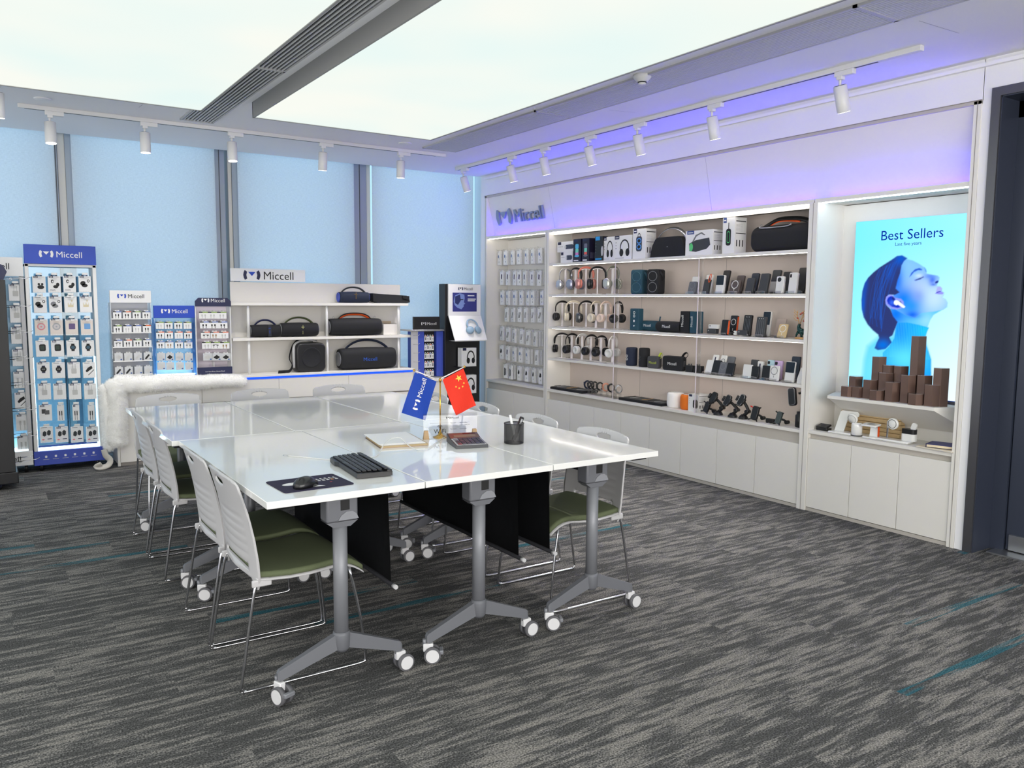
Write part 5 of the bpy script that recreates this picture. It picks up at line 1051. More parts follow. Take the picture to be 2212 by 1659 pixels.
# ---- three small racks on the cabinet ----
def small_rack(px0, px1, pyt, pyh, pyb, Y, hm, txtm, lm, bodym, lb, rowpy, colpx, kn_, bands, drift, style):
    xa, xb = GY(px0, (pyt+pyb)/2, Y).x, GY(px1, (pyt+pyb)/2, Y).x; w = xb-xa; zt, zh, zb = GY(px0, pyt, Y).z, GY(px0, pyh, Y).z, GY((px0+px1)/2, pyb, Y).z; zb = max(zb, CTOP); zo = CTOP
    t = thing('small_rack', lb, 'rack', (xa, Y, zo)); d = .16
    b = B()
    if style == 'arch': b.prism([(0, zh-zo), (w, zh-zo), (w, zt-zo-.03), (w-.03, zt-zo), (.03, zt-zo), (0, zt-zo-.03)], hm, -.012, 0, 'y'); fixn(b)
    else: b.box(0, w, -.006, .02, zh-zo, zt-zo, hm, .002)
    hd = b.build('header', t); b = B(); b.brand(w*.125, w/2, zh-zo+(zt-zh)*(.36 if style != 'arch' else .45), txtm, -.0135 if style == 'arch' else -.008, ml=lm); b.build('lettering', hd)
    for x in (0, w-.008):
        b = B(); b.box(x, x+.008, 0, d, 0, zh-zo, bodym[0], .001, 1); b.build('side_panel', t)
    b = B(); b.box(.008, w-.008, d-.02, d-.015, 0, zh-zo, bodym[1]); b.build('back_panel', t)
    b = B(); b.box(0, w, -.008, d, 0, .022, bodym[2], .002); b.build('base', t)
    if style == 'arch':
        b = B(); b.box(0.003, w-.003, -.011, -.002, .02, .085, navy, .002); fp_ = b.build('front_board', t); b = B(); b.text('Love Your Phone, Choose Miccell', .0095, w/2, .042, white, -.0118, center=True, sx=.9); b.build('lettering', fp_)
        for k in range(1): b = B(); b.box(w/2-.002, w/2+.002, .02, .1, .085, .13, whitep); b.build('divider', t)
    if style == 'blue': b = B(); b.box(.012, w-.012, .02, .10, .023, .03, bk_light); b.build('light_strip', t)
    hk = []
    for r, py in enumerate(rowpy):
        if style == 'shelf': z = GY((px0+px1)/2, py+13.5, Y).z-zo; b = B(); b.box(.008, w-.008, .002, d-.02, z-.004, z, acry); b.box(.008, w-.008, -.001, .002, z-.006, z+.004, whitep); b.build('shelf', t)
        for c, px in enumerate(colpx):
            px2 = px+drift*r; yy = Y+.022; p = GY(px2, py, yy); kd = kn_[r][c]; isb = kd in ('plug', 'plug_dark', 'stick', 'stick_dark'); ww = w/len(colpx)*.80; hh = .062 if not isb else .066
            z0 = p.z-hh*.5
            if style == 'shelf': z0 = GY((px0+px1)/2, py+13.5, Y).z+.001
            pack((p.x, yy, z0), 0, ww, hh, .008, kd, 'small pack with %s, %s from left, row %d of the %s' % (kn[kd], ORD[c], r+1, {'shelf': 'white-header rack', 'blue': 'small blue rack', 'arch': 'dark-header rack'}[style]), 'packs on the small racks', 'none' if isb else 'band', None if isb else bands[(r*2+c*3) % len(bands)], isb, cat='small pack', name='blister_pack')
            if style != 'shelf': hk.append((p.x-xa, d-.02, z0+hh*1.1-zo))
    if hk: rackhooks(t, hk, .13, chrome if style == 'blue' else acry, None)
grn, org, bl2 = mat('band_green', (140,170,90), .6), mat('band_orange', (226,110,70), .6), mat('band_blue', (110,130,190), .6)
cb, cw_, ce, cgd = 'cable', 'cable_white', 'earphones', 'cable_gold'
small_rack(240, 329, 627, 654, 807, 7.60, white, ink, blue, (acry, mat('rack_grey', (176,176,180), .6), whitep), 'small acrylic rack with white brand header, leftmost on the cabinet', [675, 705, 736, 766, 796], [253, 274, 295, 316], [[cb, cb, cb, cb], [cb, cw_, cw_, cb], [ce, cb, cb, cb], ['plug', 'stick', 'stick', 'stick_dark'], ['stick_dark', 'stick_dark', 'stick', 'plug']], (bl2, bl2, grn, org), 1.0, 'shelf')
small_rack(334, 422, 660, 687, 811, 7.585, blue, white, white, (clear('blue_acrylic', (.5,.75,1), gloss=.1), frost, blue), 'small rack with blue brand header, middle one of three on the cabinet', [703, 724, 745, 771, 791], [345, 364, 385, 405], [[cw_, cb, cb, cw_], [cb, cb, cw_, cb], [cb, cgd, cb, ce], ['plug', 'plug_dark', 'plug', 'stick'], ['plug', 'plug', 'plug', 'stick']], (grn, bl2, org), .9, 'blue')
small_rack(423, 500, 643, 662, 808, 7.57, navy, white, white, (whitep, mat('rack_pink_grey', (206,196,206), .6), whitep), 'small rack with dark rounded header, rightmost of three on the cabinet', [681, 702, 724, 746, 771], [440, 459, 479], [[cw_, cw_, cw_], [cb, cb, cb], [ce, cgd, cw_], ['cable_white', ce, cgd], ['plug', 'plug_dark', 'plug_dark']], (grn, org, bl2), 2.2, 'arch')
# ---- rotating rack ----
FY = 7.56; f0, f1 = GY(887, 712, FY).x, GY(958, 713, FY).x; zt, zb = GY(920, 712, FY).z, .603; t = thing('rotating_rack', 'dark rotating accessory rack with black brand header beside the headphone stand', 'rack', ((f0+f1)/2, FY+.0, zb)); R_ = (f1-f0)/2; hz = zt-zb
b = B(); b.box(-R_, R_, -.02, .26, 0, .02, silver, .003); b.box(-R_, R_, -.02, .26, hz-.018, hz, silver, .003); b.build('end_plates', t)
b = B(); xs_ = GY(905, 760, FY).x-(f0+f1)/2; b.box(-R_+.004, xs_-.01, .0, .006, .02, hz-.018, ltg); b.build('wire_side', t)
b = B(); b.box(xs_-.01, xs_+.06, -.002, .24, .02, hz-.018, blued, .002); b.build('blue_edge', t); b = B(); b.box(xs_+.06, R_-.085, .05, .055, .02, hz-.018, blackp); b.build('back_panel', t); b = B(); b.box(R_-.085, R_-.006, -.004, .24, .02, hz-.018, blued, .002); b.build('blue_edge', t)
b = B(); hx0, hx1 = GY(894, 700, FY).x-(f0+f1)/2, GY(950, 700, FY).x-(f0+f1)/2; hzt = GY(920, 684, FY).z-zb; b.box(hx0, hx1, -.002, .03, hz, hzt, blackp, .002); hd = b.build('header', t); b = B(); b.brand(.034, (hx0+hx1)/2+.02, hz+.045, ltg, -.004); b.build('lettering', hd)
for k in range(5):
    z = hz-.05-k*(hz-.06)/5.0; b = B(); b.tube([(-R_+.03, 0, z-.01), (-R_+.06, -.05, z-.008), (-R_+.075, -.06, z+.004)], .002, chrome); b.build('hook', t)
    for c in range(4):
        x = xs_+.075+c*.028; pack(((f0+f1)/2+x, FY+.0, zb+z-.075), 0, .023, .062, .008, ['bar', 'cable'][(k+c) % 2], 'narrow pack, %s from left, row %d of the dark rotating rack' % (ORD[c], k+1), 'packs on the rotating rack', 'band', [org, bl2, grn][(k+c) % 3], cat='small pack', name='blister_pack')
    b = B(); b.tube([(xs_+.07, .05, z-.004), (xs_+.07, -.02, z-.004)], .0016, chrome, 6); b.build('hook', t)
# ================= HEADPHONES =================
def ringpts(r, a0, a1, n): return [(r*math.cos(a0+(a1-a0)*k/n), r*math.sin(a0+(a1-a0)*k/n)) for k in range(n+1)]
HPC = {}
def headphones(loc, rz, m, cupm, lb, grp=None, style=0, rot=None):
    key = (m.name, cupm.name, style)
    if key in HPC: return dup(HPC[key], loc, rz, lb, grp, rot)
    t = thing('headphones', lb, 'headphones', loc, rz, grp, rot)       # origin at the top of the band; cups along Y, outer face of the first cup towards -Y
    hw, drop = .074, .100
    b = B(); P = [(0, -hw, -drop)]+[(0, -hw*math.cos(a), -.062+.062*math.sin(a)) for a in [PI*k/16 for k in range(17)]]+[(0, hw, -drop)]; b.tube(P, .01, m, 8, rr=[(.004, .008)]+[(.005, .013)]*17+[(.004, .008)]); fixn(b).build('headband', t)
    for s in (-1, 1):
        b = B(); r = .043 if style else .040
        if style: pr = [[(p[0], s*y, p[1]-drop-.054) for p in rrect(2*r*k*.92, 2*r*k*1.12, r*k*.8, 5)] for k, y in ((.8, hw-.014), (1, hw-.010), (1.02, hw+.008), (.86, hw+.019), (.5, hw+.022))]; b.loft(pr, cupm)
        else: b.lathe([(r*k, s*y) for k, y in ((.85, hw-.012), (1, hw-.008), (1, hw+.006), (.9, hw+.014), (.62, hw+.017), (.58, hw+.014), (.01, hw+.014))], cupm, (0, 0, -drop-.048), 24, 'y')
        c = fixn(b).build('ear_cup', t)
        b = B(); b.lathe([(r*k, s*y) for k, y in ((.9, hw-.010), (.98, hw-.018), (.9, hw-.03), (.55, hw-.032), (.5, hw-.02))], m if m is not white else whitep, (0, 0, -drop-(.054 if style else .048)), 20, 'y'); b.build('ear_cushion', t)
        if style:
            b = B(); b.cyl((0, s*hw, -drop+.002), (0, s*hw, -drop-.014), .004, chrome, n=8); b.build('hinge_rod', t)
    HPC[key] = t; return t
# ---- headphone column ----
EY = 7.50; e0, e1 = GY(963, 613, EY), GY(1039, 616, EY); ew = e1.x-e0.x; t = thing('headphone_column', 'tall black display column with white front and slanted headphone tray', 'display stand', (e0.x, EY, 0)); ez = e0.z
b = B(); b.box(0, ew, .02, .15, 0, ez, blackp, .003); b.build('column', t)
b = B(); b.box(.02, ew-.02, .15, .30, 0, .03, blackp, .003); b.build('foot', t)
fx = GY(969, 640, EY).x-e0.x; zt1 = GY(1000, 682, EY).z; b = B(); b.box(fx, ew-.002, .004, .02, zt1, ez-.002, white, .001, 1); fr = b.build('front_panel', t)
b = B(); b.brand(.034, fx+(ew-fx)*.52, ez-.065, ink, .002, ml=navy); b.build('lettering', fr)
b = B(); i0, i1 = GY(978, 632, EY), GY(1030, 673, EY); X0, X1, Z1, Z0 = i0.x-e0.x, i1.x-e0.x, i0.z, i1.z; b.drect(X0, X1, Z0, Z1, mat('picture_indigo', (52,56,128), .4), .003)
ff = lambda l, m: b.decal([(X0+(X1-X0)*p[0], Z0+(Z1-Z0)*p[1]) for p in l], m, .0028)
ff([(.04, .55), (.1, .85), (.3, .97), (.48, .9), (.5, .7), (.46, .5), (.52, .42), (.45, .36), (.46, .28), (.36, .12), (.2, .2), (.08, .35)], mat('face_steel', (120,140,196), .4)); b_ = b
b.decal([(X0+(X1-X0)*p[0], Z0+(Z1-Z0)*p[1]) for p in ((.1, .8), (.3, .9), (.34, .6), (.22, .35), (.1, .45))], mat('face_shade', (40,48,100), .4), .0026); b.drect(X0+(X1-X0)*.32, X0+(X1-X0)*.44, Z0+(Z1-Z0)*.62, Z0+(Z1-Z0)*.66, ink, .0024)
for k, (q, ww) in enumerate(((.82, .28), (.64, .34), (.55, .30))): b.drect(X0+(X1-X0)*.62, X0+(X1-X0)*(.62+ww), Z0+(Z1-Z0)*q, Z0+(Z1-Z0)*(q+.05), white, .0026)
b.build('picture', fr)
tz0 = GY(1010, 735, 7.33).z; tl0, tl1 = GY(985, 736, 7.33).x-e0.x, GY(1052, 735, 7.33).x-e0.x
b = B(); b.loft([[(fx, .0, zt1), (ew, .0, zt1), (ew, .008, zt1-.006), (fx, .008, zt1-.006)], [(tl0-.01, -.17, tz0), (tl1, -.17, tz0), (tl1, -.165, tz0-.01), (tl0-.01, -.165, tz0-.01)]], whiteg, sm=False); b.poly([(fx, .0, tz0-.008), (tl0-.01, -.17, tz0-.008), (tl1, -.17, tz0-.008), (ew, 0, tz0-.008)], white); fixn(b).build('tray', t)
tilt = math.atan2(.17, zt1-tz0); ltb = mat('pale_blue_plastic', (140,168,192), .4)
hx = e0.x+(fx+ew)/2+.04; hd_ = thing('headphones', 'pale blue headphones resting on the white slanted tray', 'headphones', (hx, EY-.075, (zt1+tz0)/2+.018), 0, None, (tilt*-1, 0, 0))
b = B(); P = [(-.062, -.016, -.03)]+[(-.062*math.cos(a), -.016, .0+.072*math.sin(a)) for a in [PI*k/16 for k in range(17)]]+[(.062, -.016, -.03)]; b.tube(P, .01, ltb, 8, rr=[(.006, .006)]+[(.008, .010)]*17+[(.006, .006)]); fixn(b).build('headband', hd_)
for s in (-1, 1):
    b = B(); b.T = Matrix.Translation((s*.05, -.02, -.06)) @ Matrix.Rotation(s*.35, 4, 'Z'); b.lathe([(.03, .016), (.042, .012), (.043, -.004), (.036, -.014), (.01, -.016), (.001, -.016)], ltb, (0, 0, 0), 28, 'y'); fixn(b).build('ear_cup', hd_)
for k, (pt, pb_, lb) in enumerate(((752, 791, 'upper of two headphone boxes on the black column'), (811, 849, 'lower of two headphone boxes on the black column'))):
    Y = 7.42; p0, p1 = GY(997, pt, Y), GY(1029, pb_, Y); h = p0.z-p1.z; w = p1.x-p0.x; o = thing('headphone_box', 'white box printed with black headphones, '+lb, 'box', ((p0.x+p1.x)/2, Y+.04, p1.z))
    b = B(); b.box(-w/2, w/2, -.04, .04, 0, h, white, .001, 1); b.build('box', o); b = B(); b.drect(-w*.42, -w*.18, h*.86, h, navy, -.0405)
    b.decal([(w*.12+p[0]*w*.26, h*.5+p[1]*h*.36) for p in ringpts(1, -.3, PI+.3, 14)]+[(w*.12+p[0]*w*.20, h*.48+p[1]*h*.30) for p in ringpts(1, PI+.3, -.3, 14)], ink, -.0405)
    for s in (-1, 1): b.decal(ell(w*.12+s*w*.17, h*.32, w*.11, h*.16), ink, -.0407)
    b.build('print', o); b = B(); b.box(p0.x-e0.x-.03, p1.x-e0.x+.01, Y-EY-.005, .02, p1.z-.008, p1.z-.001, blackp); b.build('shelf', t)
# ================= GOODS ON THE DISPLAY WALL =================
# crops used while measuring: A(1160,440) B(1160,640) step .13562; C(1400,420) .17179; D(1400,640) .18682; E(1440,720) .14467
def RSp(p0, p1, pt, zs, x):
    pm_ = (p0+p1)/2; a, c = GX(p0, pt, x), GX(p1, pt, x); return (a.y+c.y)/2, a.y-c.y, GX(pm_, pt, x).z-zs
def A_(x): return 1160+x*.13562
def AY_(y): return 440+y*.13562
def BY_(y): return 640+y*.13562
def Cx(x): return 1400+x*.17179
def Cy(y): return 420+y*.17179
def Dx(x): return 1400+x*.18682
def Dy(y): return 640+y*.18682
def Ex(x): return 1440+x*.14467
def Ey(y): return 720+y*.14467
# ---- hanging boxes of the narrow niche ----
nl = bpy.data.objects['display_niche']; b = B(); b.box(-.54, .54, .0, .012, -.74, .62, lam); hpn = b.build('hook_panel', nl); hpn.location = (XB-.012-XW, 7.12-(6.571+7.668)/2, 1.3); hpn.rotation_euler = (0, 0, RW)
GXP = 4.865
g_rows = [(802, 965, [245, 312, 385, 455, 535, 600, 680], 'ball_cable'), (1010, 1170, [272, 335, 408, 458, 515, 595, 670], 'usb_block'), (1222, 1375, [275, 335, 410, 480, 552, 600, 700], 'ball_cable'), (1400, 1560, [322, 390, 462, 525, 602, 678], 'diag_cable')]
hk = []; cnt = 0
def grow(rows_, x0, y0, k, base):
    global cnt
    for r, (yt, yb_, xs_, kd) in enumerate(rows_):
        for c, X in enumerate(xs_):
            if isinstance(kd, list): kk = kd[c]
            else: kk = kd
            px, pt, pbm = x0+X*k, y0+yt*k+c*(2.2 if base+r > 3 else (-1.1 if base+r < 1 else 0)), y0+yb_*k+c*(2.2 if base+r > 3 else (-1.1 if base+r < 1 else 0))
            p = GX(px, pt, GXP); h = p.z-GX(px, pbm, GXP).z; h = max(.125, min(h, .152)); lb = 'white box with %s, hook %s from left, row %d of narrow niche' % (kn[kk], ORD[c], base+r+1)
            for q in range(3):
                if q and (c+r*3) % 4 == 3 and q == 2: continue
                pack((GXP+q*.034, p.y, p.z-h), RW+.0+(.12*math.sin(c*2.3+r)), .058, h, .026, kk if not q else 'none', lb if not q else 'plain white boxes queued on hook %s, row %d of narrow niche' % (ORD[c], base+r+1), 'boxes on the narrow niche hooks', 'name')
            hk.append((-(p.y-7.12), 0, p.z+.012-1.3))
grow(g_rows, 1030, 380, .20343, 0)
grow([(322, 478, [272, 337, 402, 482, 552, 626], 'diag_cable'), (520, 690, [268, 332, 402, 472, 542, 642], ['blackblob', 'usb_block', 'ball_cable', 'ball_cable', 'ball_cable', 'diag_cable']), (722, 880, [312, 365, 456, 536, 610, 685], ['bar', 'bar', 'blackblob', 'blackblob', 'blackblob', 'blackblob'])], 1030, 640, .20343, 4)
for (x, y, z) in hk:
    b = B(); b.tube([(x, 0, z), (x, -.17, z), (x, -.18, z+.008)], .0016, chrome, 6); b.build('hook', hpn)
# ---- boxes on the top shelf ----
def sbox(p0, p1, pt, zs, x, d, m, lb, pr=None, yaw=0., cat='box', sm_=None, bm=None):
    yc, w, h = RSp(p0, p1, pt, zs, x); t = thing('product_box', lb, cat, (x+d/2, yc, zs), RW+yaw)
    b = B(); b.box(-w/2, w/2, -d/2, d/2, 0, h, m, .001, 1); 
    if sm_: b.box(w/2, w/2+.0008, -d/2+.001, d/2-.001, .001, h-.001, sm_)
    b.build('box', t)
    b = B()
    if pr: pr(b, w, h, -d/2-.0006, d)
    b.build('print', t); return t
def side_print(b, w, h, d):
    X = w/2+.0012
    def q(a0, a1, z0, z1, m): b.poly([(X, a0*d/2, z0*h), (X, a1*d/2, z0*h), (X, a1*d/2, z1*h), (X, a0*d/2, z1*h)], m)
    q(-.8, .85, .88, .91, darkg); q(-.8, .85, .55, .57, darkg)
    for k in range(6): q(-.75, .3, .62+k*.035, .63+k*.035, ltg)
    for k in range(3): q(-.7+k*.5, -.55+k*.5, .2, .38, ink)
def hphone_print(b, w, h, y, cx=.1, s=1., m=None):
    m = m or ink
    b.decal([(w*cx+p[0]*w*.26*s, h*.50+p[1]*h*.34*s) for p in ringpts(1, -.3, PI+.3, 14)]+[(w*cx+p[0]*w*.21*s, h*.49+p[1]*h*.29*s) for p in ringpts(1, PI+.3, -.3, 14)], m, y)
    for q in (-1, 1): b.decal(ell(w*cx+q*w*.17*s, h*.30, w*.11*s, h*.16*s), m, y-.0003)
def logo_blk(b, w, h, y, m=navy): b.drect(-w*.44, -w*.18, h*.86, h*1.0, m, y); b.drect(-w*.40, -w*.22, h*.91, h*.94, white, y-.0003)
def icons(b, w, h, y, n=3):
    for k in range(n): b.decal(ell(-w*.36, h*(.72-.12*k), w*.025, h*.02, 8), midg, y)
Z1 = ZS[0]
def prA(b, w, h, y, d): b.drect(-w*.46, -w*.26, h*.72, h*.98, navy, y); b.decal(rrect(w*.5, h*.42, h*.18, 4, w*.22, h*.48), mat('print_slate', (54,62,80), .5), y); b.decal(ell(w*.0, h*.48, w*.05, h*.2), ltg, y-.0003); b.drect(-w*.44, -w*.15, h*.5, h*.55, ltg, y)
yb_box = sbox(1211, 1237, AY_(768), Z1, 4.80, .10, white, 'white box printed with dark speaker, lower of the stacked pair on the top shelf', prA)
zz1 = GX(1222, AY_(770), 4.80).z
sbox(1204, 1240, AY_(603), zz1+.001, 4.80, .10, white, 'white box printed with dark speaker, upper of the stacked pair on the top shelf', prA)
spc = mat('print_space', (20,16,44), .4)
def prL(c1, c2):
    def f(b, w, h, y, d):
        b.drect(-w*.4, w*.1, h*.88, h*.97, navy, y); m1_, m2_, m3_ = mat('glow_'+c1[0], c1[1], .4), mat('glow_'+c2[0], c2[1], .4), mat('glow_mint', (120,220,190), .4)
        b.decal(rrect(w*.44, h*.2, w*.1, 4, 0, h*.68), m1_, y); b.drect(-w*.2, w*.2, h*.42, h*.58, m3_, y); b.drect(-w*.2, w*.2, h*.28, h*.42, m2_, y); b.decal(ell(0, h*.27, w*.3, h*.05), m1_, y-.0003); b.drect(-w*.4, w*.2, h*.05, h*.1, white, y)
        X = w/2+.0012
        for k in range(3): b.poly([(X, -d*.3+k*d*.25, h*.15), (X, -d*.2+k*d*.25, h*.15), (X, -d*.2+k*d*.25, h*.4), (X, -d*.3+k*d*.25, h*.4)], m1_)
    return f
sbox(1238.5, 1255, AY_(562), Z1, 4.775, .085, spc, 'tall dark box with glowing blue lamp speaker print on the top shelf', prL(('cyan', (90,190,230)), ('pink', (220,130,200))))
sbox(1258, 1273, AY_(550), Z1, 4.775, .09, spc, 'tall dark box with red-to-green lamp speaker print on the top shelf', prL(('grey', (110,110,130)), ('red', (230,90,80))))
def prK(b, w, h, y, d): b.drect(-w*.42, w*.15, h*.84, h*.99, mat('print_azure', (40,150,220), .4), y); b.drect(-w*.42, w*.4, h*.06, h*.12, mat('print_azure'), y); b.decal(ell(w*.45, h*.4, w*.15, h*.2), ltg, y); icons(b, w, h, y, 4)
sbox(1285.5, 1302, AY_(520), Z1, 4.785, .06, blackp, 'black headphone box with bright blue logo patch on the top shelf', prK)
def prH(b, w, h, y, d): logo_blk(b, w, h, y); icons(b, w, h, y); hphone_print(b, w, h, y, .12, 1.0); b.drect(-w*.4, w*.1, h*.06, h*.09, ltg, y)
sbox(1303, 1327, AY_(530), Z1, 4.80, .06, white, 'white headphone box standing behind the neighbouring white headphone box', prH)
sbox(1326, 1364.5, AY_(507), Z1, 4.775, .05, white, 'white headphone box at the right end of the headphone boxes, top shelf', prH)
def prT(b, w, h, y, d):
    logo_blk(b, w, h, y); b.decal(rrect(w*.46, h*.50, w*.14, 4, 0, h*.5), mat('print_slate'), y)
    for q in (.60, .40): b.decal(ell(0, h*q, w*.18, h*.09), mat('glow_blue', (90,160,240), .4), y-.0003); b.decal(ell(0, h*q, w*.12, h*.06), ink, y-.0006)
    b.decal([(p[0]*w*.12, h*.74+p[1]*h*.12) for p in ringpts(1, 0, PI, 8)]+[(p[0]*w*.09, h*.74+p[1]*h*.09) for p in ringpts(1, PI, 0, 8)], ink, y); side_print(b, w, h, d)
sbox(1367.5, 1395, AY_(400), Z1, 4.775, .12, white, 'tall white box printed with ring-lit speaker on the top shelf', prT)
yc, w, h = RSp(1404, 1482, Cy(530), Z1, 4.79); t = thing('dome_speaker', 'black half-dome speaker with big silver arch handle on the top shelf', 'speaker', (4.84, yc, Z1), RW)
b = B(); pr_ = [(-w/2, .005), (-w*.485, h*.3), (-w*.44, h*.62), (-w*.36, h*.9), (-w*.3, h*.99), (w*.3, h*.99), (w*.36, h*.9), (w*.44, h*.62), (w*.485, h*.3), (w/2, .005)]
b.loft([[(p[0]*s, y, p[1]) for p in pr_] for y, s in ((-.05, .96), (-.042, 1), (.045, 1), (.055, .95))], blackc, sm=False); fixn(b).build('body', t)
hz_ = GX(1443, Cy(415), 4.79).z-Z1; b = B(); b.tube([(w*.47*math.cos(a), 0, h*.35+(hz_-h*.35)*math.sin(a)) for a in [PI*k/24 for k in range(25)]], .005, silver, 8, rr=[(.014, .004)]*25); fixn(b).build('handle', t)
b = B(); b.box(-w/2, w/2, -.054, .056, 0, .006, silver); b.drect(-.008, .008, h*.5, h*.53, midg, -.051); b.build('base_trim', t)
def prB(b, w, h, y, d):
    logo_blk(b, w, h, y, mat('print_steelblue', (60,80,140), .5)); b.decal([(-w*.34, h*.2), (-w*.36, h*.5), (-w*.1, h*.62), (w*.38, h*.68), (w*.42, h*.4), (w*.3, h*.25), (-w*.1, h*.15)], darkg, y); b.decal(ell(-w*.28, h*.35, w*.07, h*.16), mat('glow_green', (90,200,120), .4), y-.0003)
    b.decal([(-w*.25, h*.55), (-w*.12, h*.82), (w*.1, h*.92), (w*.24, h*.8), (w*.2, h*.78), (w*.08, h*.86), (-w*.08, h*.77), (-w*.19, h*.56)], midg, y-.0004); side_print(b, w, h, d)
sbox(1481.5, 1540, Cy(450), Z1, 4.775, .12, white, 'wide white box printed with handled boombox speaker on the top shelf', prB)
def prQ(b, w, h, y, d):
    logo_blk(b, w, h, y, mat('print_steelblue', (60,80,140), .5)); b.decal(rrect(w*.42, h*.46, w*.15, 5, 0, h*.46), blackp, y); b.decal(rrect(w*.24, h*.32, w*.1, 4, 0, h*.46), mat('glow_green', (90,200,120), .4), y-.0003); b.decal(rrect(w*.18, h*.28, w*.08, 4, 0, h*.46), ink, y-.0005); b.drect(-w*.03, w*.03, h*.68, h*.86, ink, y); side_print(b, w, h, d)
sbox(1562, 1588, Cy(290), Z1, 4.775, .13, white, 'tall white box with oval light-ring speaker print on the top shelf', prQ)
yc, w, h = RSp(1618, 1747, Cy(370), Z1, 4.80); t = thing('boombox_speaker', 'biggest black boombox speaker with orange-lined handle at the right of the top shelf', 'speaker', (4.875, yc, Z1), RW)
b = B(); lo = []
for u, s in ((-1, .62), (-.985, .74), (-.94, .86), (-.86, .96), (-.6, 1), (0, 1), (.6, 1), (.86, 1), (.94, .97), (1, .9)): lo.append([(u*w/2, p[0]*s, h*.5+p[1]*s) for p in rrect(.14, h, .06, 6)])
b.loft(lo, blackc); fixn(b).build('body', t)
hz_ = GX(1690, Cy(293), 4.80).z-Z1; b = B(); P = [(-w*.36, -.0, h*.94), (-w*.26, 0, h*1.06), (-w*.1, 0, hz_), (w*.1, 0, hz_), (w*.3, 0, hz_-.012), (w*.46, 0, h*.98)]; b.tube(P, .01, blackp, 8, rr=[(.02, .010)]*6); fixn(b).build('handle', t)
b = B(); b.tube([(p[0]*.9, p[1]-.004, p[2]-.0105) for p in P[:5]], .004, orange, 8, rr=[(.018, .003)]*5); fixn(b).build('handle_lining', t)
b = B(); b.tube([(-w*.34, -.058, h*.955), (-w*.28, -.062, h*.90), (w*.1, -.062, h*.90), (w*.2, -.058, h*.97)], .005, silver, 8); b.build('handle_bezel', t)
for s in (-.40, .45): b = B(); b.tube([(s*w+.01*math.cos(a), 0, h*1.0+.014*math.sin(a)) for a in [2*PI*k/12 for k in range(12)]], .0022, chrome, 6, closed=True); b.build('strap_ring', t)
# ---- headphones on stands ----
def hstand(loc, rz, lb, h):
    t = thing('headphone_stand', lb, 'headphone stand', loc, rz, 'white headphone stands'); stm = mat('stand_white', (238,232,234), .3)
    b = B(); b.box(-.04, .04, -.045, .045, 0, .006, stm, .003); b.build('base', t)
    b = B(); b.box(-.012, .012, -.006, .006, .006, h-.012, stm, .002); b.build('post', t)
    b = B(); b.loft([[(x, y, h-.014+z-.5*y*y*8) for x, z in ((-.012, 0), (.012, 0), (.012, .006), (-.012, .006))] for y in (-.045, -.03, -.015, 0, .015, .03, .045)], stm, sm=False); fixn(b).build('cradle', t)
    return t
HS = None
hcol = {'silver': (silver, mat('hp_silver', (200,202,206), .25, .7)), 'steel': (darkg, mat('hp_steel', (168,172,190), .25, .7)), 'pink': (mat('hp_pink_band', (232,140,124), .5), mat('hp_pink', (214,150,142), .3, .5)), 'black': (blackp, blackp), 'gunmetal': (blackp, mat('hp_gunmetal', (96,98,100), .25, .7)),
        'cream': (mat('hp_cream', (228,218,198), .4), mat('hp_cream')), 'blush': (mat('hp_blush', (236,212,198), .4), mat('hp_blush')), 'white': (whitep, whitep), 'green_silver': (mat('hp_sage', (128,132,118), .5), mat('hp_champagne', (206,206,198), .25, .6))}
# stands: shelf index, crop x of post, crop y top, crop y base
rowsH = [(1, 'second shelf', [(447, 1045, 'silver', 1, 0), (607, 1035, 'steel', 1, .1), (770, 1022, 'pink', 1, -.35), (958, 1018, 'black', 1, -.8), (1200, 1010, 'green_silver', 1, .1)], 440),
         (2, 'third shelf', [(393, 90, 'black', 0, -.15), (572, 88, 'cream', 0, -.6), (774, 88, 'gunmetal', 1, -.3), (935, 95, 'cream', 0, .15), (1085, 97, 'blush', 0, .15), (1280, 100, 'black', 0, .3)], 640),
         (3, 'fourth shelf', [(390, 600, 'black', 0, -.75), (545, 608, 'black', 0, 0), (710, 612, 'white', 0, 0), (850, 628, 'black', 0, 0), (1010, 643, 'black', 0, .1), (1200, 650, 'white', 0, .35)], 640)]
seen = {}
for si, sn, lst, yo in rowsH:
    for k, (X, yt, col, stl, yaw) in enumerate(lst):
        x = 4.85; p = GX(A_(X)+1.5, yo+yt*.13562, x); h = p.z-ZS[si]; h = max(.22, min(.29, h))
        lb = 'white stand holding %s headphones, %s from left on the %s' % (col.replace('_', ' '), ORD[k], sn)
        z0 = ZS[si]+.0005
        if HS is None: HS = hstand((x, p.y, z0), RW+yaw, lb, .262)
        else: dup(HS, (x, p.y, z0), RW+yaw, lb, scale=(1, 1, h/.262))
        headphones((x, p.y, z0+h+.004), RW+yaw, hcol[col][0], hcol[col][1], '%s headphones, %s from left on the %s' % (col.replace('_', ' '), ORD[k], sn), 'headphones on the wide niche shelves', stl)
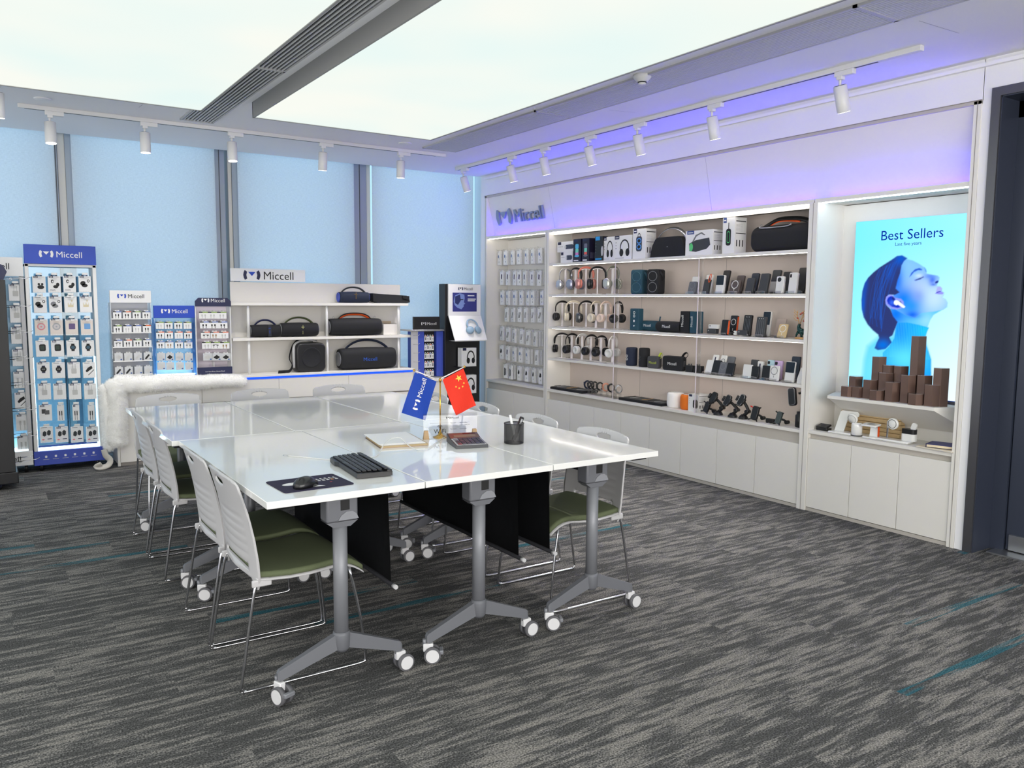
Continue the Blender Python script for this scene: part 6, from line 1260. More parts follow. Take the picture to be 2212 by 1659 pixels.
# ---- speakers on shelves 2-4 ----
def twin(p0, p1, pt, zs, x, m, lb):
    yc, w, h = RSp(p0, p1, pt, zs, x); t = thing('twin_cone_speaker', lb, 'speaker', (x+.055, yc, zs), RW+.25, 'upright twin-cone speakers'); w *= .92
    b = B(); b.loft([[(p[0]*s, y, h/2+p[1]*s) for p in rrect(w, h, .022, 5)] for y, s in ((-.05, .93), (-.044, 1), (.05, 1), (.055, .94))], m); fixn(b).build('body', t)
    b = B()
    for q in (.72, .28): b.tube([(w*.36*math.cos(a), -.0505, h*q+h*.19*math.sin(a)) for a in [2*PI*k/24 for k in range(24)]], .0025, midg if m is blackc else mat('teal_light', (70,110,124), .5), 6, closed=True)
    b.build('cone_rings', t); b = B(); b.box(-.014, .006, -.0515, -.05, h*.49, h*.52, ink); b.build('badge', t)
    b = B(); b.tube([(w*.4, -.02, h*.92), (w*.62, -.02, h*.80), (w*.66, -.0, h*.66), (w*.5, .02, h*.55)], .004, m, 8, rr=[(.010, .003)]*4); fixn(b).build('wrist_strap', t)
twin(1361, 1383, AY_(1050), ZS[1], 4.79, teal, 'teal upright speaker with two round cones on the second shelf'); twin(1395.5, 1418, AY_(1042), ZS[1], 4.79, blackc, 'black upright speaker with two round cones on the second shelf')
def upright(p0, p1, pt, zs, x, m, txt, tm, lb, rnd=True, d=.07):
    yc, w, h = RSp(p0, p1, pt, zs, x); t = thing('upright_speaker', lb, 'speaker', (x+d/2, yc, zs), RW)
    b = B()
    if rnd: b.lathe([(.001, 0), (w*.44, 0), (w*.48, .004), (w*.5, .012), (w*.5, h-.012), (w*.47, h-.004), (w*.4, h), (w*.38, h-.003), (.001, h-.003)], m, (0, 0, 0), 28)
    else: b.box(-w/2, w/2, -d/2, d/2, .004, h, m, .006, 3)
    b.build('body', t); b = B(); y = -w/2-.0008 if rnd else -d/2-.0008
    if txt == 'brand': b.text('Miccell', w*.26, w*-.1, h*.30, tm, y, rot=PI/2)
    elif txt == 'signs': b.decal(ell(0, h*.44, w*.1, w*.1, 10), tm, y); b.decal([(-w*.12, h*.24), (w*.12, h*.24), (0, h*.17)], tm, y); b.loops(w*.24, 0, h*.74, tm, y, True)
    else: b.loops(w*.24, -w*.08, h*.45, tm, y, True)
    b.build('print', t); return t
def lying(p0, p1, pt, pbm, zs, x, m, txt, tm, lb, strap=True):
    yc, w, h = RSp(p0, p1, pt, zs, x); t = thing('cylinder_speaker', lb, 'speaker', (x+h/2, yc, zs), RW); r = h/2
    b = B(); b.lathe([(r*.62, -w/2+.004), (r*.7, -w/2), (r*.9, -w/2+.004), (r*.96, -w/2+.02), (r*1.0, -w*.2), (r, w*.2), (r*.96, w/2-.02), (r*.9, w/2-.004), (r*.7, w/2), (r*.62, w/2-.004)], m, (0, 0, r), 28, 'x'); b.build('body', t)
    b = B(); b.text(txt, h*.26, 0, r*.85, tm, -r-.001, center=True); b.build('lettering', t)
    if strap: b = B(); b.tube([(w*.42, 0, h*.9), (w*.43, 0, h*1.15), (w*.45, 0, h*1.4), (w*.47, -.01, h*1.1)], .003, m, 8, rr=[(.006, .002)]*4); b.build('strap', t)
upright(1361, 1379.5, BY_(195), ZS[2], 4.79, teal, 'signs', white, 'teal upright speaker with white button signs on the third shelf', False, .06)
lying(1377, 1420, BY_(388), 0, ZS[2], 4.83, teal, 'Miccell', white, 'teal lying cylinder speaker with white lettering on the third shelf')
lying(1414, 1465, BY_(400), 0, ZS[2], 4.76, blackc, 'Miccell', white, 'black lying cylinder speaker with white lettering on the third shelf')
upright(1469.5, 1488, Dy(172), ZS[2], 4.77, blackc, 'brand', white, 'black upright speaker with sideways lettering on the third shelf', False, .07)
upright(1490, 1507, Dy(176), ZS[2], 4.775, teal, 'brand', white, 'teal upright speaker with sideways lettering on the third shelf', False, .07)
upright(1350.5, 1367, BY_(815), ZS[3], 4.79, navyc, 'eco', white, 'navy round upright speaker on the fourth shelf'); upright(1377.5, 1394, BY_(825), ZS[3], 4.79, blackc, 'none', darkg, 'black round upright speaker on the fourth shelf')
def cubesp(p0, p1, pt, zs, x, d, m, tm, txt, lb, stm):
    yc, w, h = RSp(p0, p1, pt, zs, x); t = thing('compact_speaker', lb, 'speaker', (x+d/2, yc, zs), RW+.12); w *= .95
    b = B(); b.loft([[(p[0]*s, y, h/2+p[1]*s) for p in rrect(w, h, min(w, h)*.2, 5)] for y, s in ((-d/2, .9), (-d/2+.006, 1), (d/2-.006, 1), (d/2, .93))], m); fixn(b).build('body', t)
    b = B(); b.text(txt, h*.2, 0, h*.38, tm, -d/2-.001, center=True); b.build('lettering', t)
    b = B(); b.tube([(w*.38, 0, h*.97), (w*.5, 0, h*1.22), (w*.62, 0, h*1.28), (w*.66, 0, h*1.1), (w*.52, 0, h*.85)], .003, stm, 8, rr=[(.009, .0025)]*5); fixn(b).build('strap', t)
    b = B(); b.box(w/2-.001, w/2+.002, -d*.2, d*.2, h*.3, h*.7, darkg, .001, 1); b.build('port_cover', t)
lime = mat('lime', (190,206,70), .5)
cubesp(1398, 1421, BY_(955), ZS[3], 4.77, .05, mat('charcoal_cloth', (72,72,76), .8, var=.1, scale=200), lime, 'Miccell', 'small grey speaker with lime lettering and strap on the fourth shelf', lime)
cubesp(1431, 1472, Dy(693), ZS[3], 4.765, .06, blackc, white, 'Miccell', 'rounded black speaker with white lettering and wrist strap on the fourth shelf', blackp)
for k, (a, c, pt) in enumerate(((420, 512, 800), (512, 608, 805))):
    yc, w, h = RSp(Dx(a), Dx(c), Dy(pt), ZS[3], 4.775); t = thing('mini_speaker', 'tiny black box speaker, %s of two beside the acrylic strip' % ('left' if not k else 'right'), 'speaker', (4.80, yc, ZS[3]), RW, 'tiny black box speakers')
    b = B(); b.box(-w*.45, w*.45, -.02, .02, 0, h, blackp, .003); b.build('body', t); b = B(); b.cyl((-w*.2, 0, h), (-w*.2, 0, h+.012), .006, darkg, n=12); b.cyl((w*.1, 0, h), (w*.1, 0, h+.014), .005, darkg, n=12); b.build('knobs', t)
# ---- power banks ----
def holder(loc, rz, w, lb):
    k = 'H'
    if k in PK: return dup(PK[k], loc, rz, lb, scale=(w/.07, 1, 1))
    t = thing('acrylic_holder', lb, 'holder', loc, rz, 'clear acrylic holders for the power banks'); em = MATS['acrylic_edge']
    b = B(); b.loft([[(-.035, y, z) for y, z in ((-.03, .0), (.035, 0), (.035, .002), (-.03, .002))], [(.035, y, z) for y, z in ((-.03, 0), (.035, 0), (.035, .002), (-.03, .002))]], acry, sm=False); b.box(-.035, .035, -.032, -.030, 0, .018, acry); b.box(-.03, .03, .02, .022, 0, .07, acry); b.build('body', t)
    b = B(); b.tube([(-.035, -.031, 0), (-.035, -.031, .018), (.035, -.031, .018), (.035, -.031, 0)], .0007, em, 4); b.tube([(-.03, .021, .02), (-.03, .021, .07), (.03, .021, .07), (.03, .021, .02)], .0006, em, 4); b.build('edge', t)
    PK[k] = t; return t
def pbank(p0, p1, pt, zs, x, m, lb, var='', d=.016, tilt=.2, lift=.0, r=.008, hold=True, yaw=.0, cut=0):
    yc, w, h = RSp(p0, p1, pt, zs+lift, x); w = w*.93; h = h/math.cos(tilt)*.985; t = thing('power_bank', lb, 'power bank', (x+.01, yc, zs+lift+.003), 0, 'power banks on the wide niche shelves'); t.rotation_euler = (-tilt, 0, RW+yaw)
    b = B(); b.loft([[(p[0]*s, y, h/2+p[1]*s) for p in rrect(w, h, min(r, w*.4), 4)] for y, s in ((-d/2, .95), (-d/2+.002, 1), (d/2-.002, 1), (d/2, .95))], m); fixn(b).build('body', t)
    b = B(); y = -d/2-.0006; n0 = len(b.bm.faces)
    if 'ring' in var: mm_ = white if 'wr' in var else (ink if 'br' in var else midg); b.decal([(w*.36*a, h*.66+w*.36*c) for a, c in ringpts(1, 0, 2*PI, 20)]+[(w*.30*a, h*.66+w*.30*c) for a, c in ringpts(1, 2*PI, 0, 20)], mm_, y); b.drect(-w*.03, w*.03, h*.2, h*.34, mm_, y)
    if 'screen' in var: b.decal(rrect(w*.94, h*.52, .005, 3, 0, h*.72), mat('screen_navy', (20,28,40), .15), y)
    if 'disc' in var: b.decal(ell(-w*.08, h*.80, w*.26, w*.26), blackp, y)
    if 'camera' in var: b.decal(rrect(w*.34, w*.34, w*.08, 3, -w*.28, h*.85), blackp, y)
    if 'slot' in var: b.decal(rrect(w*.2, h*.3, w*.09, 4, 0, h*.72), navy, y)
    if 'lines' in var:
        for q in (-.3, -.1, .1, .3): b.drect(w*q-.0012, w*q+.0012, h*.1, h*.82, midg, y)
        for q in (-.2, 0, .2): b.decal(ell(w*q, h*.9, .003, .003, 8), white, y-.0002)
    if 'half' in var: b.drect(-w*.46, w*.46, h*.04, h*.5, ltg, y)
    if 'square' in var: b.drect(-w*.42, -w*.18, h*.76, h*.92, ink, y)
    if len(b.bm.faces) == n0: b.drect(-w*.16, w*.16, h*.1, h*.115, midg, y)
    b.build('print', t)
    if 'edge' in var: b = B(); b.box(w/2-.002, w/2+.001, -d*.4, d*.4, h*.05, h*.95, orange, .001, 1); b.build('orange_edge', t)
    if hold: holder((x+.014, yc, zs+.0005), RW+yaw, w*1.06, 'acrylic holder under the '+lb.split(',')[0].replace(' power bank', ' bank').replace(' with ', ' ').replace('pale lower half', 'two-tone').replace('built-in cables', 'cabled')+','+lb.split(',', 1)[1].replace(' on the ', ', '))
W_, K_, G_, NV = whitep, blackp, darkg, mat('pb_navy', (36,44,58), .35)
br_ = mat('pb_mocha', (84,74,72), .35); gyb = mat('pb_grey', (100,102,108), .4)
f2, bk2 = 4.775, 4.875; z2 = ZS[1]; s2 = ' on the second shelf'
for a, c, yt, m, var, w2, row in ((535, 633, 1035, W_, '', 'white plain', 1), (712, 800, 1012, W_, 'slot', 'white slotted', 1), (897, 985, 957, K_, '', 'tall black', 1), (1080, 1178, 1022, br_, '', 'brown tilted', 1), (1262, 1358, 992, NV, '', 'navy rounded', 1), (1518, 1628, 952, G_, 'half', 'dark grey with pale lower half', 1), (1658, 1762, 975, K_, '', 'black square', 1), (1848, 1968, 922, K_, '', 'tallest black', 1),
          (492, 592, 1102, gyb, 'ring', 'small grey ringed', 0), (680, 752, 1070, G_, '', 'narrow dark grey', 0), (845, 950, 1017, W_, 'screen', 'white with dark screen', 0), (1015, 1140, 1085, br_, 'ring wr', 'brown with white ring', 0), (1215, 1315, 1057, G_, '', 'rounded charcoal', 0), (1380, 1492, 997, G_, '', 'wide charcoal', 0), (1602, 1700, 1033, W_, 'disc', 'white with black disc', 0), (1762, 1868, 985, W_, 'square', 'tall white with black square', 0)):
    pbank(Cx(a), Cx(c), Cy(yt), z2, bk2 if row else f2, m, '%s power bank, %s row%s' % (w2, 'back' if row else 'front', s2), var, d=.024 if not row else .018, tilt=.12 if m is W_ else .25, lift=.0, hold=True)
b = B(); P = [(4.77, 0, 0)]; q0 = GX(Cx(765), Cy(1105), 4.78); b.tube([q0+Vector((0, -.01*math.sin(a)+.02*(1-math.cos(a))*-.5, .045*(1-math.cos(a))*.7)) for a in [2*PI*k/14 for k in range(14)]], .003, orange, 6, closed=True); o = b.build('charging_loop'); tag(o, 'orange loop cable standing over the narrow dark grey power bank', 'cable loop')
z3 = ZS[2]; s3 = ' on the third shelf'
def crys(a, c, yt, yb2, m, lb, z, x, h=None, kd='compact_charger'):
    yc, w, hh_ = RSp(Dx(a), Dx(c), Dy(yt), z, x); z0 = GX(Dx((a+c)/2), Dy(yb2), x).z; z0 = max(z, z0); t = thing(kd, lb, 'charger', (x+.02, yc, z0), RW); b = B(); b.box(-w/2, w/2, -.02, .02, 0, z+hh_-z0, m, .004); b.build('body', t); b = B(); b.decal(ell(-w*.3, (z+hh_-z0)*.65, .005, .005, 10), ink if m is whitep else ltg, -.0206); b.build('lens', t)
crys(680, 780, 378, 432, G_, 'dark small charger, lower of the stacked pair on the third shelf', z3, 4.775); crys(697, 800, 326, 376, whitep, 'white small charger with dark lens, upper of the stacked pair on the third shelf', z3, 4.776)
crys(1030, 1140, 392, 450, G_, 'dark flat charger left of the black cable power bank on the third shelf', z3, 4.765); crys(985, 1022, 400, 450, whitep, 'white little plug beside the dark flat charger on the third shelf', z3, 4.79)
for a, c, yt, m, var, w2, row in ((935, 1020, 226, K_, 'ring wr edge', 'orange-edged ringed', 1), (1310, 1405, 178, W_, 'screen', 'tall white with dark window', 1), (1440, 1560, 262, mat('pb_taupe', (168,154,148), .4), '', 'taupe card', 1),
          (838, 918, 275, K_, 'edge', 'black with orange edge', 0), (1088, 1182, 218, K_, 'lines', 'tall black with built-in cables', 0), (1236, 1350, 240, G_, 'lines', 'charcoal with four cable grooves', 0), (1478, 1590, 326, mat('pb_gold', (214,188,140), .35, .3), 'ring wr', 'gold card with white ring', 0)):
    pbank(Dx(a), Dx(c), Dy(yt), z3, 4.87 if row else 4.785, m, '%s power bank, %s row%s' % (w2, 'back' if row else 'front', s3), var, d=.010 if 'card' in w2 else .022, tilt=.3 if 'card' in w2 else .14)
z4 = ZS[3]; s4 = ' on the fourth shelf'
lil, sky = mat('pb_lilac', (206,178,222), .4), mat('pb_sky', (176,208,220), .4)
for a, c, yt, m, var, w2, row in ((638, 728, 327, W_, 'slot', 'white navy-slotted', 2), (755, 850, 337, W_, 'ring br', 'white with black ring', 2), (855, 968, 355, gyb, '', 'grey slate', 2), (1235, 1352, 398, G_, '', 'dark grey hidden', 2), (1328, 1430, 424, W_, 'slot', 'white upright slotted', 2), (1482, 1590, 402, sky, 'camera', 'pale blue with black square', 2), (1588, 1716, 415, lil, 'camera', 'lilac with black square', 2), (1838, 1972, 350, NV, '', 'tall navy', 2),
          (560, 670, 405, W_, '', 'white leaning', 0), (655, 775, 410, K_, '', 'black leaning', 0), (755, 875, 440, gyb, 'ring', 'grey ringed leaning', 0), (865, 985, 452, K_, '', 'plain black leaning', 0), (1125, 1265, 472, W_, '', 'broad white', 0), (1252, 1370, 497, K_, '', 'black with wire loop', 0), (1410, 1545, 487, K_, '', 'glossy black', 0), (1520, 1672, 490, W_, 'ring', 'white pale-ringed', 0), (1755, 1905, 427, W_, 'screen', 'white with big dark screen', 0)):
    pbank(Ex(a), Ex(c), Ey(yt), z4, 4.87 if row else 4.775, m, '%s power bank, %s row%s' % (w2, 'back' if row else 'front', s4), var, d=.016, tilt=.12 if a > 1100 else .3)
yc, w, h = RSp(Ex(1950), Ex(2050), Ey(560), z4, 4.78); t = thing('wedge_charger', 'white wedge charger half hidden by the upright on the fourth shelf', 'charger', (4.80, GX(Ex(1995), Ey(700), 4.78).y, z4), RW)
b = B(); b.loft([[(x, y, z) for y, z in ((-.02, 0), (.03, 0), (.03, .11), (.02, .11), (-.02, .03))] for x in (-.028, .028)], whitep, sm=False); fixn(b).build('body', t)
# coral deer ornament
yc, w, h = RSp(Dx(1685), Dx(1812), Dy(160), z3, 4.80); t = thing('coral_ornament', 'green enamel animal ornament with coral-red branching antlers on the third shelf', 'ornament', (4.83, yc, z3), RW); enam = mat('enamel_green', (20,66,64), .25, .3); rd = mat('coral_red', (196,70,50), .4); gd = mat('ornament_gold', (214,170,110), .35, .6)
b = B(); b.loft([[(p[0]*s, p[1]*s*.6, z) for p in ell(0, 0, w*.5, .05, 14)] for z, s in ((0, 1), (.008, 1.02), (.014, .9))], gd); fixn(b).build('base', t)
b = B(); b.tube([(w*.35, 0, .05), (w*.1, 0, h*.25), (-w*.1, 0, h*.30), (-w*.22, 0, h*.42), (-w*.15, 0, h*.52)], .01, enam, 10, rr=[.012, .024, .02, .012, .010])
for lx_, ly in ((-w*.35, -.012), (-w*.1, .012), (w*.2, -.012), (w*.36, .012)): b.tube([(lx_*.5, ly, h*.24), (lx_*.9, ly, h*.14), (lx_, ly, .012)], .005, enam, 8, rr=[.010, .006, .004])
fixn(b).build('body', t)
b = B(); random.seed(5)
for bx, sx in ((-w*.2, -1), (-w*.1, 1)):
    b.tube([(bx, 0, h*.52), (bx+sx*.008, 0, h*.68), (bx+sx*.022, 0, h*.82), (bx+sx*.018, 0, h*.98)], .003, gd, 6)
    for q in (.62, .72, .82, .9): b.tube([(bx+sx*.012, 0, h*q), (bx+sx*.03, -.006, h*(q+.04)), (bx+sx*.042, -.008, h*(q+.12))], .002, gd, 6)
b.build('antlers', t); b = B()
for q in ((-.3, .72), (-.05, .86), (.1, .9), (.3, .62), (.05, .18)): b.lathe([(.0005, -.005), (.007, -.002), (.008, .002), (.0005, .006)], rd, (q[0]*w, -.008, q[1]*h), 10)
b.build('coral_blossoms', t)
# ---- long counter ----
z5 = ZS[4]
def tray(p0, p1, py0, py1, lb):
    a = GX(p0, py0, 4.76); c = GX(p1, py1, 4.76); w = a.y-c.y; t = thing('display_tray', lb, 'tray', (4.865, (a.y+c.y)/2, z5), RW, 'flat black display trays')
    b = B(); b.box(-w/2, w/2, -.1, .1, 0, .022, blackm, .002, 1); b.build('tray', t); b = B(); b.box(-w/2+.015, w/2-.015, -.085, .085, .0222, .024, mat('cable_grey', (74,76,78), .7, var=.3, scale=60)); b.build('liner', t)
    b = B()
    for k in range(7): x = -w/2+.04+k*(w-.08)/6; b.tube([(x, -.07, .027), (x+.01, .0, .028), (x-.005, .07, .027)], .002, [ink, ltg, midg, gd][k % 4], 6)
    b.build('cables', t)
tray(1182, 1256, 842, 845, 'flat black tray of cables at the left of the long counter'); tray(1335, 1428, 862, 870, 'flat black tray of cables beside the white round speaker')
t = thing('watch_display', 'clear acrylic stepped stand for watches on the long counter', 'watch stand', (4.83, (GX(A_(770), 850, 4.8).y+GX(A_(1300), 855, 4.8).y)/2, z5), RW)
wy0, wy1 = GX(A_(775), 840, 4.82).y, GX(A_(1310), 850, 4.82).y; yc = (wy0+wy1)/2
b = B(); b.box((-(wy0-yc))-.02, -(wy1-yc)+.02, -.04, .05, 0, .008, acry); b.build('base', t)
for k, X in enumerate((790, 845, 905, 990, 1085, 1170, 1290)):
    y = GX(A_(X), 835, 4.82).y; lx_ = -(y-yc); b = B(); b.cyl((lx_, 0, .008), (lx_, 0, .055), .012, acry, n=14); b.tube([(lx_+.012*math.cos(a), .012*math.sin(a), .055) for a in [2*PI*q/12 for q in range(12)]], .0008, MATS['acrylic_edge'], 4, closed=True); b.build('peg', t)
    m = [navyc, blackp, blackp, blackp, mat('watch_rose', (214,150,124), .4), blackp, silver][k]; nmw = ['navy', 'large black', 'black square', 'black round', 'rose gold', 'slim black', 'silver ring'][k]
    tw = thing('smart_watch', '%s watch, %s from left on the clear watch stand' % (nmw, ORD[k]), 'watch', (4.83, y, z5+.085), RW-.5, 'watches on the clear stand')
    b = B(); b.tube([(.0, .028*math.cos(a), .034*math.sin(a)) for a in [2*PI*q/20 for q in range(20)]], .003, m, 8, closed=True, rr=[(.003, .009)]*20); fixn(b).build('band', tw)
    if k < 6: b = B(); b.box(-.016, .016, -.036, -.026, -.008, .026, m if k != 4 else m, .004); b.build('case', tw); b = B(); b.box(-.012, .012, -.0368, -.036, -.004, .022, mat('watch_face', (16,18,24), .1)); b.build('screen', tw)
def homepod(p0, p1, pt, m, lb, g):
    yc, w, h = RSp(p0, p1, pt, z5, 4.765); t = thing('round_speaker', lb, 'speaker', (4.77+w/2, yc, z5), RW, g); r = w/2
    b = B(); b.lathe([(.001, 0), (r*.8, 0), (r*.93, .008), (r, .03), (r, h-.035), (r*.95, h-.012), (r*.82, h-.002), (r*.7, h), (r*.66, h-.003), (.001, h-.003)], m, n=36); b.build('body', t); b = B(); b.lathe([(.001, h-.0015), (r*.64, h-.0015), (r*.64, h-.003)], m if m is orange else white, n=28); b.build('top_plate', t)
homepod(1432, 1459, 848, mat('cloth_white', (240,238,236), .7), 'white rounded fabric speaker on the long counter', 'rounded fabric speakers'); homepod(1461, 1487, 853, mat('cloth_orange', (228,116,20), .7), 'orange rounded fabric speaker on the long counter', 'rounded fabric speakers')
def prN(b, w, h, y, d): b.drect(-w*.42, -w*.1, h*.86, h*.99, navy, y); b.decal(rrect(w*.5, h*.5, w*.15, 4, w*.25, h*.45), blackp, y); icons(b, w, h, y); side_print(b, w, h, d)
t = sbox(1487, 1508, 852, z5, 4.77, .13, white, 'white speaker box with navy top edge beside the orange speaker', prN)
# phone mounts
def mount(pb_, ph0, ph1, lb, extra=None, m=blackp, bez=blackp):
    p = GX(pb_[0], pb_[1], 4.80); zb_ = z5; c0 = GX((ph0[0]+ph1[0])/2, (ph0[1]+ph1[1])/2, 4.79); hh_ = (GX(ph0[0], ph0[1], 4.79).z-GX(ph1[0], ph1[1], 4.79).z); t = thing('phone_mount', lb, 'phone mount', (4.80, p.y, zb_), RW, 'black car phone mounts'); dx = -(c0.y-p.y); cz_ = c0.z-zb_
    b = B(); b.lathe([(.001, 0), (.036, 0), (.037, .008), (.028, .022), (.016, .034), (.001, .036)], m, n=24); b.build('suction_base', t)
    b = B(); b.tube([(0, 0, .025), (.035, .01, .06), (dx*.3+.02, .008, cz_*.72), (dx, .0, cz_)], .009, m, 10, rr=[(.010, .014), (.011, .012), (.009, .012), (.009, .009)]); b.cyl((.032, -.014, .058), (.032, .03, .058), .014, m, n=16); fixn(b).build('arm', t)
    R = Matrix.Translation((dx, -.015, cz_)) @ Matrix.Rotation(-.35, 4, 'X') @ Matrix.Rotation(.28, 4, 'Y')
    b = B(); b.T = R; h2 = hh_*.55; b.loft([[(q[0]*s, y, q[1]*s) for q in rrect(.052, h2*1.7, .018, 5)] for y, s in ((-.008, .92), (-.005, 1), (.008, 1), (.012, .9))], m); hd = fixn(b).build('phone_cradle', t)
    b = B(); b.T = R; b.tube([(q[0], -.008, q[1]) for q in rrect(.044, h2*1.55, .016, 5)], .0016, bez, 6, closed=True); b.build('bezel', hd)
    for s in (-1, 1): b = B(); b.T = R; b.box(min(s*.026, s*.042), max(s*.026, s*.042), -.018, .004, -.02, .022, m, .004); b.build('side_clamp', hd)
    b = B(); b.T = R; b.box(-.02, .02, -.022, -.002, -h2*.9, -h2*.78, m, .003); b.build('foot_rest', hd); return t
mount((Ex(770), Ey(1200)), (Ex(745), Ey(870)), (Ex(665), Ey(1050)), 'black phone mount with plain cradle, first of three on the counter')
mount((Ex(985), Ey(1235)), (Ex(960), Ey(915)), (Ex(870), Ey(1090)), 'black phone mount with grey-edged cradle, second of three on the counter', bez=midg)
mount((Ex(1145), Ey(1260)), (Ex(1165), Ey(905)), (Ex(1080), Ey(1090)), 'black phone mount with silver-rimmed cradle, third of three on the counter', bez=silver)
def clipm(px, py, w, h, lb, m=blackp, acc=None, rot=.2, z0=None):
    p = GX(px, py, 4.78); t = thing('phone_clip', lb, 'phone clip', (4.78, p.y, z5), RW); R = Matrix.Translation((0, 0, h*.5+.008)) @ Matrix.Rotation(rot, 4, 'Y') @ Matrix.Rotation(-.2, 4, 'X')
    b = B(); b.T = R; b.loft([[(q[0]*s, y, q[1]*s) for q in rrect(w, h, w*.3, 5)] for y, s in ((-.01, .9), (-.006, 1), (.01, 1), (.014, .9))], m); fixn(b).build('body', t)
    for a, c in ((-1, .32), (1, .36), (-.9, -.42), (.9, -.40)): b = B(); b.T = R; b.tube([(a*w*.3, 0, c*h), (a*w*.62, -.004, c*h*1.15), (a*w*.85, -.012, c*h*1.3)], .005, (acc if (acc and a == -1) else blackp), 8); b.build('claw', t)
    b = B(); b.tube([(0, .012, h*.5), (.02, .03, h*.4), (.045, .035, h*.28)], .008, blackp, 8); b.cyl((.045, .02, h*.26), (.045, .05, h*.26), .014, blackp, n=14); b.build('ball_joint', t); return t
clipm(Ex(600), Ey(1120), .045, .085, 'small black phone clip left of the first counter mount', rot=.25)
clipm(Ex(1320), Ey(1210), .055, .105, 'black phone clip with one red claw on the counter', acc=mat('claw_red', (200,40,30), .5), rot=.1)
clipm(Ex(1675), Ey(1280), .040, .09, 'bicycle phone holder with grey-green face on the counter', mat('grey_green', (62,72,72), .5), rot=.18)
p = GX(Ex(1530), Ey(1310), 4.78); t = thing('vent_clip', 'low black vent clip lying between two phone clips', 'phone clip', (4.80, p.y, z5), RW); b = B(); b.box(-.04, .03, -.012, .012, .006, .034, blackp, .005); b.build('body', t)
for x in (-.03, 0, .03): b = B(); b.cyl((x, -.01, .008), (x, .012, .008), .008, blackp, n=12); b.build('foot', t)
p = GX(Ex(1945), Ey(1380), 4.79); t = thing('cup_phone_mount', 'tall black gooseneck phone mount with cup base at the counter end', 'phone mount', (4.83, p.y, z5), RW)
b = B(); b.lathe([(.001, 0), (.034, 0), (.038, .006), (.038, .085), (.03, .092), (.03, .11), (.001, .112)], blackp, n=28); b.build('cup_base', t); b = B(); b.tube([(0, 0, .1), (.002, 0, .14), (.01, 0, .17), (.032, 0, .19), (.045, 0, .225), (.03, -.01, .252), (-.01, -.02, .24)], .009, blackp, 10); b.build('gooseneck', t)
R = Matrix.Translation((-.045, -.045, .215)) @ Matrix.Rotation(-.25, 4, 'Y') @ Matrix.Rotation(-.15, 4, 'X'); b = B(); b.T = R; b.loft([[(q[0]*s, y, q[1]*s) for q in rrect(.062, .13, .018, 5)] for y, s in ((-.01, .92), (-.006, 1), (.01, 1), (.014, .9))], blackp); fixn(b).build('phone_cradle', t)
b = B(); b.T = R; b.tube([(q[0], -.010, q[1]) for q in rrect(.054, .12, .016, 5)], .0014, midg, 6, closed=True); b.build('bezel', t)
# ---- poster niche: bronze hexagonal risers ----
hexm = brown
hx = [  # centre x px, top y px, x-plane offset, z from shelf; measured in the 1800,700 crop
 (210, 1060, 0), (345, 890, .06), (400, 1070, .02), (590, 950, .03), (745, 555, .08), (700, 1130, -.02), (860, 830, .05), (930, 700, .10), (1120, 715, .10), (970, 990, .0), (1240, 870, .02), (1420, 205, .09), (1365, 1190, -.03), (1520, 875, .06), (1650, 1035, .0), (1805, 750, .04)]
RH = .048
for k, (X, Yt, ox) in enumerate(hx):
    x = XW+.075+ox; p = GX(1800+X*.12658, 700+Yt*.12658, x-.03); h = p.z-ZSH
    o = thing('hex_riser', 'bronze hexagonal riser below the poster, %s' % ['low at far left', 'mid-height at the left rear', 'low second at the left', 'short in front of the second tallest', 'second tallest', 'very low in front', 'medium behind the low front ones', 'mid-height rear left of centre', 'mid-height rear at centre', 'medium front at centre', 'mid-height front right of centre', 'tallest of all', 'low front at the right', 'medium rear beside the tallest', 'short front at the right', 'tall at far right'][k], 'riser', (x, p.y, ZSH), 0, 'bronze hexagonal risers')
    b = B(); b.loft([[(RH*math.cos(a), RH*math.sin(a), z) for a in [PI/3*q+PI/6 for q in range(6)]] for z in (0, h-.002)], hexm, sm=False); fixn(b).build('column', o)
    b = B(); b.loft([[(RH*.97*math.cos(a), RH*.97*math.sin(a), z) for a in [PI/3*q+PI/6 for q in range(6)]] for z in (h-.002, h)], mat('riser_top', (196,180,176), .12, .7), sm=False); fixn(b).build('top_face', o)
# ---- poster niche counter: chargers ----
zc6 = .5605
def NP(X, Yb, x=4.81): return GX(1740+X*.1537, 850+Yb*.1537, x)
def nthing(nm_, lb, cat, X, Y_, x=4.81, yaw=0.): p = NP(X, Y_, x); return thing(nm_, lb, cat, (x, p.y, zc6), RW+yaw)
t = nthing('folding_charger', 'black folded wireless charger at the left of the poster counter', 'charger', 255, 540); b = B(); b.box(-.042, .042, -.03, .03, 0, .018, blackp, .004); b.build('base', t); b = B(); b.T = Matrix.Translation((0, .0, .022)) @ Matrix.Rotation(.3, 4, 'X'); b.box(-.042, .042, -.03, .03, 0, .014, blackp, .005); b.lathe([(.014, .0145), (.016, .015), (.018, .0145)], darkg, n=20); b.build('pad', t)
t = nthing('charging_stand', 'large white angled charging stand with side arm', 'charger', 470, 590, 4.80, .1); b = B(); b.box(-.06, .10, -.04, .04, 0, .012, whiteg, .005); b.build('base', t)
b = B(); b.sheet([(-.045, 0), (.02, 0), (.03, .095), (.085, .095), (.1, .105), (.1, .12), (.088, .133), (-.02, .133), (-.03, .125)], [], .02, lambda u, v: (u, .02+v*.35, .012+v), whiteg, .008, False); fixn(b).build('back', t)
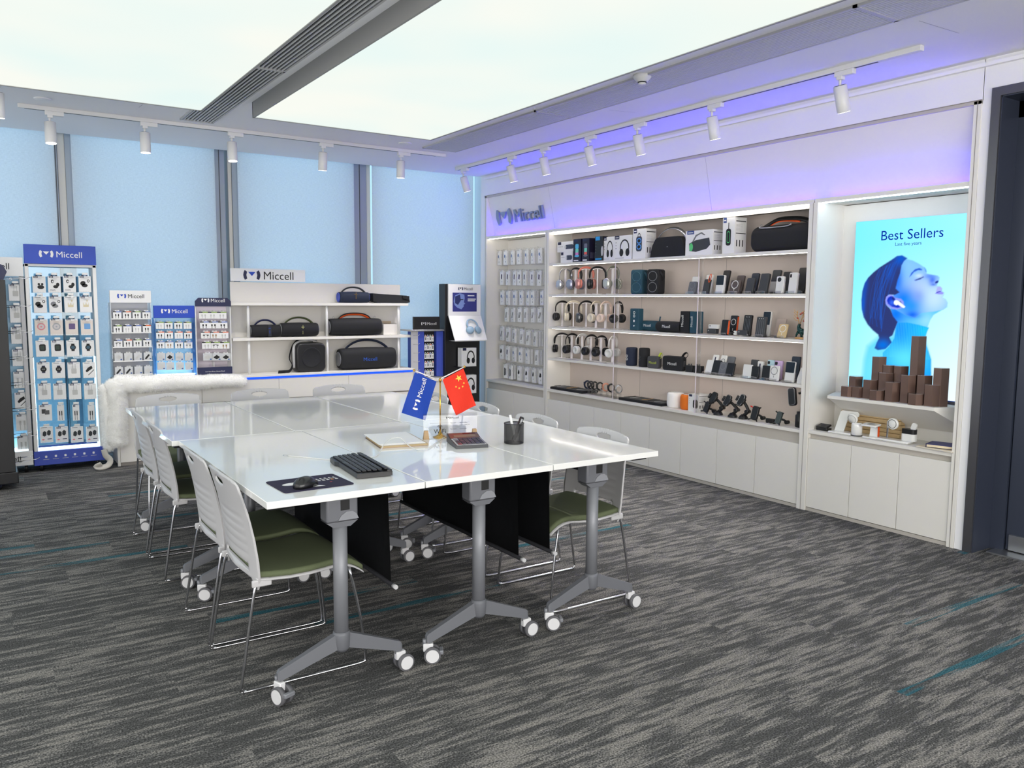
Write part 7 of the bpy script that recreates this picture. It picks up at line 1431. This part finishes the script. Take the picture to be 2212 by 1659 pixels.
t = nthing('ball_charger', 'white ball-headed charger with round white pad', 'charger', 715, 610, 4.80); b = B(); b.lathe([(.001, 0), (.036, 0), (.036, .006)], blackp, n=28); b.build('foot', t); b = B(); b.lathe([(.001, .006), (.035, .006), (.034, .075), (.03, .085), (.001, .086)], whiteg, n=28); b.build('body', t)
b = B(); b.T = Matrix.Translation((-.022, -.02, .112)) @ Matrix.Rotation(.4, 4, 'X'); b.lathe([(.001, .022), (.02, .02), (.034, .01), (.036, -.0), (.033, -.006), (.001, -.007)], whiteg, n=28, axis='y'); b.tube([(.028*math.cos(a), -.0072, .028*math.sin(a)) for a in [2*PI*q/20 for q in range(20)]], .0008, midg, 5, closed=True); b.build('pad', t)
t = nthing('folding_stand', 'white Z-shaped folding charger with orange edge', 'charger', 935, 650, 4.80); b = B(); b.box(-.05, .05, -.035, .03, 0, .010, whiteg, .004); b.build('base', t); b = B(); b.loft([[(x, y, z) for x in (-.028, .028) for y in ((.02, .012) if x < 0 else (.012, .02))] for z in (.01,)]+[[(x-.0, y-.0, z) for x in (-.028, .028) for y in ((.03, .022) if x < 0 else (.022, .03))] for z in (.075,)], whiteg, sm=False); fixn(b).build('neck', t)
b = B(); b.box(.028, .031, .012, .03, .012, .075, orange); b.build('edge', t); b = B(); b.T = Matrix.Translation((-.01, 0, .078)) @ Matrix.Rotation(.12, 4, 'X'); b.box(-.055, .05, -.035, .035, 0, .012, whiteg, .005); b.lathe([(.016, .0125), (.02, .0135), (.024, .0125)], ltg, n=20); b.build('top_pad', t)
t = nthing('arm_charger', 'white flat charger with chrome arm and round ringed pad', 'charger', 1260, 720, 4.80); b = B(); b.box(-.115, .10, -.035, .035, 0, .014, whiteg, .006); b.build('base', t); b = B(); b.box(-.065, -.055, .0, .012, .014, .125, chrome, .003); b.build('arm', t)
b = B(); b.T = Matrix.Translation((-.018, -.008, .112)); b.lathe([(.001, .012), (.032, .012), (.036, .006), (.036, -.004), (.033, -.008), (.001, -.008)], whiteg, n=28, axis='y'); b.tube([(.027*math.cos(a), -.0085, .027*math.sin(a)) for a in [2*PI*q/20 for q in range(20)]], .0015, ink, 5, closed=True); b.build('pad', t)
t = thing('earbud_charger', 'white and black charging block with upright white pad beside the arm charger', 'charger', (4.825, NP(1420, 700, 4.80).y, zc6+.0145), RW); b = B(); b.prism(rrect(.09, .05, .02), whiteg, 0, .045, 'z'); fixn(b).build('base', t); b = B(); b.prism(rrect(.088, .048, .019), blackp, .045, .075, 'z'); fixn(b).build('dark_top', t); b = B(); b.T = Matrix.Rotation(.3, 4, 'Y'); b.prism([(p[0], p[1]+.095) for p in rrect(.032, .05, .014, 4)], whiteg, -.006, .006, 'y'); fixn(b).build('upright_pad', t)
t = thing('wood_block', 'long ribbed pale wooden slat block behind the chargers', 'wood block', (4.955, NP(900, 500, 4.93).y, zc6), RW); b = B(); ww_ = abs(NP(480, 500, 4.93).y-NP(1310, 600, 4.93).y)
wd1 = mat('pale_wood', (198,170,126), .6, var=.2, scale=25)
for k in range(5): b.box(-ww_/2, ww_/2, -.03+.004*(k % 2), .03, k*.028, k*.028+.026, wd1, .003)
b.build('slats', t)
t = thing('notebook', 'blue hardcover notebook lying on the papers at the counter end', 'notebook', (4.80, NP(1960, 760, 4.80).y, zc6+.0135), RW+.25); b = B(); b.box(-.09, .09, -.07, .07, 0, .003, navy, .001, 1); b.box(-.09, .09, -.07, .07, .017, .020, mat('cover_blue', (40,48,120), .4), .001, 1); b.box(-.088, -.084, -.07, .07, 0, .02, navy); b.build('cover', t); b = B(); b.box(-.084, .087, -.068, .067, .003, .017, mat('page_cream', (232,216,184), .8)); b.build('pages', t)
t = thing('paper_pile', 'pile of cream brochures hanging slightly over the poster counter edge', 'papers', (4.80, NP(1900, 830, 4.79).y, zc6), RW-.06); b = B()
for k in range(4): b.box(-.115+.004*k, .115-.003*k, -.085, .08, .0005+k*.003, .003+k*.003, [ltg, mat('page_cream'), white, mat('page_cream')][k])
b.build('sheets', t)
